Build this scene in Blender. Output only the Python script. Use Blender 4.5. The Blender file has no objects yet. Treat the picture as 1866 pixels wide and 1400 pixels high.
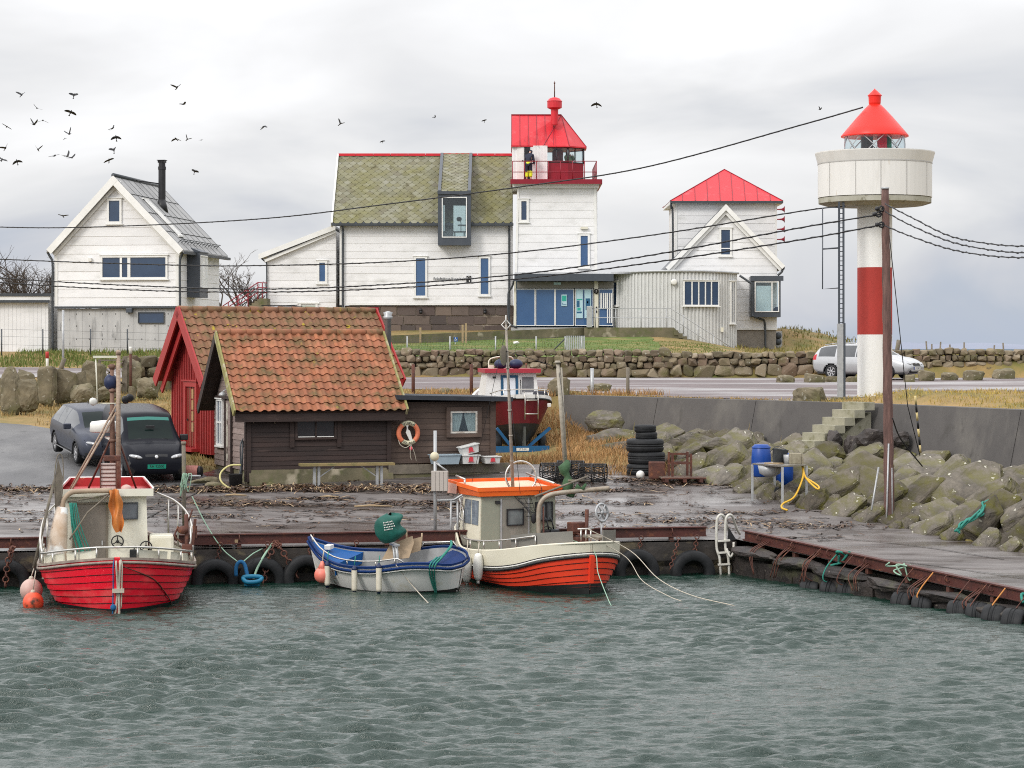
import bpy,bmesh,math,random
import numpy as np
from mathutils import Matrix,Vector,noise as mnoise
R=math.radians
SC=bpy.context.scene
COL=SC.collection
# ---------------------------------------------------------------- camera
FPX,HY,ZC=4200.0,632.0,5.4
cam_d=bpy.data.cameras.new('camera');cam=bpy.data.objects.new('camera',cam_d);COL.objects.link(cam)
cam.location=(0,0,ZC);cam.rotation_euler=(R(90),0,0)
cam_d.sensor_width=36.0;cam_d.lens=36.0*FPX/1866.0
cam_d.shift_y=-(700.0-HY)/1866.0
cam_d.clip_start=0.5;cam_d.clip_end=40000
SC.camera=cam
# ---------------------------------------------------------------- sky and sun
SUN_AZ,SUN_EL=R(222),R(36)
W=bpy.data.worlds.new('World');SC.world=W;W.use_nodes=True
wn=W.node_tree;wn.nodes.clear()
def wnode(t,**k):
 n=wn.nodes.new(t)
 for a,b in k.items():setattr(n,a,b)
 return n
wl=wn.links.new
wout=wnode('ShaderNodeOutputWorld');wbg=wnode('ShaderNodeBackground');wl(wbg.outputs[0],wout.inputs[0])
sky=wnode('ShaderNodeTexSky',sky_type='NISHITA',sun_disc=False,sun_elevation=SUN_EL,sun_rotation=SUN_AZ)
skm=wnode('ShaderNodeVectorMath',operation='SCALE');skm.inputs[3].default_value=0.08;wl(sky.outputs[0],skm.inputs[0])
tc=wnode('ShaderNodeTexCoord')
sep=wnode('ShaderNodeSeparateXYZ');wl(tc.outputs['Generated'],sep.inputs[0])
mp=wnode('ShaderNodeMapping');mp.inputs['Scale'].default_value=(1,1,2.6);wl(tc.outputs['Generated'],mp.inputs[0])
n1=wnode('ShaderNodeTexNoise');n1.inputs['Scale'].default_value=5;n1.inputs['Detail'].default_value=5;n1.inputs['Roughness'].default_value=.5;n1.inputs['Distortion'].default_value=.5
wl(mp.outputs[0],n1.inputs['Vector'])
ma=wnode('ShaderNodeMath',operation='MULTIPLY_ADD');ma.inputs[1].default_value=.42;wl(n1.outputs['Fac'],ma.inputs[0]);wl(sep.outputs['Z'],ma.inputs[2])
mx=wnode('ShaderNodeMath',operation='MULTIPLY_ADD');mx.inputs[1].default_value=-.13;wl(sep.outputs['X'],mx.inputs[0]);wl(ma.outputs[0],mx.inputs[2])
ramp=wnode('ShaderNodeValToRGB');wl(mx.outputs[0],ramp.inputs[0])
cr=ramp.color_ramp
cr.elements[0].position=.13;cr.elements[0].color=(.44,.50,.62,1)
cr.elements[1].position=1.0;cr.elements[1].color=(1.8,1.8,1.84,1)
for p,c in((.18,(.47,.52,.61,1)),(.22,(.58,.60,.655,1)),(.262,(.70,.71,.735,1)),(.31,(.82,.82,.83,1)),(.42,(1.08,1.08,1.09,1)),(.62,(1.45,1.45,1.47,1))):
 e=cr.elements.new(p);e.color=c
mixs=wnode('ShaderNodeMix',data_type='RGBA');mixs.inputs[0].default_value=.06
wl(ramp.outputs[0],mixs.inputs[6]);wl(skm.outputs[0],mixs.inputs[7]);wl(mixs.outputs[2],wbg.inputs[0])
wbg.inputs[1].default_value=1.0
sun_d=bpy.data.lights.new('sun','SUN');sun_d.energy=1.5;sun_d.angle=R(14);sun_d.color=(1,.95,.88)
sun=bpy.data.objects.new('sun',sun_d);COL.objects.link(sun)
sv=Vector((math.sin(SUN_AZ)*math.cos(SUN_EL),math.cos(SUN_AZ)*math.cos(SUN_EL),math.sin(SUN_EL)))
sun.rotation_euler=sv.to_track_quat('Z','Y').to_euler()
SC.view_settings.view_transform='Standard';SC.view_settings.look='None'
SC.view_settings.exposure=.12;SC.view_settings.gamma=1
SC.render.engine='CYCLES'
SC.cycles.max_bounces=6;SC.cycles.diffuse_bounces=3;SC.cycles.glossy_bounces=3;SC.cycles.transparent_max_bounces=12
SC.cycles.caustics_reflective=False;SC.cycles.caustics_refractive=False
SC.cycles.use_denoising=False;SC.cycles.filter_width=1.05
# ---------------------------------------------------------------- helpers
def fx(px,Y):return(px-933.0)/FPX*Y
def fz(py,Y):return ZC+(HY-py)/FPX*Y
def P(px,py,Y):return Vector((fx(px,Y),Y,fz(py,Y)))
def lerp(a,b,t):return a+(b-a)*t
def sst(a,b,x):
 t=min(1,max(0,(x-a)/(b-a)));return t*t*(3-2*t)
def tab(t,x):
 if x<=t[0][0]:return t[0][1]
 for(a,b),(c,d)in zip(t,t[1:]):
  if x<=c:return b+(d-b)*(x-a)/(c-a)
 return t[-1][1]
def stab(t,x):
 if x<=t[0][0]:return t[0][1]
 if x>=t[-1][0]:return t[-1][1]
 for i in range(len(t)-1):
  if x<=t[i+1][0]:
   x0,y0=t[i];x1,y1=t[i+1]
   ym=t[i-1]if i else(2*x0-x1,2*y0-y1)
   yp=t[i+2]if i+2<len(t)else(2*x1-x0,2*y1-y0)
   h=x1-x0;u=(x-x0)/h
   m0=(y1-ym[1])/(x1-ym[0])*h;m1=(yp[1]-y0)/(yp[0]-x0)*h
   return(2*u**3-3*u*u+1)*y0+(u**3-2*u*u+u)*m0+(-2*u**3+3*u*u)*y1+(u**3-u*u)*m1
def cr_path(pts,n=6,closed=False):
 pts=[Vector(p)for p in pts];out=[]
 N=len(pts);rng=range(N if closed else N-1)
 for i in rng:
  p1,p2=pts[i],pts[(i+1)%N]
  p0=pts[(i-1)%N]if closed or i else 2*p1-p2
  p3=pts[(i+2)%N]if closed or i+2<N else 2*p2-p1
  for k in range(n):
   t=k/n
   out.append(.5*((2*p1)+(p2-p0)*t+(2*p0-5*p1+4*p2-p3)*t*t+(3*p1-p0-3*p2+p3)*t**3))
 if not closed:out.append(pts[-1])
 return out
class MB:
 """collects shapes for one mesh object"""
 def __init__(s,M=None):
  s.v=[];s.f=[];s.m=[];s.s=[];s.M=M
 def add(s,vs,fs,m=0,sm=False):
  o=len(s.v)
  if s.M is not None:s.v+=[tuple(s.M@Vector(p))for p in vs]
  else:s.v+=[tuple(p)for p in vs]
  for f in fs:s.f.append(tuple(i+o for i in f));s.m.append(m);s.s.append(sm)
  return s
 def hexa(s,p,m=0):
  return s.add(p,[(0,3,2,1),(4,5,6,7),(0,1,5,4),(1,2,6,5),(2,3,7,6),(3,0,4,7)],m)
 def box(s,x0,x1,y0,y1,z0,z1,m=0):
  return s.hexa([(x0,y0,z0),(x1,y0,z0),(x1,y1,z0),(x0,y1,z0),(x0,y0,z1),(x1,y0,z1),(x1,y1,z1),(x0,y1,z1)],m)
 def cbox(s,x0,x1,y0,y1,z0,z1,c=.02,m=0):
  """box with chamfered edges"""
  o=len(s.v);bm=bmesh.new();bmesh.ops.create_cube(bm,size=1)
  for v in bm.verts:v.co=Vector((lerp(x0,x1,v.co.x+.5),lerp(y0,y1,v.co.y+.5),lerp(z0,z1,v.co.z+.5)))
  bmesh.ops.bevel(bm,geom=bm.edges[:],offset=c,segments=2,profile=.6,affect='EDGES')
  bm.verts.index_update()
  s.add([v.co.copy()for v in bm.verts],[[v.index for v in f.verts]for f in bm.faces],m);bm.free()
  return s
 def bar(s,a,b,w,h,m=0,up=(0,0,1)):
  """rectangular bar from a to b"""
  a,b=Vector(a),Vector(b);d=(b-a).normalized();u=Vector(up)
  if abs(d.dot(u))>.98:u=Vector((0,1,0))
  x=d.cross(u).normalized()*(w/2);z=x.cross(d).normalized()*(h/2)
  return s.hexa([a-x-z,b-x-z,b+x-z,a+x-z,a-x+z,b-x+z,b+x+z,a+x+z],m)
 def prism(s,poly,vec,m=0):
  n=len(poly);vec=Vector(vec);q=[Vector(p)for p in poly]
  return s.add(q+[p+vec for p in q],[tuple(range(n))[::-1],tuple(range(n,2*n))]+[(i,(i+1)%n,n+(i+1)%n,n+i)for i in range(n)],m)
 def tube(s,pts,r,n=6,m=0,closed=False,cap=True):
  pts=[Vector(p)for p in pts];N=len(pts);vs=[];fs=[]
  rr=r if isinstance(r,(list,tuple))else[r]*N
  ref=None
  for i in range(N):
   a=pts[(i-1)%N]if closed or i else pts[0]
   b=pts[(i+1)%N]if closed or i<N-1 else pts[-1]
   d=(b-a)
   d=d.normalized()if d.length>1e-9 else Vector((0,0,1))
   if ref is None:ref=Vector((0,0,1))if abs(d.z)<.9 else Vector((0,1,0))
   x=d.cross(ref)
   if x.length<1e-4:x=d.cross(Vector((1,0,0)))
   x.normalize();y=x.cross(d).normalized();ref=y
   for k in range(n):
    t=2*math.pi*k/n
    vs.append(pts[i]+x*(rr[i]*math.cos(t))+y*(rr[i]*math.sin(t)))
  for i in range(N if closed else N-1):
   j=(i+1)%N
   for k in range(n):fs.append((i*n+k,i*n+(k+1)%n,j*n+(k+1)%n,j*n+k))
  if cap and not closed:fs+=[tuple(range(n))[::-1],tuple(range((N-1)*n,N*n))]
  return s.add(vs,fs,m,True)
 def lathe(s,prof,c=(0,0,0),n=20,m=0,axis=(0,0,1),sm=True,cap=True):
  c=Vector(c);ax=Vector(axis).normalized()
  u=ax.cross(Vector((0,1,0))if abs(ax.y)<.9 else Vector((1,0,0))).normalized();w=ax.cross(u)
  vs=[];fs=[]
  for r,z in prof:
   for k in range(n):
    t=2*math.pi*k/n
    vs.append(c+ax*z+u*(r*math.cos(t))+w*(r*math.sin(t)))
  for i in range(len(prof)-1):
   for k in range(n):fs.append((i*n+k,i*n+(k+1)%n,(i+1)*n+(k+1)%n,(i+1)*n+k))
  if cap:fs+=[tuple(range(n))[::-1],tuple(range((len(prof)-1)*n,len(prof)*n))]
  return s.add(vs,fs,m,sm)
 def torus(s,c,Rr,r,axis=(0,0,1),n=28,k=10,m=0,sq=1.0):
  c=Vector(c);ax=Vector(axis).normalized()
  u=ax.cross(Vector((0,1,0))if abs(ax.y)<.9 else Vector((1,0,0))).normalized();w=ax.cross(u)
  vs=[];fs=[]
  for i in range(n):
   t=2*math.pi*i/n;d=u*math.cos(t)+w*math.sin(t)
   for j in range(k):
    a=2*math.pi*j/k
    vs.append(c+d*(Rr+r*math.cos(a))+ax*(r*sq*math.sin(a)))
  for i in range(n):
   for j in range(k):fs.append((i*k+j,((i+1)%n)*k+j,((i+1)%n)*k+(j+1)%k,i*k+(j+1)%k))
  return s.add(vs,fs,m,True)
 def sph(s,c,r,nu=14,nv=9,m=0):
  r=r if isinstance(r,(tuple,list))else(r,r,r);c=Vector(c);vs=[];fs=[]
  for j in range(nv+1):
   b=math.pi*j/nv
   for i in range(nu):
    a=2*math.pi*i/nu
    vs.append(c+Vector((r[0]*math.sin(b)*math.cos(a),r[1]*math.sin(b)*math.sin(a),r[2]*math.cos(b))))
  for j in range(nv):
   for i in range(nu):fs.append((j*nu+i,j*nu+(i+1)%nu,(j+1)*nu+(i+1)%nu,(j+1)*nu+i))
  return s.add(vs,fs,m,True)
 def rock(s,c,size,seed,sub=2,amp=.22,rz=0,m=0,cuts=7,sm=False):
  """angular stone: an icosphere cut by random planes and roughened"""
  bm=bmesh.new();bmesh.ops.create_icosphere(bm,subdivisions=sub,radius=1)
  rnd=random.Random(seed);c=Vector(c)
  pl=[(Vector((rnd.gauss(0,1),rnd.gauss(0,1),rnd.gauss(0,.8))).normalized(),rnd.uniform(.50,.80))for _ in range(cuts)]
  off=Vector((rnd.uniform(0,99),rnd.uniform(0,99),rnd.uniform(0,99)))
  ca,sa=math.cos(rz),math.sin(rz);vs=[]
  for v in bm.verts:
   p=v.co.copy()
   for n,d in pl:
    k=p.dot(n)
    if k>d:p-=n*(k-d)
   p*=1+amp*mnoise.noise(p*1.6+off)+amp*.4*mnoise.noise(p*4+off)
   x,y,z=p.x*size[0],p.y*size[1],p.z*size[2]
   vs.append(c+Vector((x*ca-y*sa,x*sa+y*ca,z)))
  s.add(vs,[[v.index for v in f.verts]for f in bm.faces],m,sm);bm.free()
  return s
 def chunk(s,c,size,seed,rz=0,n=15,bev=.07,amp=.05,m=0,sub=2,box=.75):
  """fractured block: the hull of points scattered round a box, edges worn, faces roughened"""
  rnd=random.Random(seed);bm=bmesh.new()
  for i in range(8):bm.verts.new([(1 if i>>k&1 else-1)*rnd.uniform(box-.25,1)for k in range(3)])
  for i in range(n-8):
   v=Vector((rnd.gauss(0,1),rnd.gauss(0,1),rnd.gauss(0,1))).normalized();bm.verts.new(v*rnd.uniform(.95,1.2))
  h=bmesh.ops.convex_hull(bm,input=bm.verts[:]);bmesh.ops.delete(bm,geom=list({g for g in h['geom_interior']+h['geom_unused']if isinstance(g,bmesh.types.BMVert)}),context='VERTS')
  bmesh.ops.dissolve_limit(bm,angle_limit=R(14),verts=bm.verts[:],edges=bm.edges[:])
  bmesh.ops.bevel(bm,geom=bm.edges[:],offset=bev,segments=1,profile=.6,affect='EDGES',clamp_overlap=True)
  bmesh.ops.triangulate(bm,faces=bm.faces[:])
  if sub:bmesh.ops.subdivide_edges(bm,edges=bm.edges[:],cuts=sub,use_grid_fill=True)
  off=Vector((rnd.uniform(0,99),rnd.uniform(0,99),rnd.uniform(0,99)));ca,sa=math.cos(rz),math.sin(rz);c=Vector(c);vs=[];bm.verts.index_update()
  for v in bm.verts:
   q=v.co+v.co.normalized()*(amp*mnoise.noise(v.co*2.2+off)+amp*.6*mnoise.noise(v.co*6+off));x,y,z=q.x*size[0],q.y*size[1],q.z*size[2];vs.append(c+Vector((x*ca-y*sa,x*sa+y*ca,z)))
  s.add(vs,[[v.index for v in f.verts]for f in bm.faces],m);bm.free();return s
 def grid(s,fn,nu,nv,m=0,sm=True,flip=False):
  vs=[fn(i/nu,j/nv)for j in range(nv+1)for i in range(nu+1)];w=nu+1
  fs=[(j*w+i,j*w+i+1,(j+1)*w+i+1,(j+1)*w+i)for j in range(nv)for i in range(nu)]
  return s.add(vs,[f[::-1]for f in fs]if flip else fs,m,sm)
 def build(s,name,mats,parent=None,fix=True):
  me=bpy.data.meshes.new(name);me.from_pydata(s.v,[],s.f)
  if not isinstance(mats,(list,tuple)):mats=[mats]
  for x in mats:me.materials.append(x)
  me.polygons.foreach_set('material_index',s.m);me.polygons.foreach_set('use_smooth',s.s)
  if fix:
   bm=bmesh.new();bm.from_mesh(me);bmesh.ops.recalc_face_normals(bm,faces=bm.faces[:]);bm.to_mesh(me);bm.free()
  me.update()
  o=bpy.data.objects.new(name,me);COL.objects.link(o)
  if parent is not None:
   o.parent=parent
   root=parent
   if parent.type!='EMPTY':pass
   elif parent.name in WORLDC:o.location=-Vector(parent.location)
  return o
WORLDC=set()
def tag(o,label=None,cat=None,group=None,kind=None):
 if label:o['label']=label
 if cat:o['category']=cat
 if group:o['group']=group
 if kind:o['kind']=kind
 return o
def T(name,label,cat,loc=(0,0,0),rz=0,group=None,wc=False):
 o=bpy.data.objects.new(name,None);COL.objects.link(o);o.location=loc;o.rotation_euler=(0,0,rz)
 o.empty_display_size=.2
 if wc:WORLDC.add(o.name)
 return tag(o,label,cat,group)
def S(name,mb,mats,label,cat,group=None,origin=None):
 o=mb.build(name,mats)
 if origin is not None:
  v=Vector(origin);o.data.transform(Matrix.Translation(-v));o.location=v
 return tag(o,label,cat,group)
def struct(name,mb,mats,**k):return tag(mb.build(name,mats,**k),kind='structure')
def stuff(name,mb,mats,label=None,fix=False):
 o=mb.build(name,mats,fix=fix);return tag(o,label,None,None,'stuff')
def copy_tree(o,parent=None):
 c=o.copy();COL.objects.link(c);c.parent=parent
 for ch in list(o.children):copy_tree(ch,c)
 return c
def text(name,body,size,m,parent,M,ext=.004,sx=1):
 cu=bpy.data.curves.new(name,'FONT');cu.body=body;cu.size=size;cu.extrude=ext;cu.align_x='CENTER';cu.align_y='CENTER';cu.resolution_u=3
 tmp=bpy.data.objects.new(name,cu);me=bpy.data.meshes.new_from_object(tmp);me.name=name;bpy.data.objects.remove(tmp);bpy.data.curves.remove(cu)
 me.materials.clear();me.materials.append(m);o=bpy.data.objects.new(name,me);COL.objects.link(o)
 if parent is not None:
  o.parent=parent
  if parent.name in WORLDC:M=Matrix.Translation(-Vector(parent.location))@M
 o.matrix_local=M@Matrix.Scale(sx,4,(1,0,0))
 return o
def face_m(p,rz=0):
 return Matrix.Translation(p)@Matrix.Rotation(rz,4,'Z')@Matrix.Rotation(R(90),4,'X')
# ---------------------------------------------------------------- materials
def mat(name,c1,c2=None,scale=4,rough=.6,bump=0,bscale=None,metal=0,spec=.4,stretch=(1,1,1),isl=0,c3=None,c3s=2,c3r=(.55,.7),detail=6,isl_c=None,r2=None,coat=0,c4=None,c4s=9,c4r=(.6,.68),bdist=.02,ramp=(.3,.7),trans=0,objr=0):
 m=bpy.data.materials.new(name);m.use_nodes=True;t=m.node_tree;b=t.nodes['Principled BSDF'];L=t.links.new
 def nd(ty,**k):
  n=t.nodes.new(ty)
  for a,v in k.items():setattr(n,a,v)
  return n
 co=nd('ShaderNodeTexCoord');mp=nd('ShaderNodeMapping');mp.inputs['Scale'].default_value=stretch;L(co.outputs['Object'],mp.inputs[0])
 def noi(sc,det=detail):
  n=nd('ShaderNodeTexNoise');n.inputs['Scale'].default_value=sc;n.inputs['Detail'].default_value=det;n.inputs['Roughness'].default_value=.62
  L(mp.outputs[0],n.inputs['Vector']);return n
 def mr(src,lo,hi,a=0,bb=1):
  n=nd('ShaderNodeMapRange');n.inputs[1].default_value=lo;n.inputs[2].default_value=hi;n.inputs[3].default_value=a;n.inputs[4].default_value=bb;L(src,n.inputs[0]);return n.outputs[0]
 def mix(f,a,c):
  n=nd('ShaderNodeMix',data_type='RGBA')
  if isinstance(f,float):n.inputs[0].default_value=f
  else:L(f,n.inputs[0])
  for i,v in((6,a),(7,c)):
   if isinstance(v,tuple):n.inputs[i].default_value=(*v[:3],1)
   else:L(v,n.inputs[i])
  return n.outputs[2]
 col=tuple(c1);base_n=None
 if c2 is not None:
  base_n=noi(scale);col=mix(mr(base_n.outputs['Fac'],*ramp),tuple(c1),tuple(c2))
 if isl or isl_c:
  g=nd('ShaderNodeNewGeometry')
  if isl_c:
   rp=nd('ShaderNodeValToRGB');L(g.outputs['Random Per Island'],rp.inputs[0]);el=rp.color_ramp.elements
   rp.color_ramp.interpolation='LINEAR'
   n=len(isl_c)
   el[0].position=0;el[0].color=(*isl_c[0],1);el[1].position=1;el[1].color=(*isl_c[-1],1)
   for i in range(1,n-1):
    e=el.new(i/(n-1));e.color=(*isl_c[i],1)
   col=mix(.72,col,rp.outputs[0])if c2 is not None else rp.outputs[0]
  if isl:
   h=nd('ShaderNodeHueSaturation');L(mr(g.outputs['Random Per Island'],0,1,1-isl,1+isl),h.inputs['Value'])
   if isinstance(col,tuple):h.inputs['Color'].default_value=(*col[:3],1)
   else:L(col,h.inputs['Color'])
   col=h.outputs[0]
 if c3 is not None:col=mix(mr(noi(c3s).outputs['Fac'],*c3r),col,tuple(c3))
 if c4 is not None:col=mix(mr(noi(c4s,3).outputs['Fac'],*c4r),col,tuple(c4))
 if objr:
  oi=nd('ShaderNodeObjectInfo');h=nd('ShaderNodeHueSaturation');L(mr(oi.outputs['Random'],0,1,1-objr,1+objr),h.inputs['Value']);L(mr(oi.outputs['Random'],0,1,1.2,.7),h.inputs['Saturation']);L(col,h.inputs['Color']);col=h.outputs[0]
 if isinstance(col,tuple):b.inputs['Base Color'].default_value=(*col[:3],1)
 else:L(col,b.inputs['Base Color'])
 if r2 is not None:
  L(mr(noi(r2[1]).outputs['Fac'],.4,.6,rough,r2[0]),b.inputs['Roughness'])
 else:b.inputs['Roughness'].default_value=rough
 b.inputs['Metallic'].default_value=metal;b.inputs['Specular IOR Level'].default_value=spec;b.inputs['Coat Weight'].default_value=coat
 b.inputs['Transmission Weight'].default_value=trans
 if bump:
  bn=nd('ShaderNodeBump');bn.inputs['Strength'].default_value=bump;bn.inputs['Distance'].default_value=bdist
  L(noi(bscale or scale*3).outputs['Fac'],bn.inputs['Height']);L(bn.outputs[0],b.inputs['Normal'])
 return m
def thin_glass(name,tint=(.84,.90,.91),gl=.35,op=None):
 """window glass one can look through: mostly clear, part mirror"""
 m=bpy.data.materials.new(name);m.use_nodes=True;t=m.node_tree;t.nodes.clear()
 o=t.nodes.new('ShaderNodeOutputMaterial');mx=t.nodes.new('ShaderNodeMixShader');tr=t.nodes.new('ShaderNodeBsdfTransparent');g=t.nodes.new('ShaderNodeBsdfGlossy')
 tr.inputs[0].default_value=(*tint,1);g.inputs['Roughness'].default_value=.03;g.inputs['Color'].default_value=(.9,.95,1,1)
 lw=t.nodes.new('ShaderNodeLayerWeight');lw.inputs[0].default_value=.5;pw=t.nodes.new('ShaderNodeMath');pw.operation='POWER';pw.inputs[1].default_value=3;f=t.nodes.new('ShaderNodeMath');f.operation='MULTIPLY_ADD';f.inputs[1].default_value=.6;f.inputs[2].default_value=.05
 t.links.new(lw.outputs['Facing'],pw.inputs[0]);t.links.new(pw.outputs[0],f.inputs[0]);t.links.new(f.outputs[0],mx.inputs[0]);t.links.new(tr.outputs[0],mx.inputs[1]);t.links.new(g.outputs[0],mx.inputs[2]);t.links.new(mx.outputs[0],o.inputs[0])
 return m
WHITE=mat('white_paint',(.80,.80,.80),(.72,.72,.72),1.2,.55,.15,30,isl=.05,c3=(.56,.56,.54),c3s=.7,c3r=(.55,.78),stretch=(1,1,2.2),c4=(.42,.40,.36),c4s=3.5,c4r=(.69,.76))
TRIM=mat('white_trim',(.80,.80,.78),(.70,.70,.67),2,.5,isl=.04)
CREAM=mat('cream_paint',(.70,.68,.58),(.62,.59,.46),3,.4,.05,20,c3=(.48,.36,.22),c3s=5,c3r=(.66,.8))
GREYWALL=mat('concrete',(.42,.42,.41),(.30,.30,.29),1.1,.85,.25,14,c3=(.20,.20,.19),c3s=2.2,c3r=(.6,.78))
MOSSCON=mat('mossy_concrete',(.20,.17,.11),(.09,.085,.05),1.2,.9,.4,9,c3=(.10,.11,.04),c3s=2.5,c3r=(.5,.7),c4=(.34,.30,.22),c4s=1.3,c4r=(.6,.7))
DARKMETAL=mat('dark_grey_metal',(.045,.055,.07),(.06,.07,.085),3,.4,spec=.5)
GUTTER=mat('gutter_metal',(.07,.08,.09),(.05,.055,.06),5,.45,metal=.3)
GLASS=mat('dark_window_glass',(.02,.04,.085),(.035,.065,.12),.8,.06,spec=.7)
BLUEGLASS=mat('blue_window_glass',(.03,.085,.20),(.06,.13,.26),.35,.05,spec=.8)
PAINTLIGHT=mat('painted_window_light',(.80,.82,.83),(.72,.76,.78),1,.3)  # pale tone stands for sky light seen in or through windows
CLEAR=thin_glass('clear_glass')
REDROOF=mat('red_sheet_metal',(.62,.018,.03),(.50,.02,.03),2.2,.42,.08,8,c3=(.60,.10,.11),c3s=1.6,c3r=(.56,.78),stretch=(1,1,.4),c4=(.30,.02,.03),c4s=4,c4r=(.66,.74))
REDDARK=mat('dark_red_paint',(.26,.008,.022),(.20,.008,.02),3,.4)
BLACK=mat('black_paint',(.012,.012,.014),(.02,.02,.022),6,.45)
RUST=mat('rusty_steel',(.13,.048,.032),(.06,.026,.02),5,.75,.4,22,c3=(.20,.075,.035),c3s=8,c3r=(.55,.7))
RAILRUST=mat('quay_rail_rust',(.095,.028,.022),(.055,.022,.018),3,.5,.3,18,c3=(.16,.055,.03),c3s=6,c3r=(.55,.7))
STEEL=mat('galvanised_steel',(.46,.47,.47),(.34,.35,.36),8,.45,metal=.35)
STAIN=mat('stainless_tube',(.62,.60,.56),(.5,.48,.44),9,.28,metal=.85)
RUBBER=mat('tyre_rubber',(.011,.012,.013),(.022,.023,.025),5,.6,.3,12,spec=.25)
ORANGE=mat('orange_paint',(.85,.16,.02),(.78,.12,.02),4,.4)
STONE_I=[(.10,.07,.05),(.19,.14,.095),(.25,.20,.135),(.12,.10,.06),(.34,.28,.20),(.19,.125,.09),(.09,.08,.05),(.28,.22,.14)]
WALLSTONE=mat('field_stone',(.20,.16,.105),(.08,.068,.05),3.5,.9,.5,12,isl_c=STONE_I,c3=(.105,.10,.035),c3s=1.3,c3r=(.5,.72),c4=(.34,.33,.27),c4s=7,c4r=(.63,.7))
ROCK=mat('riprap_rock',(.175,.15,.115),(.030,.028,.026),3.4,.85,1,5,c3=(.125,.115,.03),c3s=1.7,c3r=(.45,.62),c4=(.42,.40,.33),c4s=7,c4r=(.66,.70),stretch=(1,.6,2.4),objr=.45,bdist=.06)
DARKROCK=mat('wet_rock',(.045,.036,.032),(.016,.015,.015),2.5,.55,.9,7,isl=.4,c3=(.065,.065,.035),c3s=1.6,c3r=(.55,.72),c4=(.15,.13,.11),c4s=5,c4r=(.65,.72),spec=.3,bdist=.05)
MASONRY=mat('granite_block',(.15,.12,.105),(.085,.066,.06),4,.85,.5,14,isl_c=[(.055,.047,.045),(.12,.092,.08),(.165,.13,.105),(.085,.062,.058),(.20,.155,.12)])
MORTAR=mat('pale_mortar',(.42,.36,.29),(.30,.25,.2),5,.9,.3)
BROWNWOOD=mat('dark_stained_boards',(.042,.025,.021),(.022,.015,.014),2,.7,.3,12,isl=.22,stretch=(.35,1,3),c3=(.10,.065,.055),c3s=3,c3r=(.6,.8))
WEATHERWOOD=mat('weathered_boards',(.27,.21,.19),(.17,.125,.11),2.4,.8,.4,14,isl=.2,stretch=(1,.35,3),c3=(.36,.31,.28),c3s=4,c3r=(.58,.75))
GREYWOOD=mat('grey_wood',(.21,.18,.14),(.11,.095,.075),4,.8,.4,16,isl=.1,c3=(.13,.135,.06),c3s=3,c3r=(.55,.7))
POLEWOOD=mat('pole_wood',(.19,.105,.088),(.075,.042,.036),5,.75,.5,20,stretch=(3,3,.35),c3=(.27,.15,.12),c3s=6,c3r=(.6,.75))
REDWOOD=mat('red_painted_boards',(.30,.026,.024),(.22,.02,.02),3,.6,.2,20,isl=.12,c3=(.36,.06,.05),c3s=3,c3r=(.6,.8))
MOSSWOOD=mat('mossy_board',(.30,.28,.10),(.20,.18,.07),6,.85,.4,20,c3=(.40,.36,.26),c3s=5,c3r=(.5,.65))
PALEWOOD=mat('pale_wood',(.38,.28,.16),(.30,.22,.13),5,.7,stretch=(.5,3,3))
ROPEW=mat('pale_rope',(.55,.50,.42),(.38,.34,.27),30,.9)
ROPEG=mat('green_rope',(.03,.24,.18),(.02,.15,.12),30,.85)
ROPELG=mat('pale_green_rope',(.33,.48,.36),(.22,.36,.27),30,.85)
ROPEB=mat('blue_rope',(.01,.12,.28),(.01,.08,.2),30,.85)
ROPEO=mat('orange_rope',(.55,.24,.06),(.4,.16,.05),30,.85)
WIRE=mat('black_cable',(.012,.013,.015),(.02,.02,.022),9,.5)
BUOYPINK=mat('faded_pink_buoy',(.80,.25,.19),(.72,.18,.13),3,.45,c3=(.5,.25,.2),c3s=4,c3r=(.66,.8))
BUOYPALE=mat('pale_pink_buoy',(.55,.38,.33),(.46,.30,.26),3,.5)
BUOYOR=mat('orange_buoy',(.80,.11,.05),(.7,.09,.04),3,.45,c3=(.08,.035,.02),c3s=2.2,c3r=(.56,.64))
FENDER=mat('white_fender',(.66,.62,.52),(.55,.50,.38),4,.45,c3=(.30,.26,.18),c3s=4,c3r=(.62,.78))
NAVY=mat('navy_plastic',(.012,.02,.06),(.02,.03,.08),4,.5)
SKIN=mat('skin',(.55,.33,.25),(.5,.3,.22),8,.55)
JACKET=mat('dark_jacket',(.012,.015,.03),(.02,.024,.045),6,.8)
HIVIS=mat('hi_vis_yellow',(.65,.75,.02),(.6,.7,.02),6,.6)
GREENJ=mat('green_jacket',(.20,.30,.12),(.14,.22,.09),5,.8)
RADOME=mat('white_plastic',(.75,.74,.70),(.68,.67,.63),3,.4)
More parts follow.
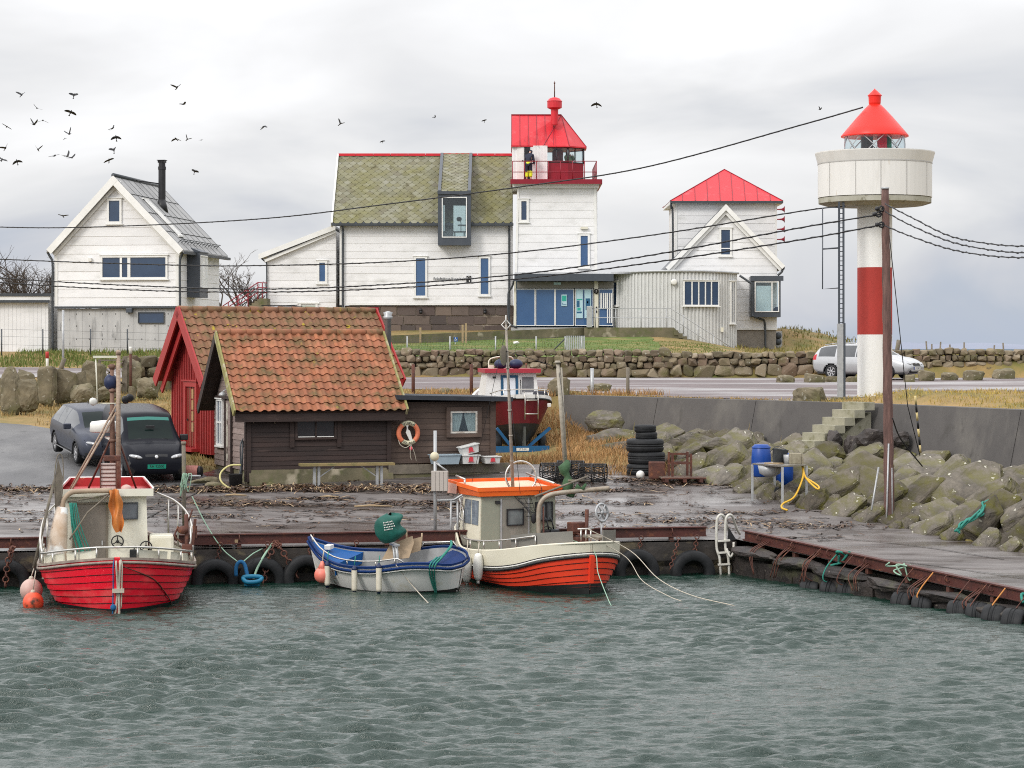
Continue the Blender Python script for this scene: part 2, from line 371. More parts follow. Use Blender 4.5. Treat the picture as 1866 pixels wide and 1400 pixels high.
# ================================================================ GROUND, WATER, QUAY
CX,CY=5.35,55.0
def yq(X):return CY+(X-CX)*.191 if X<=CX else CY-(X-CX)*2.02
def zslab(X,Y):
 if X<=CX:
  d=Y-yq(X);return .80+(.092+.0015*(max(-16,min(5,X))+7))*d
 d=Y-CY;return .80+(.11*d if d>0 else .048*d)
def pdist(poly,X,Y):
 best=1e9;sg=1
 for(ax,ay),(bx,by)in zip(poly,poly[1:]):
  dx,dy=bx-ax,by-ay;t=max(0,min(1,((X-ax)*dx+(Y-ay)*dy)/(dx*dx+dy*dy)))
  d=math.hypot(X-ax-dx*t,Y-ay-dy*t)
  if d<best-1e-9:best=d;sg=1 if(dx*(Y-ay)-dy*(X-ax))>0 else-1
 return best,sg
SEA=[(2.0,79),(10.5,67.4),(13.4,60.5),(17.5,50.5),(20,44)]
TOE=[(2.5,68.6),(4.9,64.7),(7.9,58.9),(9.6,56.6),(11.9,52.8),(14.4,48),(16.5,43)]
ZL=[(50,.9),(58,1.3),(62,1.70),(66,2.05),(72,2.55),(78,3.02),(82,3.25),(92,4.2),(103,5.1),(110,5.3),(140,5.3),(300,4.6),(420,3.0),(700,-3)]
ZB=[(50,.9),(58,1.3),(62,1.66),(66,1.93),(73,2.08),(79.5,3.72),(90,3.86),(102,4.05),(102.6,4.9),(112,5.45),(122,6.1),(128,6.5),(140,6.4),(180,5.1),(300,4.6),(420,3.0),(700,-3)]
ZR=[(79,3.72),(102,4.05),(103,4.85),(130,4.9),(180,4.9),(300,4.6),(420,3.0),(700,-3)]
def land(X,Y):
 n=.06*mnoise.noise((X*.35,Y*.35,3.1))if Y<140 else .3*mnoise.noise((X*.03,Y*.03,1))
 if Y>=102.3:
  a=tab(ZL,Y);b=tab(ZB,Y);c=tab(ZR,Y)
  z=lerp(lerp(a,b,sst(-11,-6,X)),c,sst(7,15,X))
  if X>8:z+=1.5*math.exp(-((X-16.2)/3.2)**2-((Y-133)/8)**2)*(1+.4*mnoise.noise((X*.5,Y*.3,0)))
  return z+n
 a=tab(ZL,Y);b=tab(ZB,Y)
 z=lerp(a,b,sst(-11,-7,X))
 if X>.4:
  d,sg=pdist(SEA,X,Y)
  if X<2.0 and Y>79:sg=1
  if sg>0 and(X>2.0 or Y>79):
   f=3.70+.0142*max(0,Y-79)
   if X>9:f+=.34*math.exp(-((Y-68)/4.2)**2)*sst(9.5,12,X)*sst(.2,1.6,d)*(1+.5*mnoise.noise((X*.8,Y*.8,5)))
  else:
   dt,st=pdist(TOE,X,Y)
   zs=zslab(X,Y)
   f=zs if st<0 else lerp(zs,2.25,dt/(dt+d+1e-6))
  z=lerp(z,f,sst(.4,3.2,X))
 return z+n*(.3 if X>2 else 1)
def yslab_end(X):
 return 61.6 if X<-9.6 else(lerp(61.6,66,(X+9.6)/1.6)if X<-8 else 66.0)if X<4.4 else max(46,66-(X-4.4)*1.75)
xs=sorted(set([-420,-300,-220,-160,-110,-80,-60,-45,-36,-30,-26,-23]+[round(-21+.3*i,2)for i in range(141)]+[22,24,27,31,36,45,60,80,110,160,220,300,420]))
ys=sorted(set([round(43+.3*i,2)for i in range(290)]+[131,133,136,140,146,154,165,180,200,230,265,300,340,380,420,480,560,700]))
g=MB();nx=len(xs)
for Y in ys:
 for X in xs:
  z=land(X,Y)
  if Y<yslab_end(X)-.35 and X<15:z=min(z,zslab(X,Y))-.35
  g.v.append((X,Y,z))
for j in range(len(ys)-1):
 for i in range(nx-1):
  X,Y=xs[i],ys[j]
  if Y<yq(X)+.6 or Y<yq(xs[i+1])+.6:continue
  g.f.append((j*nx+i,j*nx+i+1,(j+1)*nx+i+1,(j+1)*nx+i));g.m.append(0);g.s.append(True)
GRASS=mat('rough_grass_ground',(.33,.215,.09),(.20,.145,.055),.9,.95,.6,7,c3=(.115,.125,.03),c3s=.35,c3r=(.44,.68),c4=(.09,.07,.04),c4s=1.9,c4r=(.62,.74),bdist=.05)
struct('ground',g,GRASS,fix=False)
def sheet(name,poly,m,lift=.02,step=1.0):
 bm=bmesh.new();vs=[bm.verts.new((x,y,0))for x,y in poly];bm.faces.new(vs)
 x0,x1=min(p[0]for p in poly),max(p[0]for p in poly);y0,y1=min(p[1]for p in poly),max(p[1]for p in poly)
 for k in range(1,int((x1-x0)/step)+1):bmesh.ops.bisect_plane(bm,geom=bm.verts[:]+bm.edges[:]+bm.faces[:],plane_co=(x0+k*step,0,0),plane_no=(1,0,0))
 for k in range(1,int((y1-y0)/step)+1):bmesh.ops.bisect_plane(bm,geom=bm.verts[:]+bm.edges[:]+bm.faces[:],plane_co=(0,y0+k*step,0),plane_no=(0,1,0))
 for v in bm.verts:v.co.z=land(v.co.x,v.co.y)+lift
 bmesh.ops.triangulate(bm,faces=bm.faces[:])
 bm.normal_update()
 for f in bm.faces:
  if f.normal.z<0:f.normal_flip()
 me=bpy.data.meshes.new(name);bm.to_mesh(me);bm.free();me.materials.append(m)
 for p in me.polygons:p.use_smooth=True
 o=bpy.data.objects.new(name,me);COL.objects.link(o);return tag(o,kind='structure')
def wob(poly,amp=.25,seg=.8):
 out=[]
 for i,a in enumerate(poly):
  b=poly[(i+1)%len(poly)];n=max(1,int(math.hypot(b[0]-a[0],b[1]-a[1])/seg))
  for k in range(n):
   x,y=lerp(a[0],b[0],k/n),lerp(a[1],b[1],k/n)
   out.append((x+amp*mnoise.noise((x*.9,y*.9,0)),y+amp*mnoise.noise((x*.9,y*.9,7))))
 return out
ASPH=mat('old_asphalt',(.105,.104,.105),(.075,.075,.078),1.2,.6,.35,60,c3=(.15,.148,.145),c3s=.5,c3r=(.5,.8),r2=(.5,.5),c4=(.05,.05,.05),c4s=2.4,c4r=(.64,.72),stretch=(1,.5,1))
GRAVEL=mat('gravel_lot',(.20,.165,.165),(.13,.11,.11),.8,.9,.5,30,c3=(.34,.33,.33),c3s=.22,c3r=(.50,.62),stretch=(.35,1.3,1),c4=(.10,.085,.08),c4s=4,c4r=(.62,.72))
road_poly=[(-22,61.2),(-9.4,61.2),(-7.95,62.3),(-8.7,64.2),(-9.7,65.6),(-11.6,69),(-14,73.2),(-15.9,75.6),(-17.2,76.5),(-22,77.2)]
sheet('road',wob(road_poly,.22),ASPH)
lot_poly=[(-30,91.3),(-14,91.5),(-9.5,88.5),(-7,86),(-3,85.2),(2,84.2),(5,77.6),(9.3,71.0),(11.2,73.6),(14,74.4),(19,74.8),(30,76),(36,101),(0,101.4),(-8,101),(-12,96),(-30,95.4)]
sheet('parking_lot',wob(lot_poly,.4),GRAVEL)
LAWN=mat('lawn',(.07,.125,.02),(.11,.145,.03),1.1,.95,.5,12,c3=(.24,.19,.07),c3s=.5,c3r=(.52,.72),bdist=.04)
sheet('lawn',wob([(-9,103.4),(7.2,103.4),(7.2,121),(4.2,121.5),(-9,114)],.3),LAWN)
PATHM=mat('pale_path',(.30,.27,.23),(.24,.21,.18),2,.9)
sheet('path',wob([(-9.5,113.5),(-2.4,117.4),(3.6,122.2),(3.6,124),(-9.5,117)],.12),PATHM,lift=.05)
sheet('rock_bed',[(3.0,68.2),(5.0,65.2),(8.0,59.2),(9.7,56.9),(12,53.1),(14.5,48.2),(16,44.5),(19.0,45),(17.2,50.2),(13.1,60.2),(10.7,66.2),(9.7,68.1),(6.5,71.5),(4,72.5)],mat('dark_rubble',(.04,.036,.03),(.085,.07,.05),5,.9,.8,9),lift=.03)
SLAB=bpy.data.materials.new('wet_concrete_slab');SLAB.use_nodes=True
def _slab():
 t=SLAB.node_tree;b=t.nodes['Principled BSDF'];L=t.links.new
 co=t.nodes.new('ShaderNodeTexCoord');mp=t.nodes.new('ShaderNodeMapping');mp.inputs['Scale'].default_value=(.33,1.25,1);L(co.outputs['Object'],mp.inputs[0])
 def noi(sc,de=7,src=mp.outputs[0]):
  n=t.nodes.new('ShaderNodeTexNoise');n.inputs['Scale'].default_value=sc;n.inputs['Detail'].default_value=de;n.inputs['Roughness'].default_value=.65;L(src,n.inputs['Vector']);return n.outputs['Fac']
 def rmp(f,pts):
  r=t.nodes.new('ShaderNodeValToRGB');L(f,r.inputs[0]);e=r.color_ramp.elements
  e[0].position,e[0].color=pts[0][0],(*pts[0][1],1);e[1].position,e[1].color=pts[-1][0],(*pts[-1][1],1)
  for p,c in pts[1:-1]:
   q=e.new(p);q.color=(*c,1)
  return r.outputs[0]
 def mx(f,a,c):
  n=t.nodes.new('ShaderNodeMix');n.data_type='RGBA';L(f,n.inputs[0]);L(a,n.inputs[6]);L(c,n.inputs[7]);return n.outputs[2]
 base=rmp(noi(1.6),[(.3,(.075,.066,.062)),(.5,(.125,.11,.104)),(.7,(.18,.165,.155))])
 dirt=rmp(noi(3.2),[(.3,(.035,.026,.021)),(.7,(.062,.047,.039))])
 mask=rmp(noi(1.05),[(.50,(0,0,0)),(.60,(1,1,1))])
 L(mx(mask,base,dirt),b.inputs['Base Color'])
 wet=rmp(noi(.55,4),[(.42,(.62,.62,.62)),(.52,(.30,.30,.30)),(.62,(.10,.10,.10))])
 L(wet,b.inputs['Roughness']);b.inputs['Specular IOR Level'].default_value=.5
 bu=t.nodes.new('ShaderNodeBump');bu.inputs['Strength'].default_value=.35;bu.inputs['Distance'].default_value=.02;L(noi(14,5,co.outputs['Object']),bu.inputs['Height']);L(bu.outputs[0],b.inputs['Normal'])
_slab()
sl=MB();cols=[round(-21+.35*i,3)for i in range(76)]+[CX]+[CX+.3*i for i in range(1,34)]
cols=sorted(set(c for c in cols));NV=26
for X in cols:
 e=yslab_end(X);y0=yq(X)
 e=max(e,y0+8.5)if X>6 else e
 for j in range(NV+1):
  Y=lerp(y0+.02,e,j/NV);sl.v.append((X,Y,zslab(X,Y)+.012*mnoise.noise((X*.6,Y*1.4,2))))
for i in range(len(cols)-1):
 for j in range(NV):
  a=i*(NV+1)+j;sl.f.append((a,a+NV+1,a+NV+2,a+1));sl.m.append(0);sl.s.append(True)
struct('quay_pavement',sl,SLAB,fix=False)
sj=MB()
JOINT=mat('tar_joint',(.03,.028,.026),rough=.7)
for pts in([(-20,55.5),(-12,56.6),(-4,58.2),(4.5,60.1)],[(6.9,55.8),(9.3,53.9),(11,51.5)],[(7.6,52.4),(10.6,49.0),(13.6,45.8)],[(-9.5,53.4),(-8.2,61.2)],[(-.2,54.9),(.6,65)]):
 q=cr_path([(x,y,0)for x,y in pts],12)
 for a,b in zip(q,q[1:]):
  d=(b-a).normalized();n=Vector((-d.y,d.x,0))*.022
  sj.add([(p.x+s*n.x,p.y+s*n.y,zslab(p.x,p.y)+.018)for p,s in((a,-1),(b,-1),(b,1),(a,1))],[(0,1,2,3)])
struct('pavement_joint',sj,JOINT,fix=False)
# ---- water: real waves
WATER=bpy.data.materials.new('harbour_water');WATER.use_nodes=True
def _water():
 t=WATER.node_tree;b=t.nodes['Principled BSDF'];L=t.links.new
 b.inputs['Base Color'].default_value=(.007,.028,.019,1);b.inputs['Roughness'].default_value=.04;b.inputs['IOR'].default_value=1.55;b.inputs['Specular IOR Level'].default_value=.5
 co=t.nodes.new('ShaderNodeTexCoord');mp=t.nodes.new('ShaderNodeMapping');mp.inputs['Scale'].default_value=(.55,1,1);L(co.outputs['Object'],mp.inputs[0])
 h=None
 for sc,am in((6.5,1.0),(15,.6)):
  n=t.nodes.new('ShaderNodeTexNoise');n.inputs['Scale'].default_value=sc;n.inputs['Detail'].default_value=6;n.inputs['Roughness'].default_value=.62;n.inputs['Distortion'].default_value=.8;L(mp.outputs[0],n.inputs['Vector'])
  k=t.nodes.new('ShaderNodeMath');k.operation='MULTIPLY';k.inputs[1].default_value=am;L(n.outputs['Fac'],k.inputs[0])
  if h is None:h=k.outputs[0]
  else:
   ad=t.nodes.new('ShaderNodeMath');ad.operation='ADD';L(h,ad.inputs[0]);L(k.outputs[0],ad.inputs[1]);h=ad.outputs[0]
 bu=t.nodes.new('ShaderNodeBump');bu.inputs['Strength'].default_value=.8;bu.inputs['Distance'].default_value=.045;L(h,bu.inputs['Height']);L(bu.outputs[0],b.inputs['Normal'])
_water()
def _waves():
 rs=np.random.RandomState(7)
 wx=np.linspace(-18,18,620);wy=27+29.5*np.linspace(0,1,1150)**1.15
 X,Y=np.meshgrid(wx,wy);Z=np.zeros_like(X)
 for k in range(80):
  lam=math.exp(rs.uniform(math.log(.13),math.log(.74)));th=rs.normal(math.pi/2+.08,.24)
  kk=2*math.pi/lam;ph=rs.uniform(0,6.28);amp=.0052*lam**1.0
  f=kk*(math.cos(th)*X+math.sin(th)*Y)+ph+.9*np.sin(.9*X+.6*Y+k)+.5*np.sin(2.3*X-.8*Y+2*k);s=np.sin(f+.45*np.sin(f))
  Z+=amp*(s+.25*(s*s-.5))
 pt=.75+.35*np.sin(.31*X+.4*np.sin(.23*Y))*np.sin(.27*Y+1)+.15*np.sin(.9*X-.5*Y)
 calm=np.clip((np.where(X<CX,CY+(X-CX)*.191,CY-(X-CX)*2.02)-Y)/8.5,.30,1)
 Z*=pt*calm*3.1
 n,m=X.shape
 co=np.stack([X,Y,Z],-1).reshape(-1,3).astype(np.float32)
 idx=np.arange(n*m).reshape(n,m)
 q=np.stack([idx[:-1,:-1],idx[:-1,1:],idx[1:,1:],idx[1:,:-1]],-1).reshape(-1,4)
 me=bpy.data.meshes.new('water');me.vertices.add(len(co));me.vertices.foreach_set('co',co.ravel())
 me.loops.add(q.size);me.loops.foreach_set('vertex_index',q.ravel().astype(np.int32))
 me.polygons.add(len(q));me.polygons.foreach_set('loop_start',np.arange(0,q.size,4,dtype=np.int32))
 me.update(calc_edges=True);me.polygons.foreach_set('use_smooth',np.ones(len(q),bool));me.materials.append(WATER)
 o=bpy.data.objects.new('water',me);COL.objects.link(o);tag(o,kind='structure')
_waves()
sk=MB()
for xa,xb,ya,yb in((-150,-18,-60,47),(18,150,-60,30),(-18,18,-60,27)):sk.add([(xa,ya,-.01),(xb,ya,-.01),(xb,yb,-.01),(xa,yb,-.01)],[(0,1,2,3)])
struct('outer_water',sk,WATER,fix=False)
sea=MB();sea.add([(-9000,500,-.6),(9000,500,-.6),(9000,30000,-.6),(-9000,30000,-.6)],[(0,1,2,3)])
struct('sea',sea,mat('far_sea',(.10,.13,.16),rough=.9,spec=.1),fix=False)
hl=MB()
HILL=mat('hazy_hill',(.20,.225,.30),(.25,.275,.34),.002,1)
prof=[(-200,0),(60,.5),(250,9),(420,6),(600,13),(760,17),(900,16),(1010,18),(1130,12),(1250,15),(1400,9),(1700,7),(2200,0)]
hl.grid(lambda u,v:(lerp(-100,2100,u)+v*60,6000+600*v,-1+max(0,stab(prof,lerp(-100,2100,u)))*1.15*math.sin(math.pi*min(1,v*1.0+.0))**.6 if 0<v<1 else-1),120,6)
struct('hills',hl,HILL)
# ---- quay walls
qw=MB();QCON=mat('quay_concrete',(.06,.05,.042),(.022,.02,.019),1.6,.7,.6,7,c3=(.17,.14,.08),c3s=1.5,c3r=(.55,.72),stretch=(1,1,1.6))
def qfront(u,v):
 X=lerp(-21,CX,u);z=lerp(-.7,.77,v);b=.05*mnoise.noise((X*1.3,z*2,0))+(.10 if z<.28+.06*mnoise.noise((X*2,0,5))else 0)
 return(X,yq(X)-.02+b,z)
qw.grid(qfront,160,10,sm=False)
S('quay_wall',qw,QCON,'dark concrete quay wall hung with tyres behind the moored boats','wall')
aw=MB();ad=Vector((4.75,-9.6,0)).normalized();an=Vector((ad.y,-ad.x,0))
rnd=random.Random(5);s=.1;C0=Vector((CX,CY,0))
while s<20:
 l=rnd.uniform(1.0,2.2);c=C0+ad*(s+l/2);zt=zslab(c.x,c.y)
 ang=math.atan2(ad.y,ad.x)
 aw.rock(c+an*.10+Vector((0,0,zt-.22)),(l*.58,.30,.15),int(s*100),3,.20,ang,cuts=6)
 s+=l*.93
for z0,off in((.02,0),(-.45,.5)):
 s=-off
 while s<20:
  l=rnd.uniform(.6,1.25);c=C0+ad*(s+l/2);zt=zslab(c.x,c.y)
  j=lambda:Vector((rnd.uniform(-.04,.04),rnd.uniform(-.05,.05),rnd.uniform(-.03,.03)));za,zb=z0-.12,z0+.40+(zt-.8)*.6;a_,b_=c-ad*(l/2-.02),c+ad*(l/2-.02);f_=an*(.16+rnd.uniform(-.04,.05));aw.hexa([a_+f_+j()+Vector((0,0,za)),b_+f_+j()+Vector((0,0,za)),b_-an*.4+Vector((0,0,za)),a_-an*.4+Vector((0,0,za)),a_+f_+j()+Vector((0,0,zb)),b_+f_+j()+Vector((0,0,zb)),b_-an*.4+Vector((0,0,zb)),a_-an*.4+Vector((0,0,zb))])
  s+=l
aw.prism([C0+ad*-.9-an*.3+Vector((0,0,-.8)),C0+ad*20-an*.3+Vector((0,0,-.8)),C0+ad*20-an*.3+Vector((0,0,.1)),C0+ad*-.9-an*.3+Vector((0,0,.6))],-an*.4)
S('stone_quay_wall',aw,DARKROCK,'wet dark stone block quay wall along the right of the basin','wall')
def beam(name,a,b,label,nbr,m):
 t=T(name,label,'rail',a,wc=True);a,b=Vector(a),Vector(b);q=MB()
 d=(b-a).normalized();n=Vector((d.y,-d.x,0));up=Vector((0,0,1))
 q.bar(a+up*.105,b+up*.105,.16,.03);q.bar(a,b,.035,.18);q.bar(a-up*.105,b-up*.105,.16,.03)
 q.build('beam',m,t)
 for k in range(nbr):
  p=a.lerp(b,(k+.5)/nbr);br=MB()
  br.bar(p+n*.0-up*.125,p+n*.0-up*.26,.12,.1,up=d);br.torus(p+n*.07+up*.02,.07,.014,axis=d,n=10,k=5)
  br.build('bracket',RUST,t)
beam('mooring_rail',(-20.5,yq(-20.5)+.12,.98),(4.62,yq(4.62)+.12,1.0),'rusty steel rail along the front of the quay behind the boats',15,RAILRUST)
pa=C0+ad*.25-an*.1;pb=C0+ad*19-an*.1
beam('mooring_rail',(pa.x,pa.y,zslab(pa.x,pa.y)+.13),(pb.x,pb.y,zslab(pb.x,pb.y)+.13),'red-brown rusty rail sloping along the right arm of the quay',13,RAILRUST)
# ---- seawall with batter, and its stairs
sw=MB();CONC=mat('grey_seawall',(.105,.098,.092),(.075,.07,.068),.8,.85,.3,16,c3=(.15,.14,.125),c3s=.6,c3r=(.55,.75),c4=(.07,.065,.06),c4s=1.6,c4r=(.6,.72),stretch=(1,1,.6))
def swall(a,b,z0a,z0b):
 a,b=Vector((*a,0)),Vector((*b,0));d=(b-a).normalized();n=Vector((d.y,-d.x,0))
 if n.y>0:n=-n
 o=.5
 def pt(p,off,z):return p+n*off+Vector((0,0,z))
 sw.hexa([pt(a,.05+o,z0a),pt(b,.05+o,z0b),pt(b,-.45,z0b),pt(a,-.45,z0a),pt(a,.05,3.74),pt(b,.05,3.74),pt(b,-.45,3.74),pt(a,-.45,3.74)])
 return n
w1=[(1.6,79.6),(4.8,75.2),(7.6,71.4),(9.9,68.25)]
for k in range(3):
 a,b=w1[k],w1[k+1];d=Vector((b[0]-a[0],b[1]-a[1])).normalized()*.012
 swall((a[0]+d[0],a[1]+d[1]),(b[0]-d[0],b[1]-d[1]),1.6,1.6)
swall((9.92,68.22),(10.9,66.4),1.6,1.6);swall((10.91,66.38),(13.4,60.5),1.6,1.6);swall((13.41,60.48),(17.5,50.5),1.5,1.5)
S('seawall',sw,CONC,'sloping grey concrete seawall between the rocks and the gravel lot','wall')
st=MB();STEP=mat('lichened_step',(.36,.34,.26),(.26,.25,.18),3,.9,.3,14,c3=(.16,.15,.07),c3s=3,c3r=(.55,.75))
sd=Vector((-.83,-.56,0)).normalized();sn=Vector((sd.y,-sd.x,0));sn=sn if sn.y<0 else-sn
p0=P(1553,735,67.4);p0.z=0
for k in range(8):
 zt=3.80-.215*k;a=p0+sd*(.36*k+.02*k);q=[a,a+sd*.40,a+sd*.40+sn*.95,a+sn*.95]
 st.prism([Vector((v.x,v.y,zt-.235))for v in q],(0,0,.23))
st.prism([p0+sn*.14+Vector((0,0,3.5)),p0+sd*3.0+sn*.14+Vector((0,0,1.75)),p0+sd*3.0+sn*.14+Vector((0,0,1.45)),p0+sn*.14+Vector((0,0,2.9))],sn*.66)
S('steps',st,STEP,'yellow-lichened concrete steps climbing the grey seawall beside the light tower','steps')
# ================================================================ BUILDINGS
def lap(mb,poly,y,pitch=.36,lip=.017,z_start=None,m=0):
 """lapped horizontal boards filling the convex polygon poly of (x, z), facing -y at depth y"""
 zs=[p[1]for p in poly];z0=min(zs);z1=max(zs);n=len(poly)
 def span(z):
  xs_=[]
  for i in range(n):
   (xa,za),(xb,zb)=poly[i],poly[(i+1)%n]
   if abs(za-zb)<1e-9:
    if abs(z-za)<1e-6:xs_+=[xa,xb]
   elif min(za,zb)-1e-9<=z<=max(za,zb)+1e-9:xs_.append(xa+(xb-xa)*(z-za)/(zb-za))
  return(min(xs_),max(xs_))if xs_ else None
 z=z_start if z_start is not None else z0
 brk=sorted(set(round(v,5)for v in zs))
 while z<z1-1e-4:
  ze=min(z+pitch,z1);cuts=[z]+[b for b in brk if z+.01<b<ze-.01]+[ze]
  for a,b in zip(cuts,cuts[1:]):
   sa,sb=span(max(a,z0)+1e-5),span(b-1e-5)
   if not sa or not sb:continue
   ya=y-lip*(1-(a-z)/pitch)-.004;yb=y-lip*(1-(b-z)/pitch)-.004
   mb.add([(sa[0],ya,a),(sa[1],ya,a),(sb[1],yb,b),(sb[0],yb,b),(sa[0],y+.05,a),(sa[1],y+.05,a),(sb[1],y+.05,b),(sb[0],y+.05,b)],[(0,1,2,3),(4,5,1,0),(5,6,2,1),(7,4,0,3),(6,7,3,2)],m)
  z=ze
def battens(mb,poly,y,pitch=.22,m=0,bw=.05):
 """upright boards and battens"""
 xs_=[p[0]for p in poly];n=len(poly);x=min(xs_)
 def span(x):
  r=[]
  for i in range(n):
   (xa,za),(xb,zb)=poly[i],poly[(i+1)%n]
   if abs(xa-xb)>1e-9 and min(xa,xb)-1e-9<=x<=max(xa,xb)+1e-9:r.append(za+(zb-za)*(x-xa)/(xb-xa))
  return(min(r),max(r))if len(r)>1 else None
 while x<max(xs_)-.01:
  e=min(x+pitch,max(xs_));a,b=span(x+1e-4),span(e-1e-4)
  if a and b:
   mb.hexa([(x,y-.012,a[0]),(e,y-.012,b[0]),(e,y+.04,b[0]),(x,y+.04,a[0]),(x,y-.012,a[1]),(e,y-.012,b[1]),(e,y+.04,b[1]),(x,y+.04,a[1])],m)
   mb.box(x-.005,x+bw,y-.045,y-.012,a[0],min(a[1],span(min(x+bw,e))[1])-.01,m)
  x=e
def window(par,M,x0,x1,z0,z1,y=0,fw=.09,mull=(),hbar=(),glass=None,frame=None,proud=.07,sill=True,name='window',inset=.02):
 fm=MB(M);g=glass or GLASS;fr=frame or TRIM
 ya,yb=y-proud,y+.02
 fm.box(x0-fw,x0,ya,yb,z0-fw,z1+fw);fm.box(x1,x1+fw,ya,yb,z0-fw,z1+fw)
 fm.box(x0,x1,ya,yb,z0-fw,z0);fm.box(x0,x1,ya,yb,z1,z1+fw)
 if sill:fm.box(x0-fw-.06,x1+fw+.06,ya-.03,yb,z0-fw-.05,z0-fw-.003);fm.box(x0-fw-.06,x1+fw+.06,ya-.03,yb,z1+fw+.003,z1+fw+.04)
 xs_=[x0]
 for c,w in mull:fm.box(c-w/2,c+w/2,ya+.012,yb,z0,z1)
 for c,w in hbar:fm.box(x0,x1,ya+.014,yb,c-w/2,c+w/2)
 f=fm.build(name,fr,par)
 gm=MB(M);gm.box(x0,x1,y-proud+.03+inset,y-proud+.045+inset,z0,z1);p=gm.build('pane',g,f)
 if par.name in WORLDC:f.location=-Vector(par.location)
 return f
def pipe(par,pts,r=.05,m=None,name='downpipe'):
 q=MB();q.tube(cr_path(pts,4),r,8);return q.build(name,m or GUTTER,par)
def slates(mb,O,U,D,N,w,h,cw,rh,rnd,amp=.02):
 """fish-scale slates: O top-left corner, U along the ridge, D down the slope, N outward"""
 rows=int(h/rh)+1
 for r in range(rows):
  zt=h-r*rh;off=(r%2)*cw/2;x=-off
  while x<w:
   a,b=max(0,x),min(w,x+cw)
   if b-a>.05:
    d0=max(0,zt-rh*2.0);sag=.5*cw
    pts=[]
    for k in range(7):
     t=k/6;xx=lerp(a,b,t);tt=(xx-x)/cw
     pts.append((xx,min(h+.06,zt-sag+sag*max(0,math.sin(math.pi*tt))**.8)))
    j=rnd.uniform(-amp,amp)*.4
    top=[O+U*a+D*d0+N*.004,O+U*b+D*d0+N*.004]
    bot=[O+U*(p[0]+j)+D*(p[1]+j)+N*.034 for p in pts]
    vs=top+bot[::-1];n=len(vs);vs2=[v-N*.016 for v in vs]
    mb.add(vs+vs2,[tuple(range(n))]+[(i,n+i,n+(i+1)%n,(i+1)%n)for i in range(n)])
   x+=cw
def pantiles(mb,O,U,D,N,w,h,cols,rows,rnd):
 """S-curved clay tiles: every tile is an island of its own"""
 cw=w/cols;rl=h/rows
 prof=[(0,.030),(.12,.052),(.26,.058),(.40,.044),(.52,.018),(.66,.0),(.80,-.002),(.93,.012),(1.06,.034)]
 for r in range(rows):
  for c in range(cols):
   jx,jd,jn,tw=rnd.uniform(-.012,.012),rnd.uniform(-.014,.014),rnd.uniform(0,.008),rnd.uniform(-.012,.012)
   vs=[]
   for q in range(4):
    for t,k in prof:
     d=(r-.16)*rl if q in(0,3)else(r+1)*rl+.012
     lift=.0 if q in(0,3)else .036
     thick=-.017 if q>=2 else 0
     sg=.018*math.sin(math.pi*t)if q in(1,2)else 0
     vs.append(O+U*((c+t)*cw+jx)+D*max(-.02,d+jd+sg+tw*(t-.5))+N*(k+lift+thick+jn+.02))
   n=len(prof);fs=[]
   for q in range(3):
    for i in range(n-1):fs.append((q*n+i,q*n+i+1,(q+1)*n+i+1,(q+1)*n+i))
   mb.add(vs,fs,0,False)
SLATE=mat('mossy_slate',(.17,.165,.12),(.13,.13,.085),3,.75,.25,16,isl_c=[(.17,.16,.09),(.24,.235,.17),(.13,.125,.065),(.28,.275,.22),(.20,.19,.10),(.15,.135,.10)],c3=(.165,.155,.045),c3s=.55,c3r=(.45,.72),c4=(.08,.07,.03),c4s=1.6,c4r=(.6,.74))
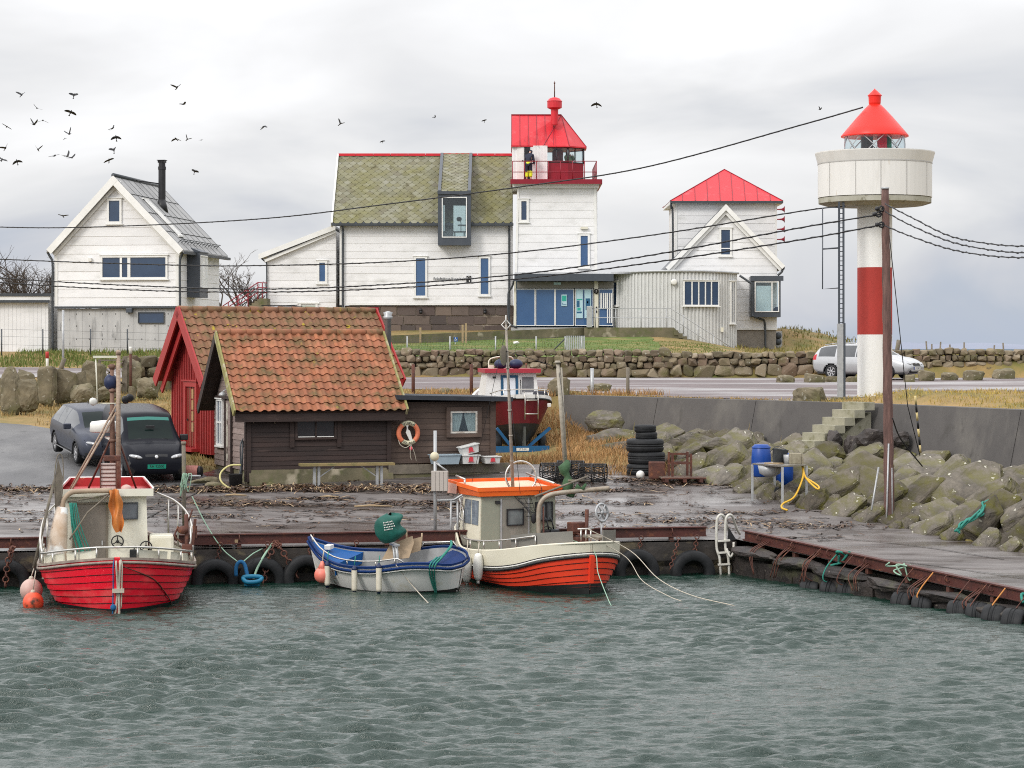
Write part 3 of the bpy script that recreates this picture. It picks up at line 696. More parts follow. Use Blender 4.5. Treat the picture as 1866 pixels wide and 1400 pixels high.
# ---------------------------------------------------------------- main house (frontal, 125 m away)
def main_house():
 Y=125.0;D=8.2
 t=T('white_house','long white boarded house with mossy slate roof and dark grey dormer','house',(fx(770,Y),Y,6.3),wc=True)
 x0,x1,zb,ze=fx(621,Y),fx(934,Y),fz(553,Y),fz(406,Y)
 zr=fz(284,Y+D/2)
 core=MB();core.prism([(x0+.02,Y+.06,zb),(x0+.02,Y+D,zb),(x0+.02,Y+D,ze),(x0+.02,Y+D/2,zr-.12),(x0+.02,Y+.06,ze)],(x1-x0,0,0))
 lap(core,[(x0,zb),(x1,zb),(x1,ze),(x0,ze)],Y,.405)
 core.build('wall',WHITE,t)
 tr=MB();tr.box(x0-.06,x0+.12,Y-.05,Y+.1,zb-.05,ze);tr.box(x0-.06,x1,Y-.045,Y+.02,zb-.10,zb-.004)
 tr.build('corner_board',TRIM,t)
 bs=MB();rnd=random.Random(4)
 bx0,bx1,zf=fx(628,Y),fx(938,Y),5.9
 bs.box(bx0,bx1,Y+.16,Y+D,zf,zb-.12,1)
 rows=[(zb-.14,.52),(zb-.68,.48),(zb-1.18,.5),(zb-1.7,.4)]
 for zt,h in rows:
  x=bx0
  while x<bx1-.1:
   l=min(rnd.uniform(.6,1.5),bx1-x)
   j=lambda:rnd.uniform(-.03,.03);xa,xb,za,zb_=x+.02,x+l-.02,zt-h+.02,zt-.02;d_=rnd.uniform(0,.06);bs.hexa([(xa+j(),Y+.10-d_,za+j()),(xb+j(),Y+.10-d_,za+j()),(xb,Y+.34,za),(xa,Y+.34,za),(xa+j(),Y+.10-d_,zb_+j()),(xb+j(),Y+.10-d_,zb_+j()),(xb,Y+.34,zb_),(xa,Y+.34,zb_)])
   x+=l+.015
 bs.build('granite_base',[MASONRY,MORTAR],t)
 ov=.38;O=Vector((x0-.42,Y-ov,ze-.10));A=Vector((0,D/2+ov,zr-ze+.10));sl=A.length;A.normalize();N=Vector((0,-A.z,A.y))
 w=x1-x0+.42
 top=O+A*sl
 rf=MB();rf.prism([O-N*.10,O+N*.0,top,top-N*.10],(w,0,0));bk=Vector((0,-A.y,A.z))
 rf.prism([top+Vector((0,.02,0)),top+Vector((0,.02,-.12)),Vector((O.x,Y+D+ov,O.z-.12)),Vector((O.x,Y+D+ov,O.z))],(w,0,0))
 r=rf.build('roof',DARKMETAL,t)
 sm=MB();slates(sm,top,Vector((1,0,0)),-A,N,w,sl,.42,.245,random.Random(2));s_=sm.build('slates',SLATE,r)
 rd=MB()
 k=int(w/.9)
 for i in range(k):rd.bar(top+Vector((i*w/k,0,.05)),top+Vector(((i+1)*w/k-.02,0,.05)),.26,.14)
 rd.build('ridge_cap',REDROOF,r)
 vg=MB();vg.bar(O-Vector((.04,0,.0))-N*.05,top-Vector((.04,0,0))-N*.03,.09,.34,up=N);vg.build('verge_board',TRIM,r)
 gt=MB();gt.bar((O.x-.05,Y-ov-.06,ze-.12),(x1+.05,Y-ov-.06,ze-.12),.14,.13);gt.bar((O.x,Y-.18,ze-.17),(x1,Y-.18,ze-.17),.34,.04);gt.build('gutter',GUTTER,t)
 for px in(625,928):
  X=fx(px,Y);pipe(t,[(X,Y-ov,ze-.2),(X,Y-.25,ze-.35),(X,Y-.13,ze-.6),(X,Y-.13,8),(X,Y-.13,6.5)],.06)
 window(t,None,fx(758,Y),fx(775,Y),fz(539,Y),fz(471,Y),Y-.02,.10,glass=BLUEGLASS)
 window(t,None,fx(876,Y),fx(890,Y),fz(536,Y),fz(471,Y),Y-.02,.10,glass=BLUEGLASS)
 yd=Y-.75;dx0,dx1,dz0,dz1=fx(798,yd),fx(858,yd),fz(447,yd),fz(354,yd)
 dm=MB()
 dm.box(dx0,dx0+.20,yd,Y+2.3,dz0,dz1);dm.box(dx1-.20,dx1,yd,Y+2.3,dz0,dz1)
 dm.box(dx0+.2,dx1-.2,yd,Y+2.3,dz0,dz0+.40);dm.box(dx0+.2,dx1-.2,yd,Y+2.3,dz1-.16,dz1)
 for xx in(dx0,dx1-.16):
  dm.prism([(xx,yd-.06,dz1),(xx,yd-.06,dz1+.20),(xx,Y+D/2-.1,zr+.16),(xx,Y+D/2-.1,zr-.2)],(.16,0,0))
 dm.box(dx0-.02,dx1+.02,yd-.10,yd+.02,dz1+.003,dz1+.16)
 d=dm.build('dormer',DARKMETAL,t)
 ds=MB();o2=Vector((dx0+.16,yd-.04,dz1+.10));t2=Vector((dx0+.16,Y+D/2-.1,zr+.08));a2=t2-o2;l2=a2.length;a2.normalize();n2=Vector((0,-a2.z,a2.y))
 slates(ds,t2,Vector((1,0,0)),-a2,n2,dx1-dx0-.32,l2,.36,.22,random.Random(9));ds.add([o2-n2*.02,o2+Vector((dx1-dx0-.32,0,0))-n2*.02,t2+Vector((dx1-dx0-.32,0,0))-n2*.02,t2-n2*.02],[(0,1,2,3)])
 ds.build('slates',SLATE,d)
 gx0,gx1,gz0,gz1=dx0+.26,dx1-.26,dz0+.46,dz1-.2
 f=window(t,None,gx0,gx1,gz0,gz1,yd-.01,.05,glass=CLEAR,sill=False,proud=.03,inset=-.01)
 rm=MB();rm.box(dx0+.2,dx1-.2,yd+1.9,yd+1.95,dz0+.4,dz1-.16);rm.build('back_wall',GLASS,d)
 pl=MB();pl.box(lerp(gx0,gx1,.46),gx1-.02,yd+.035,yd+.045,gz0+.02,lerp(gz0,gz1,.80));pl.box(gx0+.02,gx0+.10,yd+.035,yd+.045,gz0+.3,gz1-.4);pl.build('painted_sky_panel',PAINTLIGHT,d)  # pale panel behind the glass paints the bright sky seen through the dormer
 tb=MB();xm=lerp(gx0,gx1,.74)
 tb.box(xm-.35,xm+.3,yd-.0+.005,yd+.03,gz0+.24,gz0+.29);tb.box(xm-.3,xm-.26,yd-.0+.005,yd+.018,gz0,gz0+.24);tb.box(xm+.2,xm+.24,yd-.0+.005,yd+.018,gz0,gz0+.24)
 tb.tube([(xm+.05,yd+.018,gz0+.29),(xm+.05,yd+.018,gz0+.75)],.012);tb.box(xm-.12,xm+.3,yd-.0+.005,yd+.03,gz0+.60,gz0+.65);tb.sph((xm-.05,yd+.018,gz0+.95),(.14,.014,.12),8,6);tb.tube([(xm+.05,yd+.018,gz0+.75),(xm-.02,yd+.018,gz0+.9)],.012)
 S('telescope_stand',tb,BLACK,'small dark viewing stand behind the dormer window','stand')
 sg=MB();sg.box(fx(850,Y),fx(858.5,Y),Y-.075,Y-.03,fz(515,Y),fz(503,Y));e=sg.build('emblem',BLACK,t)
 em=MB();em.torus((fx(854.5,Y),Y-.08,fz(507,Y)),.07,.012,(0,1,0),12,4);em.box(fx(854.6,Y),fx(856.2,Y),Y-.082,Y-.076,fz(514,Y),fz(511,Y));em.build('emblem_mark',RADOME,e)
 text('lettering','Friluftsfyret Kvassheim',.245,GUTTER,t,face_m((fx(820,Y),Y-.05,fz(508.6,Y))),sx=.80)
 for px in(645,767,884):
  X=fx(px,Y);q=MB();q.lathe([(.02,.16),(.10,.13),(.10,.08),(.07,.06)],(X,Y-.12,fz(569,Y)),10);q.lathe([(.075,-.1),(.09,.06)],(X,Y-.12,fz(569,Y)),10);q.bar((X,Y-.12,fz(563,Y)),(X,Y+.2,fz(563,Y)),.04,.04);q.build('wall_lamp',BLACK,t)
 dr=MB();dr.box(fx(668,Y),fx(690,Y),Y+.02,Y+.12,6.3,fz(560,Y));dr.build('door',REDDARK,t)
 Ya=126.0
 a=T('lean_to_annex','low white boarded annex with slanting roof at the left end of the slate-roofed house','annex',(fx(545,Ya),Ya,6.3),wc=True)
 ax0,ax1=fx(487,Ya),fx(612,Ya);zl,zr2=fz(468,Ya),fz(419,Ya)
 q=MB();lap(q,[(ax0,6.2),(ax1,6.2),(ax1,zr2),(ax0,zl)],Ya,.405)
 q.prism([(ax0+.02,Ya+.06,6.2),(ax1,Ya+.06,6.2),(ax1,Ya+.06,zr2-.05),(ax0+.02,Ya+.06,zl-.05)],(0,6.5,0));q.build('wall',WHITE,a)
 rf=MB();p0=Vector((ax0-.42,Ya-.3,fz(470,Ya)));p1=Vector((ax1,Ya-.3,fz(416,Ya)))
 rf.prism([p0,p1,p1+Vector((0,0,.12)),p0+Vector((0,0,.12))],(0,7,0));r=rf.build('roof',DARKMETAL,a)
 vb=MB();vb.prism([p0+Vector((-.02,-.05,-.10)),p1+Vector((0,-.05,-.10)),p1+Vector((0,-.05,.19)),p0+Vector((-.02,-.05,.19))],(0,.05,0));vb.prism([p0+Vector((.3,.06,-.26)),p1+Vector((0,.06,-.26)),p1+Vector((0,.06,-.1)),p0+Vector((.3,.06,-.1))],(0,.2,0));vb.build('verge_board',TRIM,r)
 window(a,None,fx(582,Ya),fx(592.5,Ya),fz(513,Ya),fz(479,Ya),Ya-.02,.12,glass=BLUEGLASS)
 dq=MB();dq.box(fx(549,Ya),fx(575,Ya),Ya-.05,Ya+.02,6.2,fz(557,Ya));fq=MB()
 X0,X1,Z1=fx(549,Ya),fx(575,Ya),fz(557,Ya)
 fq.box(X0-.12,X0-.002,Ya-.08,Ya,6.2,Z1+.1);fq.box(X1+.002,X1+.12,Ya-.08,Ya,6.2,Z1+.1);fq.box(X0-.2,X1+.2,Ya-.10,Ya,Z1+.103,Z1+.17)
 d=dq.build('door',mat('pale_green_door',(.40,.45,.38),rough=.5),a);fq.build('frame',TRIM,d)
 pipe(a,[(ax0-.3,Ya-.2,zl-.1),(ax0-.1,Ya-.1,zl-.3),(ax0-.02,Ya-.1,zl-.6),(ax0-.02,Ya-.1,6.3)],.04)
main_house()
# ---------------------------------------------------------------- lighthouse tower joined to the house
def lighthouse():
 Y=124.0
 t=T('lighthouse_tower','square white lighthouse with red gallery and red lantern roof joined to the slate-roofed house','lighthouse',(fx(1013,Y),Y,6.4),wc=True)
 zt,zb=fz(342,Y),6.3
 bl,br,tl,tr=fx(936,Y),fx(1088,Y),fx(943,Y),fx(1085,Y);D=5.2
 q=MB();lap(q,[(bl,zb),(br,zb),(tr,zt),(tl,zt)],Y,.43)
 q.hexa([(bl+.02,Y+.06,zb),(br-.02,Y+.06,zb),(br-.02,Y+D,zb),(bl+.02,Y+D,zb),(tl+.02,Y+.06,zt),(tr-.02,Y+.06,zt),(tr-.02,Y+D-.2,zt),(tl+.02,Y+D-.2,zt)])
 M=Matrix.Translation((br,Y+.05,0))@Matrix.Rotation(R(90+2.5),4,'Z');q.M=M;lap(q,[(0,zb),(D,zb),(D-.1,zt),(0,zt)],0,.43);q.M=None
 q.build('wall',WHITE,t)
 cb=MB();cb.bar((br-.02,Y-.03,zb),(tr-.02,Y-.03,zt),.14,.06,up=(0,1,0));cb.bar((bl+.04,Y-.03,zb),(tl+.04,Y-.03,zt),.12,.06,up=(0,1,0));cb.build('corner_board',TRIM,t)
 cn=MB();cn.box(fx(935,Y)-.02,fx(1091,Y),Y-.28,Y+D+.2,zt-.02,fz(335,Y));cn.box(fx(933,Y),fx(1094,Y),Y-.4,Y+D+.3,fz(335,Y)+.002,fz(331.5,Y));cn.build('cornice',TRIM,t)
 zd=fz(328,Y-.5)
 dk=MB();X0,X1=fx(931,Y-.5),fx(1094,Y-.5)
 dk.box(X0,X1,Y-.55,Y+D+.4,zd-.13,zd);dk.box(X0-.03,X1+.06,Y-.62,Y-.55,zd-.22,zd+.03);dk.box(X1,X1+.10,Y-.55,Y+D+.4,zd-.22,zd+.03);dk.build('gallery',REDDARK,t)
 ds=MB();ds.box(X0+.01,X1-.01,Y-.54,Y+D+.3,zd+.002,zd+.012);ds.build('deck',REDROOF,t)
 ra=MB();yr=Y-.5;h=1.0
 xr=fx(1087,yr);xl=fx(934,yr)
 for z in(.42,h):ra.tube([(xl,yr,zd+z),(xr,yr,zd+z),(xr,Y+D+.2,zd+z)],.024,6)
 for x in[xl+(xr-xl)*k/7 for k in range(8)]:ra.tube([(x,yr,zd),(x,yr,zd+h)],.022,6)
 for y in(Y+1,Y+2.5,Y+4,Y+D+.2):ra.tube([(xr,y,zd),(xr,y,zd+h)],.022,6)
 ra.build('railing',REDDARK,t)
 zE=fz(266,Y+.9);yl=Y+.75;cx,cy,rr=fx(1013,Y+2.5),Y+2.5,1.62
 xa,xb=fx(933,yl),fx(997.5,yl)
 bx=MB();bx.box(xa+.02,xb,yl+.03,Y+4.3,zd,zE)
 x=xa
 while x<xb-.05:
  bx.box(x,min(x+.155,xb),yl,yl+.03,zd+.02,zE);x+=.163
 bx.build('watch_room',WHITE,t)
 op=MB();op.box(fx(955.5,yl),fx(966,yl),yl-.02,yl-.004,zd+.02,fz(267.5,yl));op.build('doorway',BLACK,t)
 dd=MB();dd.box(fx(942,yl),fx(954.5,yl),yl-.03,yl-.003,zd+.03,fz(267,yl));d=dd.build('door',TRIM,t)
 dh=MB();dh.box(fx(951,yl),fx(953.5,yl),yl-.06,yl-.032,fz(293,yl)-.03,fz(293,yl)+.02);dh.build('handle',BLACK,d)
 ang=[R(-157.5+22.5*0+45*k)for k in range(8)]
 ring=[(cx+rr*math.cos(a),cy+rr*math.sin(a))for a in ang]
 zs_=fz(296,yl)
 lo=MB();vs=[(x,y,zd)for x,y in ring]+[(x,y,zs_)for x,y in ring]
 lo.add(vs,[(i,(i+1)%8,8+(i+1)%8,8+i)for i in range(8)]+[tuple(range(8,16))]);lo.build('lantern_base',REDDARK,t)
 gl=MB();rg=.97
 for i in range(8):
  (xA,yA),(xB,yB)=ring[i],ring[(i+1)%8]
  p=[(cx+(x-cx)*rg,cy+(y-cy)*rg)for x,y in((xA,yA),(xB,yB))]
  gl.add([(*p[0],zs_),(*p[1],zs_),(*p[1],zE),(*p[0],zE)],[(0,1,2,3)])
 gl.build('lantern_glass',CLEAR,t,fix=False)
 fr=MB()
 for i in range(8):
  x,y=ring[i];x2,y2=ring[(i+1)%8]
  fr.tube([(x,y,zs_),(x,y,zE)],.05,6);fr.tube([(x,y,zs_+.03),(x2,y2,zs_+.03)],.035,6);fr.tube([(x,y,zE-.05),(x2,y2,zE-.05)],.06,6)
  fr.tube([((x+x2)/2,(y+y2)/2,zs_),((x+x2)/2,(y+y2)/2,zE)],.02,5)
 fr.build('glazing_bars',GUTTER,t)
 li=MB();li.lathe([(.22,zs_-.6),(.22,zs_),(.30,zs_+.1),(.30,zE-.15),(.12,zE)],(cx+.1,cy,0),12);li.build('lamp_housing',REDDARK,t)
 re=MB();e=.18;ze2=zE;zr=fz(210,cy);yc=cy
 E=[(xa-.03,yl-e),(xb+.1,yl-e)]
 Ev=[(cx+(rr+e)*math.cos(a),cy+(rr+e)*math.sin(a))for a in ang]
 order=sorted([p for p in Ev],key=lambda p:math.atan2(p[1]-cy,p[0]-cx))
 arc=[p for p in order if p[0]>cx-.9]
 eave=[(xa-.05,yl-e)]+[(p[0],p[1])for p in arc]+[(xa-.05,Y+4.3+e)]
 rdg=[(xa-.03,yc),(fx(1023,yc),yc)]
 n=len(eave);vs=[(x,y,ze2)for x,y in eave]+[(x,y,ze2-.07)for x,y in eave]+[(rdg[0][0],rdg[0][1],zr),(rdg[1][0],rdg[1][1],zr)]
 ia,ib=2*n,2*n+1;fs=[]
 k1=1;k2=n-2
 fs.append((0,1,ib,ia));fs.append((n-2,n-1,ia,ib))
 for i in range(1,n-2):fs.append((i,i+1,ib))
 for i in range(n-1):fs.append((i,n+i,n+i+1,i+1))
 fs.append((0,ia,n-1));fs.append((0,n-1,2*n-1,n));fs.append(tuple(range(n,2*n)))
 re.add(vs,fs);r=re.build('roof',REDROOF,t)
 sm=MB();A=Vector((0,yc-yl+e,zr-ze2))
 for k in range(6):
  x=lerp(xa-.03,rdg[1][0],k/6);sm.bar((x,yl-e-.01,ze2+.01),(x,yc,zr+.01),.03,.03)
 for i in range(1,n-1):sm.bar((*eave[i],ze2+.012),(rdg[1][0],rdg[1][1],zr+.012),.035,.035)
 sm.bar((xa-.04,yc,zr+.02),(rdg[1][0],yc,zr+.02),.10,.05);sm.build('seams',REDDARK,r)
 bl_=MB();bxx=fx(1010,yc);z0=fz(214,yc)
 bl_.lathe([(.20,z0-.5),(.20,fz(203,yc)),(.30,fz(201.5,yc)),(.40,fz(200,yc)),(.40,fz(188.5,yc)),(.43,fz(188,yc)),(.36,fz(186,yc)),(.28,fz(183,yc)),(.13,fz(181,yc)),(.0,fz(180.5,yc))],(bxx,yc-.9,0),18,sm=False)
 bl_.build('ventilator_ball',REDROOF,r)
 sp=MB();sp.tube([(bxx,yc-.9,fz(181,yc)),(bxx,yc-.9,fz(158,yc)),(bxx,yc-.9,fz(151,yc))],[.03,.025,.008],6);sp.sph((bxx,yc-.9,fz(155,yc)),.05,8,5);sp.build('lightning_rod',RUST,r)
 window(t,None,fx(950,Y),fx(959.5,Y),fz(401,Y),fz(367,Y),Y-.02,.12,glass=GLASS)
 window(t,None,fx(1058,Y),fx(1071,Y),fz(485,Y),fz(430,Y),Y-.02,.11,glass=BLUEGLASS)
 lb=MB();lb.box(fx(1058,Y),fx(1071,Y),Y-.18,Y-.02,fz(418,Y),fz(414,Y));lb.build('porch_lamp',CREAM,t)
 return zd,yl,(cx,cy),zs_
LH=lighthouse()
# ---------------------------------------------------------------- glazed entrance
def entrance():
 Y=121.0
 t=T('glass_entrance','low flat-roofed entrance with blue glass front below the lighthouse tower','entrance',(fx(1026,Y),Y,6.3),wc=True)
 x0,x1,zt,zb=fx(938,Y),fx(1117,Y),fz(504,Y),fz(597,Y)
 rf=MB();rf.box(x0,x1,Y-.6,Y+4,zt-.12,zt+.10);rf.box(x0-.02,x1,Y-.68,Y-.6,zt-.26,zt+.12);r=rf.build('roof',DARKMETAL,t)
 wt=MB();wt.hexa([(x0,Y-.55,zt+.11),(fx(1150,Y),Y-.55,zt+.11),(fx(1150,Y),Y+3,zt+.25),(x0,Y+3,zt+.25),(x0,Y-.55,zt+.13),(fx(1150,Y),Y-.55,zt+.13),(fx(1150,Y),Y+3,zt+.32),(x0,Y+3,zt+.32)]);wt.build('roof_sheet',STEEL,r)
 sf=MB();sf.box(x0+.1,x1,Y-.05,Y+.1,zt-.6,zt-.27);
 for k in range(9):sf.lathe([(.05,0),(.05,.06)],(lerp(x0+.6,x1-.3,k/8),Y-.5,zt-.33),8)
 sf.build('fascia',mat('taupe_board',(.20,.19,.17),rough=.7),t)
 bk=MB();bk.box(x0+.05,x1,Y+.35,Y+3.5,zb-.1,zt-.2);bk.build('inner_wall',mat('entrance_inside',(.05,.13,.20),(.04,.09,.15),.8,.6),t)
 zf=zt-.62
 def gp(a,b,z0,z1,g=BLUEGLASS):
  window(t,None,fx(a,Y),fx(b,Y),z0,z1,Y+.02,.035,glass=g,sill=False,proud=.05,inset=0)
 for a,b in((941,974),(977,1010),(1013,1045),(1049,1080)):gp(a,b,zb+.12,zf-.06)
 gp(1092,1116,zb+.12,zf-.06)
 ps=MB();ps.box(fx(1083,Y),fx(1090,Y),Y-.10,Y+.2,zb,zt-.12);ps.box(x0-.05,fx(940,Y),Y-.08,Y+.2,zb,zt-.12);ps.build('post',CREAM,t)
 wb=MB()
 for a,b,z0,z1 in((1094,1096.5,.5,1),(1098.5,1101,.5,1),(1102.5,1105,.5,1),(1106,1108,.05,1),(1110,1112,.05,1),(1113.5,1115.5,.05,1)):
  za,zc_=zb+.15,zf-.25
  wb.box(fx(a,Y),fx(b,Y),Y-.075,Y-.05,lerp(za,zc_,z0),zc_)
 wb.build('window_strips',TRIM,t)
 def poster(a,b,c,d,m,nm='poster'):
  q=MB();q.box(fx(a,Y),fx(b,Y),Y-.045,Y-.037,fz(d,Y),fz(c,Y));return q.build(nm,m,t)
 POST=mat('pale_poster',(.42,.60,.66),rough=.5);PG=mat('green_print',(.03,.36,.28),rough=.5);PB=mat('blue_print',(.02,.10,.20),rough=.5)
 def pr(par,a,b,c,d,m):
  q=MB();q.box(fx(a,Y),fx(b,Y),Y-.052,Y-.0465,fz(d,Y),fz(c,Y));q.build('print',m,par)
 p=poster(1023,1033,537,558,POST);pr(p,1024,1032,539,549,PG);pr(p,1024.5,1026,552,553.5,PB);pr(p,1024,1032,555,556,PB)
 p=poster(1050,1062,528,580,POST);pr(p,1051,1061,545,547,PG);pr(p,1051,1056,548,560,PB);pr(p,1052,1058,561,566,PG);pr(p,1051,1060,568,571,PB)
 p=poster(1065,1077,528,580,POST);pr(p,1067,1075.5,544,565,PB);pr(p,1069.5,1072,549,553,POST)
 for a,b,tx,m in((1010,520,'61',None),):
  q=MB();q.box(fx(1009,Y),fx(1022,Y),Y-.11,Y-.052,fz(519,Y),fz(514.5,Y));q.build('number_plate',POST,t)
 q=MB();q.lathe([(.13,0),(.13,.05)],(fx(1086.5,Y),Y-.11,fz(531.5,Y)),16,axis=(0,-1,0));e=q.build('round_sign',BLACK,t)
 q=MB();q.bar((fx(1085.9,Y),Y-.165,fz(534,Y)),(fx(1087.2,Y),Y-.165,fz(529,Y)),.03,.01);q.bar((fx(1085.4,Y),Y-.165,fz(530.4,Y)),(fx(1087.4,Y),Y-.165,fz(529,Y)),.03,.01);q.build('sign_mark',RADOME,e)
 q=MB()
 for z in(559,566):q.box(fx(1085.7,Y),fx(1087.8,Y),Y-.14,Y-.10,fz(z+4,Y),fz(z,Y))
 q.build('letter_box',BLACK,t)
 pipe(t,[(x0-.05,Y-.5,zt-.2),(x0-.12,Y-.3,zt-.5),(x0-.3,Y-.1,zt-.8),(x0-.34,Y-.1,8),(x0-.3,Y-.1,6.7),(x0+.1,Y-.12,6.4)],.055)
 q=MB();q.box(x0-.2,x1,Y-.1,Y+3.5,5.6,zb);q.build('plinth',GREYWALL,t)
entrance()
# ---------------------------------------------------------------- corrugated pavilion with a curved wall
def pavilion():
 Y=121.5
 t=T('corrugated_pavilion','pale grey corrugated pavilion with a curved wall right of the glass entrance','pavilion',(fx(1230,Y),Y,5.2),wc=True)
 xa,xb=fx(1117,Y),fx(1343,Y);xc=(xa+xb)/2;hw=(xb-xa)/2;bul=1.7
 Rr=(hw*hw+bul*bul)/(2*bul);cy=Y+Rr-bul;a0=math.asin(hw/Rr)
 CORR=mat('corrugated_sheet',(.62,.625,.61),(.54,.545,.535),.8,.45,spec=.4,c3=(.38,.385,.38),c3s=.5,c3r=(.6,.8))
 zb=5.0;q=MB();n=560
 def pt(u,off=0):a=lerp(-a0,a0,u);return(xc+(Rr+off)*math.sin(a),cy-(Rr+off)*math.cos(a))
 ztop=lambda u:fz(499,Y)+.35*math.sin(math.pi*u)*.2
 vs=[];nr=38
 for i in range(n+1):
  u=i/n;w=.035*(1 if math.sin(u*nr*2*math.pi)>0 else-1)*min(1,3*abs(math.sin(u*nr*2*math.pi)));x,y=pt(u,w);vs+=[(x,y,zb),(x,y,ztop(u))]
 q.add(vs,[(2*i,2*i+2,2*i+3,2*i+1)for i in range(n)]);
 q.box(xa+.05,xb-.05,Y+.4,Y+5,zb,fz(500,Y)-.05);q.build('curved_wall',CORR,t)
 cp=MB();pts=[(*pt(i/40,.06),ztop(i/40)+.02)for i in range(41)]
 cp.tube(pts,.07,6);cp.add([(x,y,z)for x,y,z in pts]+[(xb,Y+5,fz(496,Y)),(xa,Y+5,fz(496,Y))],[tuple(range(43))]);cp.build('roof',STEEL,t)
 def win(u0,u1,z0,z1,mull=()):
  um=(u0+u1)/2;a=lerp(-a0,a0,um);x,y=pt(um,.0);w=2*(a0*Rr)*(u1-u0)
  M=Matrix.Translation((x,y,0))@Matrix.Rotation(a,4,'Z')
  window(t,M,-w/2,w/2,z0,z1,-.02,.06,mull=[(k*w,.06)for k in mull],proud=.10,sill=True,glass=GLASS,inset=.02)
 def U(px):return(math.asin(max(-1,min(1,(fx(px,Y-.9)-xc)/Rr)))+a0)/(2*a0)
 win(U(1243),U(1305),fz(556,Y-1),fz(514,Y-1),(-.28,-.08,.12,.30))
 win(U(1121.5),U(1127),fz(556,Y),fz(515,Y),())
 win(U(1331.5),U(1338),fz(588,Y),fz(515,Y),(0,))
 q=MB();x,y=pt(U(1226),.05);q.lathe([(.16,0),(.16,.14),(.10,.16)],(x,y,fz(515,Y-1)),16,axis=(0,-1,0));q.build('wall_lamp',RADOME,t)
 q=MB();x,y=pt(U(1314),.05);q.box(x-.06,x+.08,y-.12,y,fz(605,Y-1),fz(597,Y-1));q.build('socket_box',CREAM,t)
pavilion()
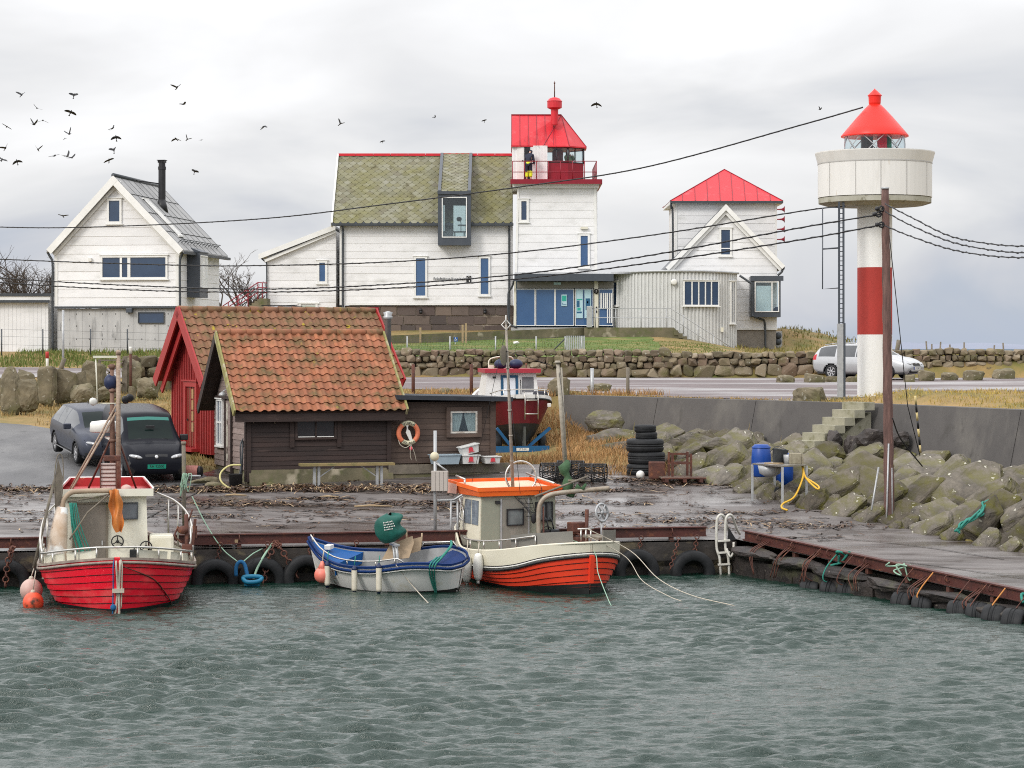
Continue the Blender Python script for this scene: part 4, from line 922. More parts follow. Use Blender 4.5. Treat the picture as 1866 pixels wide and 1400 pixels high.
# ---------------------------------------------------------------- fog-signal house: square red-roofed tower behind a white gable
def fog_house():
 Y=124.5;Yt=127.0
 t=T('fog_signal_house','white gabled house with square red pyramid-roofed tower and four horns at the right','house',(fx(1320,Y),Y,5.6),wc=True)
 x0,x1,zt=fx(1231,Yt),fx(1415,Yt),fz(368,Yt);D=5.6
 q=MB();lap(q,[(x0,8),(x1,8),(x1,zt),(x0,zt)],Yt,.42);q.box(x0+.02,x1-.02,Yt+.06,Yt+D,8,zt);q.build('tower_wall',WHITE,t)
 for xa in(x0-.02,x1-.1):q=MB();q.box(xa,xa+.12,Yt-.05,Yt+.03,8,zt);q.build('corner_board',TRIM,t)
 e=.32;ze=fz(367,Yt);ap=(fx(1320,Yt+D/2),Yt+D/2,fz(309,Yt+D/2));c=[(x0-e,Yt-e,ze),(x1+e,Yt-e,ze),(x1+e,Yt+D+e,ze),(x0-e,Yt+D+e,ze)]
 q=MB();q.add(c+[ap],[(0,1,4),(1,2,4),(2,3,4),(3,0,4),(3,2,1,0)]);r=q.build('pyramid_roof',REDROOF,t)
 s_=MB()
 for k in range(1,9):
  u=k/9;a=Vector(c[0]).lerp(Vector(c[1]),u);h=1-abs(2*u-1);b=a+(Vector(ap)-(Vector(c[0])+Vector(c[1]))/2)*h
  if h>.05:s_.bar(a+Vector((0,-.01,.012)),b+Vector((0,-.01,.012)),.03,.03)
 for k in range(4):s_.bar(Vector(c[k])+Vector((0,0,.01)),Vector(ap)+Vector((0,0,.01)),.05,.04)
 s_.build('seams',REDDARK,r)
 q=MB();q.box(x0-e,x1+e,Yt-e-.12,Yt-e,ze-.13,ze-.005);q.build('gutter',GUTTER,t)
 q=MB();q.box(x0-e+.02,x1+e-.02,Yt-e+.01,Yt+D+e-.02,ze-.16,ze-.01);q.build('eaves_board',TRIM,t)
 pipe(t,[(x0-e+.05,Yt-e-.05,ze-.15),(x0-.25,Yt-.2,ze-.4),(x0-.16,Yt-.1,ze-.8),(x0-.16,Yt-.1,8)],.055)
 for py in(382.5,400.5,418.5,437):
  X=x1;Z=fz(py,Yt);q=MB();q.lathe([(.03,0),(.035,.12),(.05,.25),(.09,.34),(.19,.42),(.20,.425),(.10,.36),(.02,.2)],(X,Yt-.25,Z),16,axis=(1,-.12,0));q.build('horn',REDDARK,t)
 gx0,gx1=fx(1227,Y),fx(1415.5,Y);ax,az=fx(1322,Y),fz(381,Y);el,er=fz(489,Y),fz(481,Y)
 zb=fz(598,Y)
 q=MB();lap(q,[(gx0,zb),(gx1,zb),(gx1,er),(ax,az-.12),(gx0,el)],Y,.42)
 q.prism([(gx0+.02,Y+.06,zb),(gx1-.02,Y+.06,zb),(gx1-.02,Y+.06,er-.05),(ax,Y+.06,az-.2),(gx0+.02,Y+.06,el-.05)],(0,5,0));q.build('gable_wall',WHITE,t)
 rf=MB();L=Vector((fx(1213,Y),Y-.25,fz(489,Y)));A=Vector((ax,Y-.25,fz(374,Y)));Rv=Vector((fx(1429,Y),Y-.25,fz(486,Y)))
 for a,b in((L,A),(A,Rv)):rf.prism([a,b,b-Vector((0,0,.16)),a-Vector((0,0,.16))],(0,5.3,0))
 r=rf.build('gable_roof',DARKMETAL,t)
 vb=MB()
 for a,b in((L,A),(A,Rv)):
  d=(b-a).normalized();dn=Vector((d.z,0,-d.x));dn=dn if dn.z<0 else-dn
  for o1,o2,yy in((-.03,.20,-.06),(.20,.36,.06)):
   yy+=.004*(a is A);vb.prism([a-dn*-o1+Vector((0,yy,0)),b-dn*-o1+Vector((0,yy,0)),b+dn*o2+Vector((0,yy,0)),a+dn*o2+Vector((0,yy,0))],(0,.05,0))
 vb.build('verge_board',TRIM,r)
 window(t,None,fx(1314,Y),fx(1330,Y),fz(464,Y),fz(419,Y),Y-.02,.10,glass=GLASS,hbar=[(fz(453,Y),.05)])
 q=MB();q.box(fx(1343,Y),gx1-.03,Y+.08,Y+5,4.6,zb-.002);q.build('base',mat('pebble_render',(.30,.27,.23),(.20,.18,.155),5,.9,.4,20),t)
 q=MB();q.box(gx0,gx1+.03,Y-.04,Y+.03,zb-.1,zb+.0);q.build('skirting',TRIM,t)
 yb=Y-.7;bx0,bx1,bz0,bz1=fx(1368,yb),fx(1424,yb),fz(578,yb),fz(504,yb)
 q=MB();q.box(bx0,bx1+.02,yb-.02,Y+3.2,bz1-.2,bz1);q.box(bx0-.02,bx1+.1,yb-.08,yb-.02,bz1-.24,bz1+.03);q.box(bx0,bx1-.04,yb,Y+3.2,bz0,bz0+.28);q.box(bx0,bx0+.17,yb,Y+3,bz0+.28,bz1-.2);q.box(bx1-.14,bx1-.04,yb,yb+.1,bz0+.28,bz1-.2);q.box(bx1-.14,bx1-.04,Y+2.8,Y+2.9,bz0+.28,bz1-.2)
 b=q.build('bay_window',DARKMETAL,t)
 window(t,None,bx0+.26,bx1-.18,bz0+.32,bz1-.32,yb-.005,.05,glass=CLEAR,sill=False,mull=[(lerp(bx0,bx1,.69),.06)],proud=.04,inset=-.01)
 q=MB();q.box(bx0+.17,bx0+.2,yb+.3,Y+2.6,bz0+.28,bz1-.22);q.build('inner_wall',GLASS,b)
 q=MB();q.box(bx0+.3,lerp(bx0,bx1,.66),yb+.04,yb+.05,bz0+.3,bz1-.5);q.build('painted_sky_panel',PAINTLIGHT,b)  # added pale sheet imitates sky brightness showing through the bay
 q=MB();q.sph((lerp(bx0,bx1,.36),yb+.35,bz0+.40),(.40,.2,.28),12,8);q.sph((lerp(bx0,bx1,.88),yb+.35,bz0+.36),(.2,.15,.2),8,6);q.build('cushion',NAVY,b)
 X=fx(1368,Y);pipe(t,[(fx(1345,Y),Y-.8,fz(503,Y)),(fx(1362,Y),Y-.85,fz(515,Y)),(fx(1367,Y),Y-.85,fz(522,Y)),(fx(1367,Y),Y-.85,fz(570,Y)),(fx(1370,Y),Y-.85,fz(577,Y)),(fx(1384,Y),Y-.4,fz(582,Y)),(fx(1393,Y),Y-.2,fz(590,Y)),(fx(1394,Y),Y-.2,5)],.06)
 pipe(t,[(fx(1426,Y),Y-.1,fz(491,Y)),(fx(1424,Y),Y-.1,fz(496,Y)),(fx(1417,Y),Y-.1,fz(502,Y))],.06)
 hp=T('heat_pump','grey two-fan heat pump beside the base of the red-roofed house','heat pump',(fx(1421,Y),Y+.8,4.8),wc=True)
 q=MB();q.cbox(fx(1414,Y),fx(1428,Y),Y+.6,Y+1.1,4.8,fz(604,Y),.03);q.build('casing',mat('grey_casing',(.36,.36,.36),rough=.5),hp)
 for z in(612,623):
  q=MB();q.lathe([(.18,0),(.18,.03),(.02,.03)],(fx(1420.5,Y),Y+.6,fz(z,Y)),16,axis=(0,-1,0));q.build('fan',GUTTER,hp)
fog_house()
# ---------------------------------------------------------------- terrace, steps and railing in front of the pavilion
def terrace():
 Y=118.5
 t=T('concrete_terrace','brown-stained concrete terrace with steps and tube railing before the pavilion','terrace',(fx(1150,Y),Y,5),wc=True)
 x0,x1=fx(1065,Y),fx(1228,Y);zt=fz(597,Y)
 q=MB();q.prism([(x0,Y,4.6),(fx(1290,Y),Y,4.6),(x1,Y,zt),(x0,Y,zt)],(0,.3,0));q.box(x0,x1-.1,Y+.3,Y+2.4,4.6,zt-.02);q.build('retaining_wall',MOSSCON,t)
 n=9;s_=MB();w=(fx(1300,Y)-x1)/n
 for k in range(n):
  z=zt-(zt-5.0)*(k+1)/(n+.0)
  s_.box(x1+w*k,x1+w*(k+1),Y-.05,Y+2.2,z-.25,z+.01)
 s_.build('steps',MOSSCON,t)
 r=MB();yr=Y+.1;h=.98
 def hz(px):
  X=fx(px,Y);return zt if X<=x1 else zt-(zt-5.0)*(X-x1)/(w*n)
 def pt(px,h):return(fx(px,yr),yr,hz(px)+h)
 for hh in(.5,.98):r.tube([pt(1070,hh),pt(1115,hh),pt(1222,hh),pt(1300,hh),pt(1332,hh)],.022,6)
 for px in(1070,1085,1122,1168,1214,1245,1272,1300,1330):r.tube([pt(px,0),pt(px,h)],.022,6)
 r.build('railing',STEEL,t)
 q=MB();q.cbox(fx(1069,yr),fx(1079,yr),yr-.2,yr+.1,zt,zt+1.1,.02);q.build('control_box',STEEL,t)
 rp=T('wheelchair_ramp','low dark concrete ramp rising along the lawn to the glass entrance','ramp',(fx(900,117),117,5.6),wc=True)
 q=MB();a,b=Vector((fx(700,113),113,5.2)),Vector((fx(1066,119),119,6.0));
 q.hexa([a,b,b+Vector((0,1.2,0)),a+Vector((0,1.2,0)),Vector((a.x,a.y,fz(612,113))),Vector((b.x,b.y,fz(597,119))),Vector((b.x,b.y+1.2,fz(597,119))),Vector((a.x,a.y+1.2,fz(612,113)))])
 q.build('ramp_wall',MOSSCON,rp)
terrace()
# ================================================================ LEFT HOUSE
def left_house():
 Y=105.0;rz=R(-8)
 Xr=fx(325,Y);zg=4.9
 t=T('grey_roofed_house','white gabled house on a bare concrete storey with a black flue, at the left','house',(Xr,Y,0),rz)
 w=5.82;D=7.0;ze=fz(447,Y);za=fz(328,Y);zs=fz(558,Y);ax=-w/2-.05
 q=MB();poly=[(-w,zs),(0,zs),(0,ze),(ax,za),(-w,ze)]
 lap(q,poly,0,.40);q.prism([(-w+.02,.06,zs),(-.02,.06,zs),(-.02,.06,ze-.06),(ax,.06,za-.1),(-w+.02,.06,ze-.06)],(0,D-.06,0))
 q.M=Matrix.Rotation(R(90),4,'Z');lap(q,[(0,zs),(D,zs),(D,ze),(0,ze)],0,.40);q.M=None
 q.build('wall',WHITE,t)
 for xa in(-.12,-w-.035):q=MB();q.box(xa,xa+.155,-.05,.1,zs,ze);q.build('corner_board',TRIM,t)
 q=MB();q.box(-w-.02,.02,-.07,.0,zs-.10,zs-.003);q.build('drip_board',GUTTER,t)
 FORM=mat('board_marked_concrete',(.50,.50,.49),(.40,.40,.395),1.3,.8,.2,18,c3=(.22,.22,.215),c3s=.8,c3r=(.58,.72),stretch=(2.2,2.2,.5),c4=(.20,.20,.20),c4s=3.2,c4r=(.68,.72))
 q=MB();x=-w+.06
 while x<-.1:
  e=min(x+.60,-.06);q.box(x+.004,e-.004,.10,.35,zg,zs-.11);x=e
 q.box(-w+.05,-.05,.125,D-.1,zg,zs-.12)
 q.M=Matrix.Rotation(R(90),4,'Z')
 q.box(.40,D-.05,.06,.2,zg,zs-.11);q.M=None;f=q.build('concrete_storey',FORM,t)
 q=MB();
 for i in range(9):
  for z in(zs-.35,zs-.9,zs-1.5):q.lathe([(.025,0),(.025,.008)],(-w+.35+i*.62,.098,z),8,axis=(0,-1,0))
 q.build('tie_holes',BLACK,f)
 oh=.34;zo=.13
 rf=MB();
 L=Vector((-w-.30,-oh,ze-.30*(za-ze)/(w/2)+zo));A=Vector((ax,-oh,za+zo+.07));Rr=Vector((.34,-oh,ze-.34*(za-ze)/(w/2)+zo))
 ln=Vector((0,D+2*oh,0))
 for a,b in((L,A),(A,Rr)):rf.prism([a,b,b-Vector((0,0,.15)),a-Vector((0,0,.15))],ln)
 r=rf.build('roof',mat('grey_sheet_roof',(.37,.37,.365),(.27,.27,.265),1.4,.55,.15,10,c3=(.30,.30,.28),c3s=3,c3r=(.6,.8)),t)
 sm=MB()
 for a,b in((A,Rr),(A,L)):
  d=(b-a);n=Vector((-d.z,0,d.x)).normalized();n=n if n.z>0 else-n
  for k in range(1,4):
   p=a.lerp(b,k/4)+n*.012;sm.bar(p,p+ln,.03,.025)
  for k in range(9):
   o=Vector((0,(D+2*oh)*k/8.01+.01,0));sm.bar(a+o+n*.006,b+o+n*.006,.02,.012)
 sm.tube([A+Vector((0,0,.02)),A+ln+Vector((0,0,.02))],.10,8);sm.build('roof_seams',GUTTER,r)
 vb=MB()
 for a,b in((L,A),(A,Rr)):
  d=(b-a).normalized();dn=Vector((d.z,0,-d.x));dn=dn if dn.z<0 else-dn
  e4=Vector((0,.004*(a is A),0));a=a+e4;b=b+e4
  vb.prism([a+Vector((0,-.05,0)),b+Vector((0,-.05,0)),b+dn*.30+Vector((0,-.05,0)),a+dn*.30+Vector((0,-.05,0))],(0,.05,0))
  vb.prism([a+dn*.29+Vector((0,oh-.12,0)),b+dn*.29+Vector((0,oh-.12,0)),b+dn*.42+Vector((0,oh-.12,0)),a+dn*.42+Vector((0,oh-.12,0))],(0,.06,0))
 vb.build('verge_board',TRIM,r)
 d=(Rr-A);u=d.normalized();n=Vector((-u.z,0,u.x));n=n if n.z>0 else-n;l=d.length
 q=MB()
 for k in range(7):
  y=1.35+k*.105;q.bar(A+u*(l*.30)+Vector((0,y,0))+n*.06,A+u*(l*.80)+Vector((0,y,0))+n*.06,.05,.04)
 for f_ in(.295,.81):q.bar(A+u*(l*f_)+Vector((0,1.25,0))+n*.05,A+u*(l*f_)+Vector((0,2.1,0))+n*.05,.1,.06)
 q.build('roof_slats',TRIM,r)
 q=MB();gp=A+u*(l*.90)
 for hh in(.12,.22):q.tube([gp+Vector((0,.3,0))+n*hh,gp+Vector((0,D,0))+n*hh],.018,5)
 for k in range(14):q.tube([gp+Vector((0,.3+k*.5,0)),gp+Vector((0,.3+k*.5,0))+n*.24],.015,4)
 q.build('snow_guard',GUTTER,r)
 q=MB();c=A+u*(l*.36)+Vector((0,3.7,0));zt=fz(293,Y+3.8)
 q.lathe([(.17,c.z-.3),(.17,zt-.45),(.19,zt-.44),(.19,zt-.3),(.16,zt-.29),(.16,zt-.12)],(c.x,c.y,0),14,sm=False)
 for k in range(4):q.box(c.x-.15+.1*k-.015,c.x-.15+.1*k+.015,c.y-.16,c.y+.16,zt-.12,zt-.02)
 q.box(c.x-.2,c.x+.2,c.y-.2,c.y+.2,zt-.02,zt+.01);q.lathe([(.3,-.25),(.17,.35)],c,14)
 for dy in(-.1,.5):q.tube([(c.x-.1,c.y,c.z+1.1),(c.x-1.15,c.y+dy-.4,A.z+.02)],.025,5)
 q.build('flue',BLACK,t)
 def U(px):return(fx(px,Y)-Xr)/math.cos(rz)
 window(t,None,U(197)-.02,U(216),fz(403,Y),fz(365,Y),-.02,.10)
 window(t,None,U(184),U(302),fz(505,Y),fz(469,Y),-.02,.09,mull=[(U(218.5),.10),(U(233.5),.14)])
 window(t,None,U(250.5),U(297),fz(588,Y),fz(570,Y),.055,.035,sill=False,frame=GUTTER,proud=.03)
 for a,b,c_,d_,m in((158,164,469,476,RADOME),(229,240,562,570,DARKMETAL)):
  q=MB();q.cbox(U(a),U(b),-.16,.06,fz(d_,Y),fz(c_,Y),.02);q.build('vent_hood',m,t)
 q=MB();q.cbox(U(311.5),U(317),.06,.098,fz(585,Y),fz(579,Y),.01);e=q.build('number_plate',RADOME,t)
 text('numerals','41',.12,BLACK,e,face_m((U(314.2),.058,fz(582,Y))))
 q=MB();y0,y1=1.35,2.75;b0,b1=fz(541,Y),fz(458,Y)
 q.box(.03,.62,y0,y0+.08,b0,b1);q.box(.03,.62,y1-.08,y1,b0,b1);q.box(.03,.62,y0+.08,y1-.08,b0,b0+.42);q.box(.03,.62,y0+.08,y1-.08,b1-.12,b1);q.prism([(.03,y0-.02,b1),(.66,y0-.02,b1),(.66,y0-.02,b1+.04),(.03,y0-.02,b1+.28)],(0,y1-y0+.04,0))
 b=q.build('bay_window',DARKMETAL,t)
 M=Matrix.Translation((.60,0,0))@Matrix.Rotation(R(90),4,'Z')
 window(t,M,y0+.14,y1-.14,b0+.48,b1-.17,0,.05,mull=[(y0+.14+(y1-y0-.28)*k/5,.055)for k in range(1,5)],frame=TRIM,glass=PAINTLIGHT,sill=False,proud=.05)  # pale pane colour stands in for light reflected by the glass
 for X,yy in((.2,-.12),(-w-.25,-.12)):
  sx=1 if X>0 else-1;xx=.10 if X>0 else-w-.10
  pipe(t,[(X+.1*sx,-.1,ze-.28),(X,-.1,ze-.45),(xx,-.1,ze-.8),(xx,-.1,8),(xx,-.1,zs if X<0 else zs-.2),(xx+(.0 if X<0 else-.1),-.08,5.0)],.055)
 q=MB();q.bar((.42,-oh,ze-.36),(.42,D+oh,ze-.36),.14,.12);q.build('gutter',GUTTER,t)
 a=T('white_garage','flat-roofed white boarded garage at the left edge beside the concrete storey','garage',(fx(40,106),106,4.8),wc=True)
 q=MB();gx0,gx1=fx(-60,106),fx(88,106);zt=fz(548,106);x=gx0
 q.box(gx0,gx1,106.03,112,4.9,zt)
 while x<gx1-.02:
  q.box(x+.006,min(x+.19,gx1),105.99,106.03,4.9,zt);x+=.19
 q.build('wall',WHITE,a)
 q=MB();q.box(gx0,gx1+.12,105.8,112,zt,zt+.20);q.build('fascia',TRIM,a)
 q=MB();q.box(gx0,gx1+.15,105.75,112,zt+.203,zt+.33);q.box(gx0,gx1+.1,105.72,105.8,zt-.1,zt+.02);q.build('roof',GUTTER,a)
left_house()
# ---------------------------------------------------------------- outside stair with red railing, at the left end of the main house
def outside_stair():
 Y=124.0
 t=T('outside_stair','concrete outside stair with thin red railing between the two white houses','stair',(fx(450,Y),Y,6),wc=True)
 q=MB();n=9;xs0,xs1=fx(430,Y),fx(476,Y)
 for k in range(n):
  xk=lerp(fx(428,Y),fx(474,Y),k/n);q.box(xk,lerp(fx(428,Y),fx(474,Y),(k+1)/n),Y,Y+1.4,5.6,fz(lerp(574,545,k/(n-1)),Y))
 q.box(fx(474,Y),fx(487,Y),Y,Y+1.6,5.6,fz(544,Y));q.build('steps',MOSSCON,t)
 r=MB()
 for yy in(Y+.05,Y+1.35):
  for off in(0,9,18):r.tube([P(388,570+off*.9,yy),P(470,515+off,yy),P(487,516+off,yy)],.028,5)
  for px in(398,416,434,452,470,478):
   zt=fz(lerp(570,515,(px-388)/82)if px<470 else 515,yy);r.tube([(fx(px,yy),yy,zt-1.35),(fx(px,yy),yy,zt)],.032,5)
 r.build('railing',REDDARK,t)
outside_stair()
# ---------------------------------------------------------------- bare trees
BARK=mat('bare_bark',(.085,.065,.05),(.055,.042,.033),6,.9)
def bare_tree(name,px,Y,zb,ht,spread,seed,label,dens=3,leafy=False,trunks=1):
 t=T(name,label,'tree',(fx(px,Y),Y,zb),group=None)
 rnd=random.Random(seed);tk=MB();cr=MB()
 def grow(p,d,l,r,lev):
  mid=p+d*l*.5+Vector((rnd.gauss(0,.06),rnd.gauss(0,.06),0))*l;e=p+d*l+Vector((rnd.gauss(0,.07),rnd.gauss(0,.07),0))*l
  (tk if lev==0 else cr).tube([p,mid,e],[r,r*.85,r*.68],5 if lev<2 else 3,cap=False)
  if lev>=5 or r<.006:return
  for k in range(dens if lev<4 else 2):
   dd=(d+Vector((rnd.gauss(0,.55)*spread,rnd.gauss(0,.55)*spread,rnd.gauss(.12,.25)))).normalized()
   grow(e if k<2 else mid,dd,l*rnd.uniform(.55,.82),r*rnd.uniform(.5,.7),lev+1)
 for k in range(trunks):
  grow(Vector((rnd.uniform(-.3,.3)*(trunks-1),0,0)),Vector((rnd.gauss(0,.18)*trunks**.5,0,1)).normalized(),ht*.30,.025*ht**.8,0)
 tk.build('trunk',BARK,t,fix=False);cr.build('branches',BARK,t,fix=False)
for i,(px,Y,ht,sd,lab)in enumerate(((12,116,5.4,1,'bare shrub at the left edge showing above the garage roof, leftmost of its row'),(42,117,5.9,2,'bare tangled shrub above the garage roof, second from the left edge'),(72,116,6.2,3,'bare twiggy tree above the garage roof close to the white gable'),(92,118,5.8,7,'bare shrub half hidden behind the corner of the concrete-storeyed house'))):
 bare_tree('bare_shrub',px,Y,5.2,ht,1.15,sd,lab,3,trunks=4)
bare_tree('bare_tree',437,131,5.8,6.0,1.0,11,'tallest bare tree between the two houses, behind the red stair railing',3,trunks=2)
bare_tree('bare_tree',408,133,5.8,5.2,.8,12,'slim forked bare tree nearest the right side of the concrete-storeyed house',2)
bare_tree('bare_tree',466,133,5.8,5.2,1.0,13,'low bare tree just left of the lean-to annex corner',3,trunks=2)
# ---------------------------------------------------------------- dry stone wall behind the lot, and short piece by the gate
def stone_wall(name,a,b,zb,zt,label,seed,big=1.0):
 rnd=random.Random(seed);q=MB();a,b=Vector(a),Vector(b);L=(b-a).length;d=(b-a)/L;n=Vector((d.y,-d.x,0));n=n if n.y<0 else-n
 ang=math.atan2(d.y,d.x)
 def z0(p):return land(p.x,p.y+.0)-.05
 q.prism([a-n*.1+Vector((0,0,zb-.2)),b-n*.1+Vector((0,0,zb-.2)),b-n*.1+Vector((0,0,zt-.2)),a-n*.1+Vector((0,0,zt-.2))],-n*.7)
 z=zb;row=0
 while z<zt-.05:
  h=rnd.uniform(.44,.56)*big if row==0 else rnd.uniform(.27,.36)*big
  s=rnd.uniform(-.3,0)
  while s<L:
   l=h*rnd.uniform(.9,1.75);hh=h*rnd.uniform(.82,1.22);c=a+d*(s+l/2)+n*rnd.uniform(-.02,.10)+Vector((0,0,z+h/2+rnd.uniform(-.05,.05)))
   q.chunk(c,(l*.58,.30,hh*.58),rnd.randint(0,99999),ang+rnd.uniform(-.1,.1),19,.2,.05,sub=1,box=.66);s+=l*.97
  z+=h*.93;row+=1
 S(name,q,WALLSTONE,label,'wall',origin=(a.x,a.y,zb))
stone_wall('dry_stone_wall',(-7.2,102.2,0),(7.0,102.2,0),4.0,5.12,'long dry stone wall of rounded field stones behind the gravel lot',1)
stone_wall('dry_stone_wall',(7.0,102.25,0),(13.6,102.4,0),4.05,5.14,'dry stone wall stretch under the pavilion steps, ending behind the silver estate car',2)
stone_wall('dry_stone_wall',(15.2,102.6,0),(26,103.2,0),4.0,5.10,'dry stone wall right of the light tower with grey hills beyond',3)
stone_wall('dry_stone_wall',(fx(233,87),87.0,0),(-9.8,88.5,0),3.55,4.95,'short dark stone wall between the wooden gate and the red shed',4,1.5)
# ---------------------------------------------------------------- standing boulders on the left
STST=mat('standing_stone',(.22,.185,.12),(.085,.075,.05),2.0,.9,1,5,c3=(.10,.095,.035),c3s=1.2,c3r=(.46,.7),c4=(.36,.34,.28),c4s=6,c4r=(.63,.7))
for i,(px,pyt,pyb,wpx,Y,lab)in enumerate(((20,674,742,38,79,'tall weathered standing stone at the left edge of the road'),(52,690,745,40,79,'squat standing stone nearest the asphalt road, second from the left'),(3,690,738,22,80.5,'narrow grey boulder cut by the left edge of the photo'),(46,676,700,34,84,'small pale boulder peeping between the two leftmost standing stones'),(84,671,720,34,82,'leaning pointed boulder in the row above the dry grass'),(118,671,717,38,82.5,'broad brown boulder with a flat sloping top in the row'),(147,676,716,26,83,'rounded mossy boulder right of the broad brown one'),(153,697,717,40,82,'low flat boulder at the foot of the rounded mossy one'),(172,655,708,50,85,'largest rounded boulder beside the wooden gate'),(240,657,704,38,86.5,'tall brown boulder right of the wooden gate post'),(268,690,716,42,84,'tilted pointed boulder lying in the grass left of the red shed'),(240,704,715,14,83.5,'small pale stone beside the tilted boulder'),(196,704,716,44,83.5,'low grey slab half sunk in grass under the gate'))):
 w=wpx/FPX*Y;zb=fz(pyb,Y);zt=fz(pyt,Y);zg=min(zb,land(fx(px,Y),Y)+.05)
 q=MB();q.chunk((0,0,(zt-zg)/2),(w*.56,w*.42,(zt-zg)*.56),i*17+5,rnd.uniform(-.3,.3),17,.2,.12,sub=3,box=.7)
 o=S('standing_stone' if pyb-pyt>36 else 'boulder',q,STST,lab,'boulder','boulders beside the road');o.location=(fx(px,Y),Y,zg)
LOTB=[(1432,698,34,16,'flat oval boulder on the gravel left of the silver car'),(1484,698,36,20,'domed boulder on the gravel before the rear wheel of the silver car'),(1515,697,26,13,'low grey boulder just left of the tower ladder'),(1554,697,26,12,'half hidden boulder touching the light tower'),(1478,733,66,30,'large pyramid-shaped boulder on the seawall edge left of the steps'),(1657,697,24,18,'dark squarish boulder before the number plate of the silver car'),(1688,695,32,23,'pale upright boulder right of the silver car bonnet'),(1729,694,32,18,'greenish flat boulder, third right of the light tower'),(1772,694,40,24,'biggest brown boulder in the row right of the light tower'),(1829,691,36,22,'mossy boulder last in the row towards the right edge'),(811,718,28,13,'dark stump-like boulder left of the maroon boat'),(1092,714,46,16,'low boulder wrapped in dry grass right of the beached boat'),(1018,722,38,34,'tall mossy boulder on the bank just right of the maroon boat')]
for i,(px,pyb,w,h,lab)in enumerate(LOTB):
 Y=78.0
 for _ in range(30):
  z=land(fx(px,Y),Y);Y+=(632+(ZC-z)*FPX/Y-pyb)*.25
  Y=max(68,min(100.5,Y))
 s=Y/FPX;q=MB();q.chunk((0,0,h*s*.40),(w*s*.52,w*s*.40,h*s*.62),400+i,rnd.uniform(-.4,.4),14,.16,.08,sub=3)
 o=S('boulder',q,STST,lab,'boulder','boulders on the gravel lot');o.location=(fx(px,Y),Y,land(fx(px,Y),Y)-.03)
for i,(px,py,Y,w,d,h,lab)in enumerate(((1120,795,71.5,1.3,.8,.35,'flat grey rock ledge in the dry grass below the left end of the seawall'),(1180,812,69,1.4,.9,.3,'low dark rock slab left of the tyre stack top'),(1250,805,67.8,1.0,.7,.4,'rounded ledge rock behind the tyre stack'),(1110,765,75,.8,.6,.5,'rounded rock on the grassy bank under the seawall end'),(1300,812,67,1.2,.8,.35,'dark split ledge below the seawall, left of the steps'))):
 q=MB();q.rock((0,0,0),(w,d,h),900+i,3,.2,.2,cuts=8);o=S('rock_ledge',q,ROCK,lab,'rock');o.location=(fx(px,Y),Y,max(land(fx(px,Y),Y),fz(py,Y)-.1))
for i,(px,pyt,pyb,wpx,lab)in enumerate(((1515,788,825,34,'upright lichened concrete lump right of the step foot'),(1553,786,828,28,'second lichened concrete lump, left of the tangled net'),(1590,784,815,50,'dark tangled lump of old net and lichen behind the power pole'),(1640,788,816,44,'dark net-covered lump right of the power pole'))):
 Y=65.6-.006*(px-1515);q=MB();h=(pyb-pyt)/FPX*Y;w=wpx/FPX*Y;q.rock((0,0,h*.4),(w*.6,.4,h*.66),950+i,3,.3,0,cuts=5);o=S('concrete_lump',q,DARKROCK,lab,'lump');o.location=(fx(px,Y),Y,fz(pyb,Y))
# ---------------------------------------------------------------- rock slope
def riprap():
 rnd=random.Random(11);objs=[];pts=[];k=0
 LAB='grey-green lichened boulder of the rock slope below the grey seawall'
 for tries in range(16000):
  X=rnd.uniform(4.0,15.6);Y=rnd.uniform(45,71)
  d,sg=pdist(SEA,X,Y);dt,st=pdist(TOE,X,Y)
  if sg>0 or st<0 and dt>.2:continue
  if d<1.0:continue
  if X<5.2 and rnd.random()<.6:continue
  f=dt/(dt+d);r=rnd.uniform(.72,1.1)if f>.10 else rnd.uniform(.40,.75)
  if tries>9000:r*=.6
  if any((X-a)**2+((Y-b)*.80)**2<((r+c)*.42)**2 for a,b,c in pts):continue
  pts.append((X,Y,r))
 for X,Y,r in pts:
  if k<16:
   q=MB();q.chunk((0,0,0),(.66*rnd.uniform(.85,1.2),.50*rnd.uniform(.85,1.15),.30*rnd.uniform(.8,1.25)),700+k,n=16,bev=.09,amp=.08,box=.7);o=tag(q.build('slope_rock',ROCK),LAB,'rock','boulders of the rock slope');objs.append(o)
  else:o=objs[rnd.randrange(16)].copy();COL.objects.link(o)
  k+=1
  o.location=(X,Y,land(X,Y)+.12*r-.22*(pdist(SEA,X,Y)[0]<2.2));s=r*1.14;o.scale=(s*rnd.uniform(.9,1.25),s*rnd.uniform(.85,1.1),s*rnd.uniform(.9,1.3))
  o.rotation_euler=(R(rnd.uniform(14,40)),R(rnd.uniform(-44,-18)),rnd.uniform(-.35,.5))
 return len(pts)
riprap()
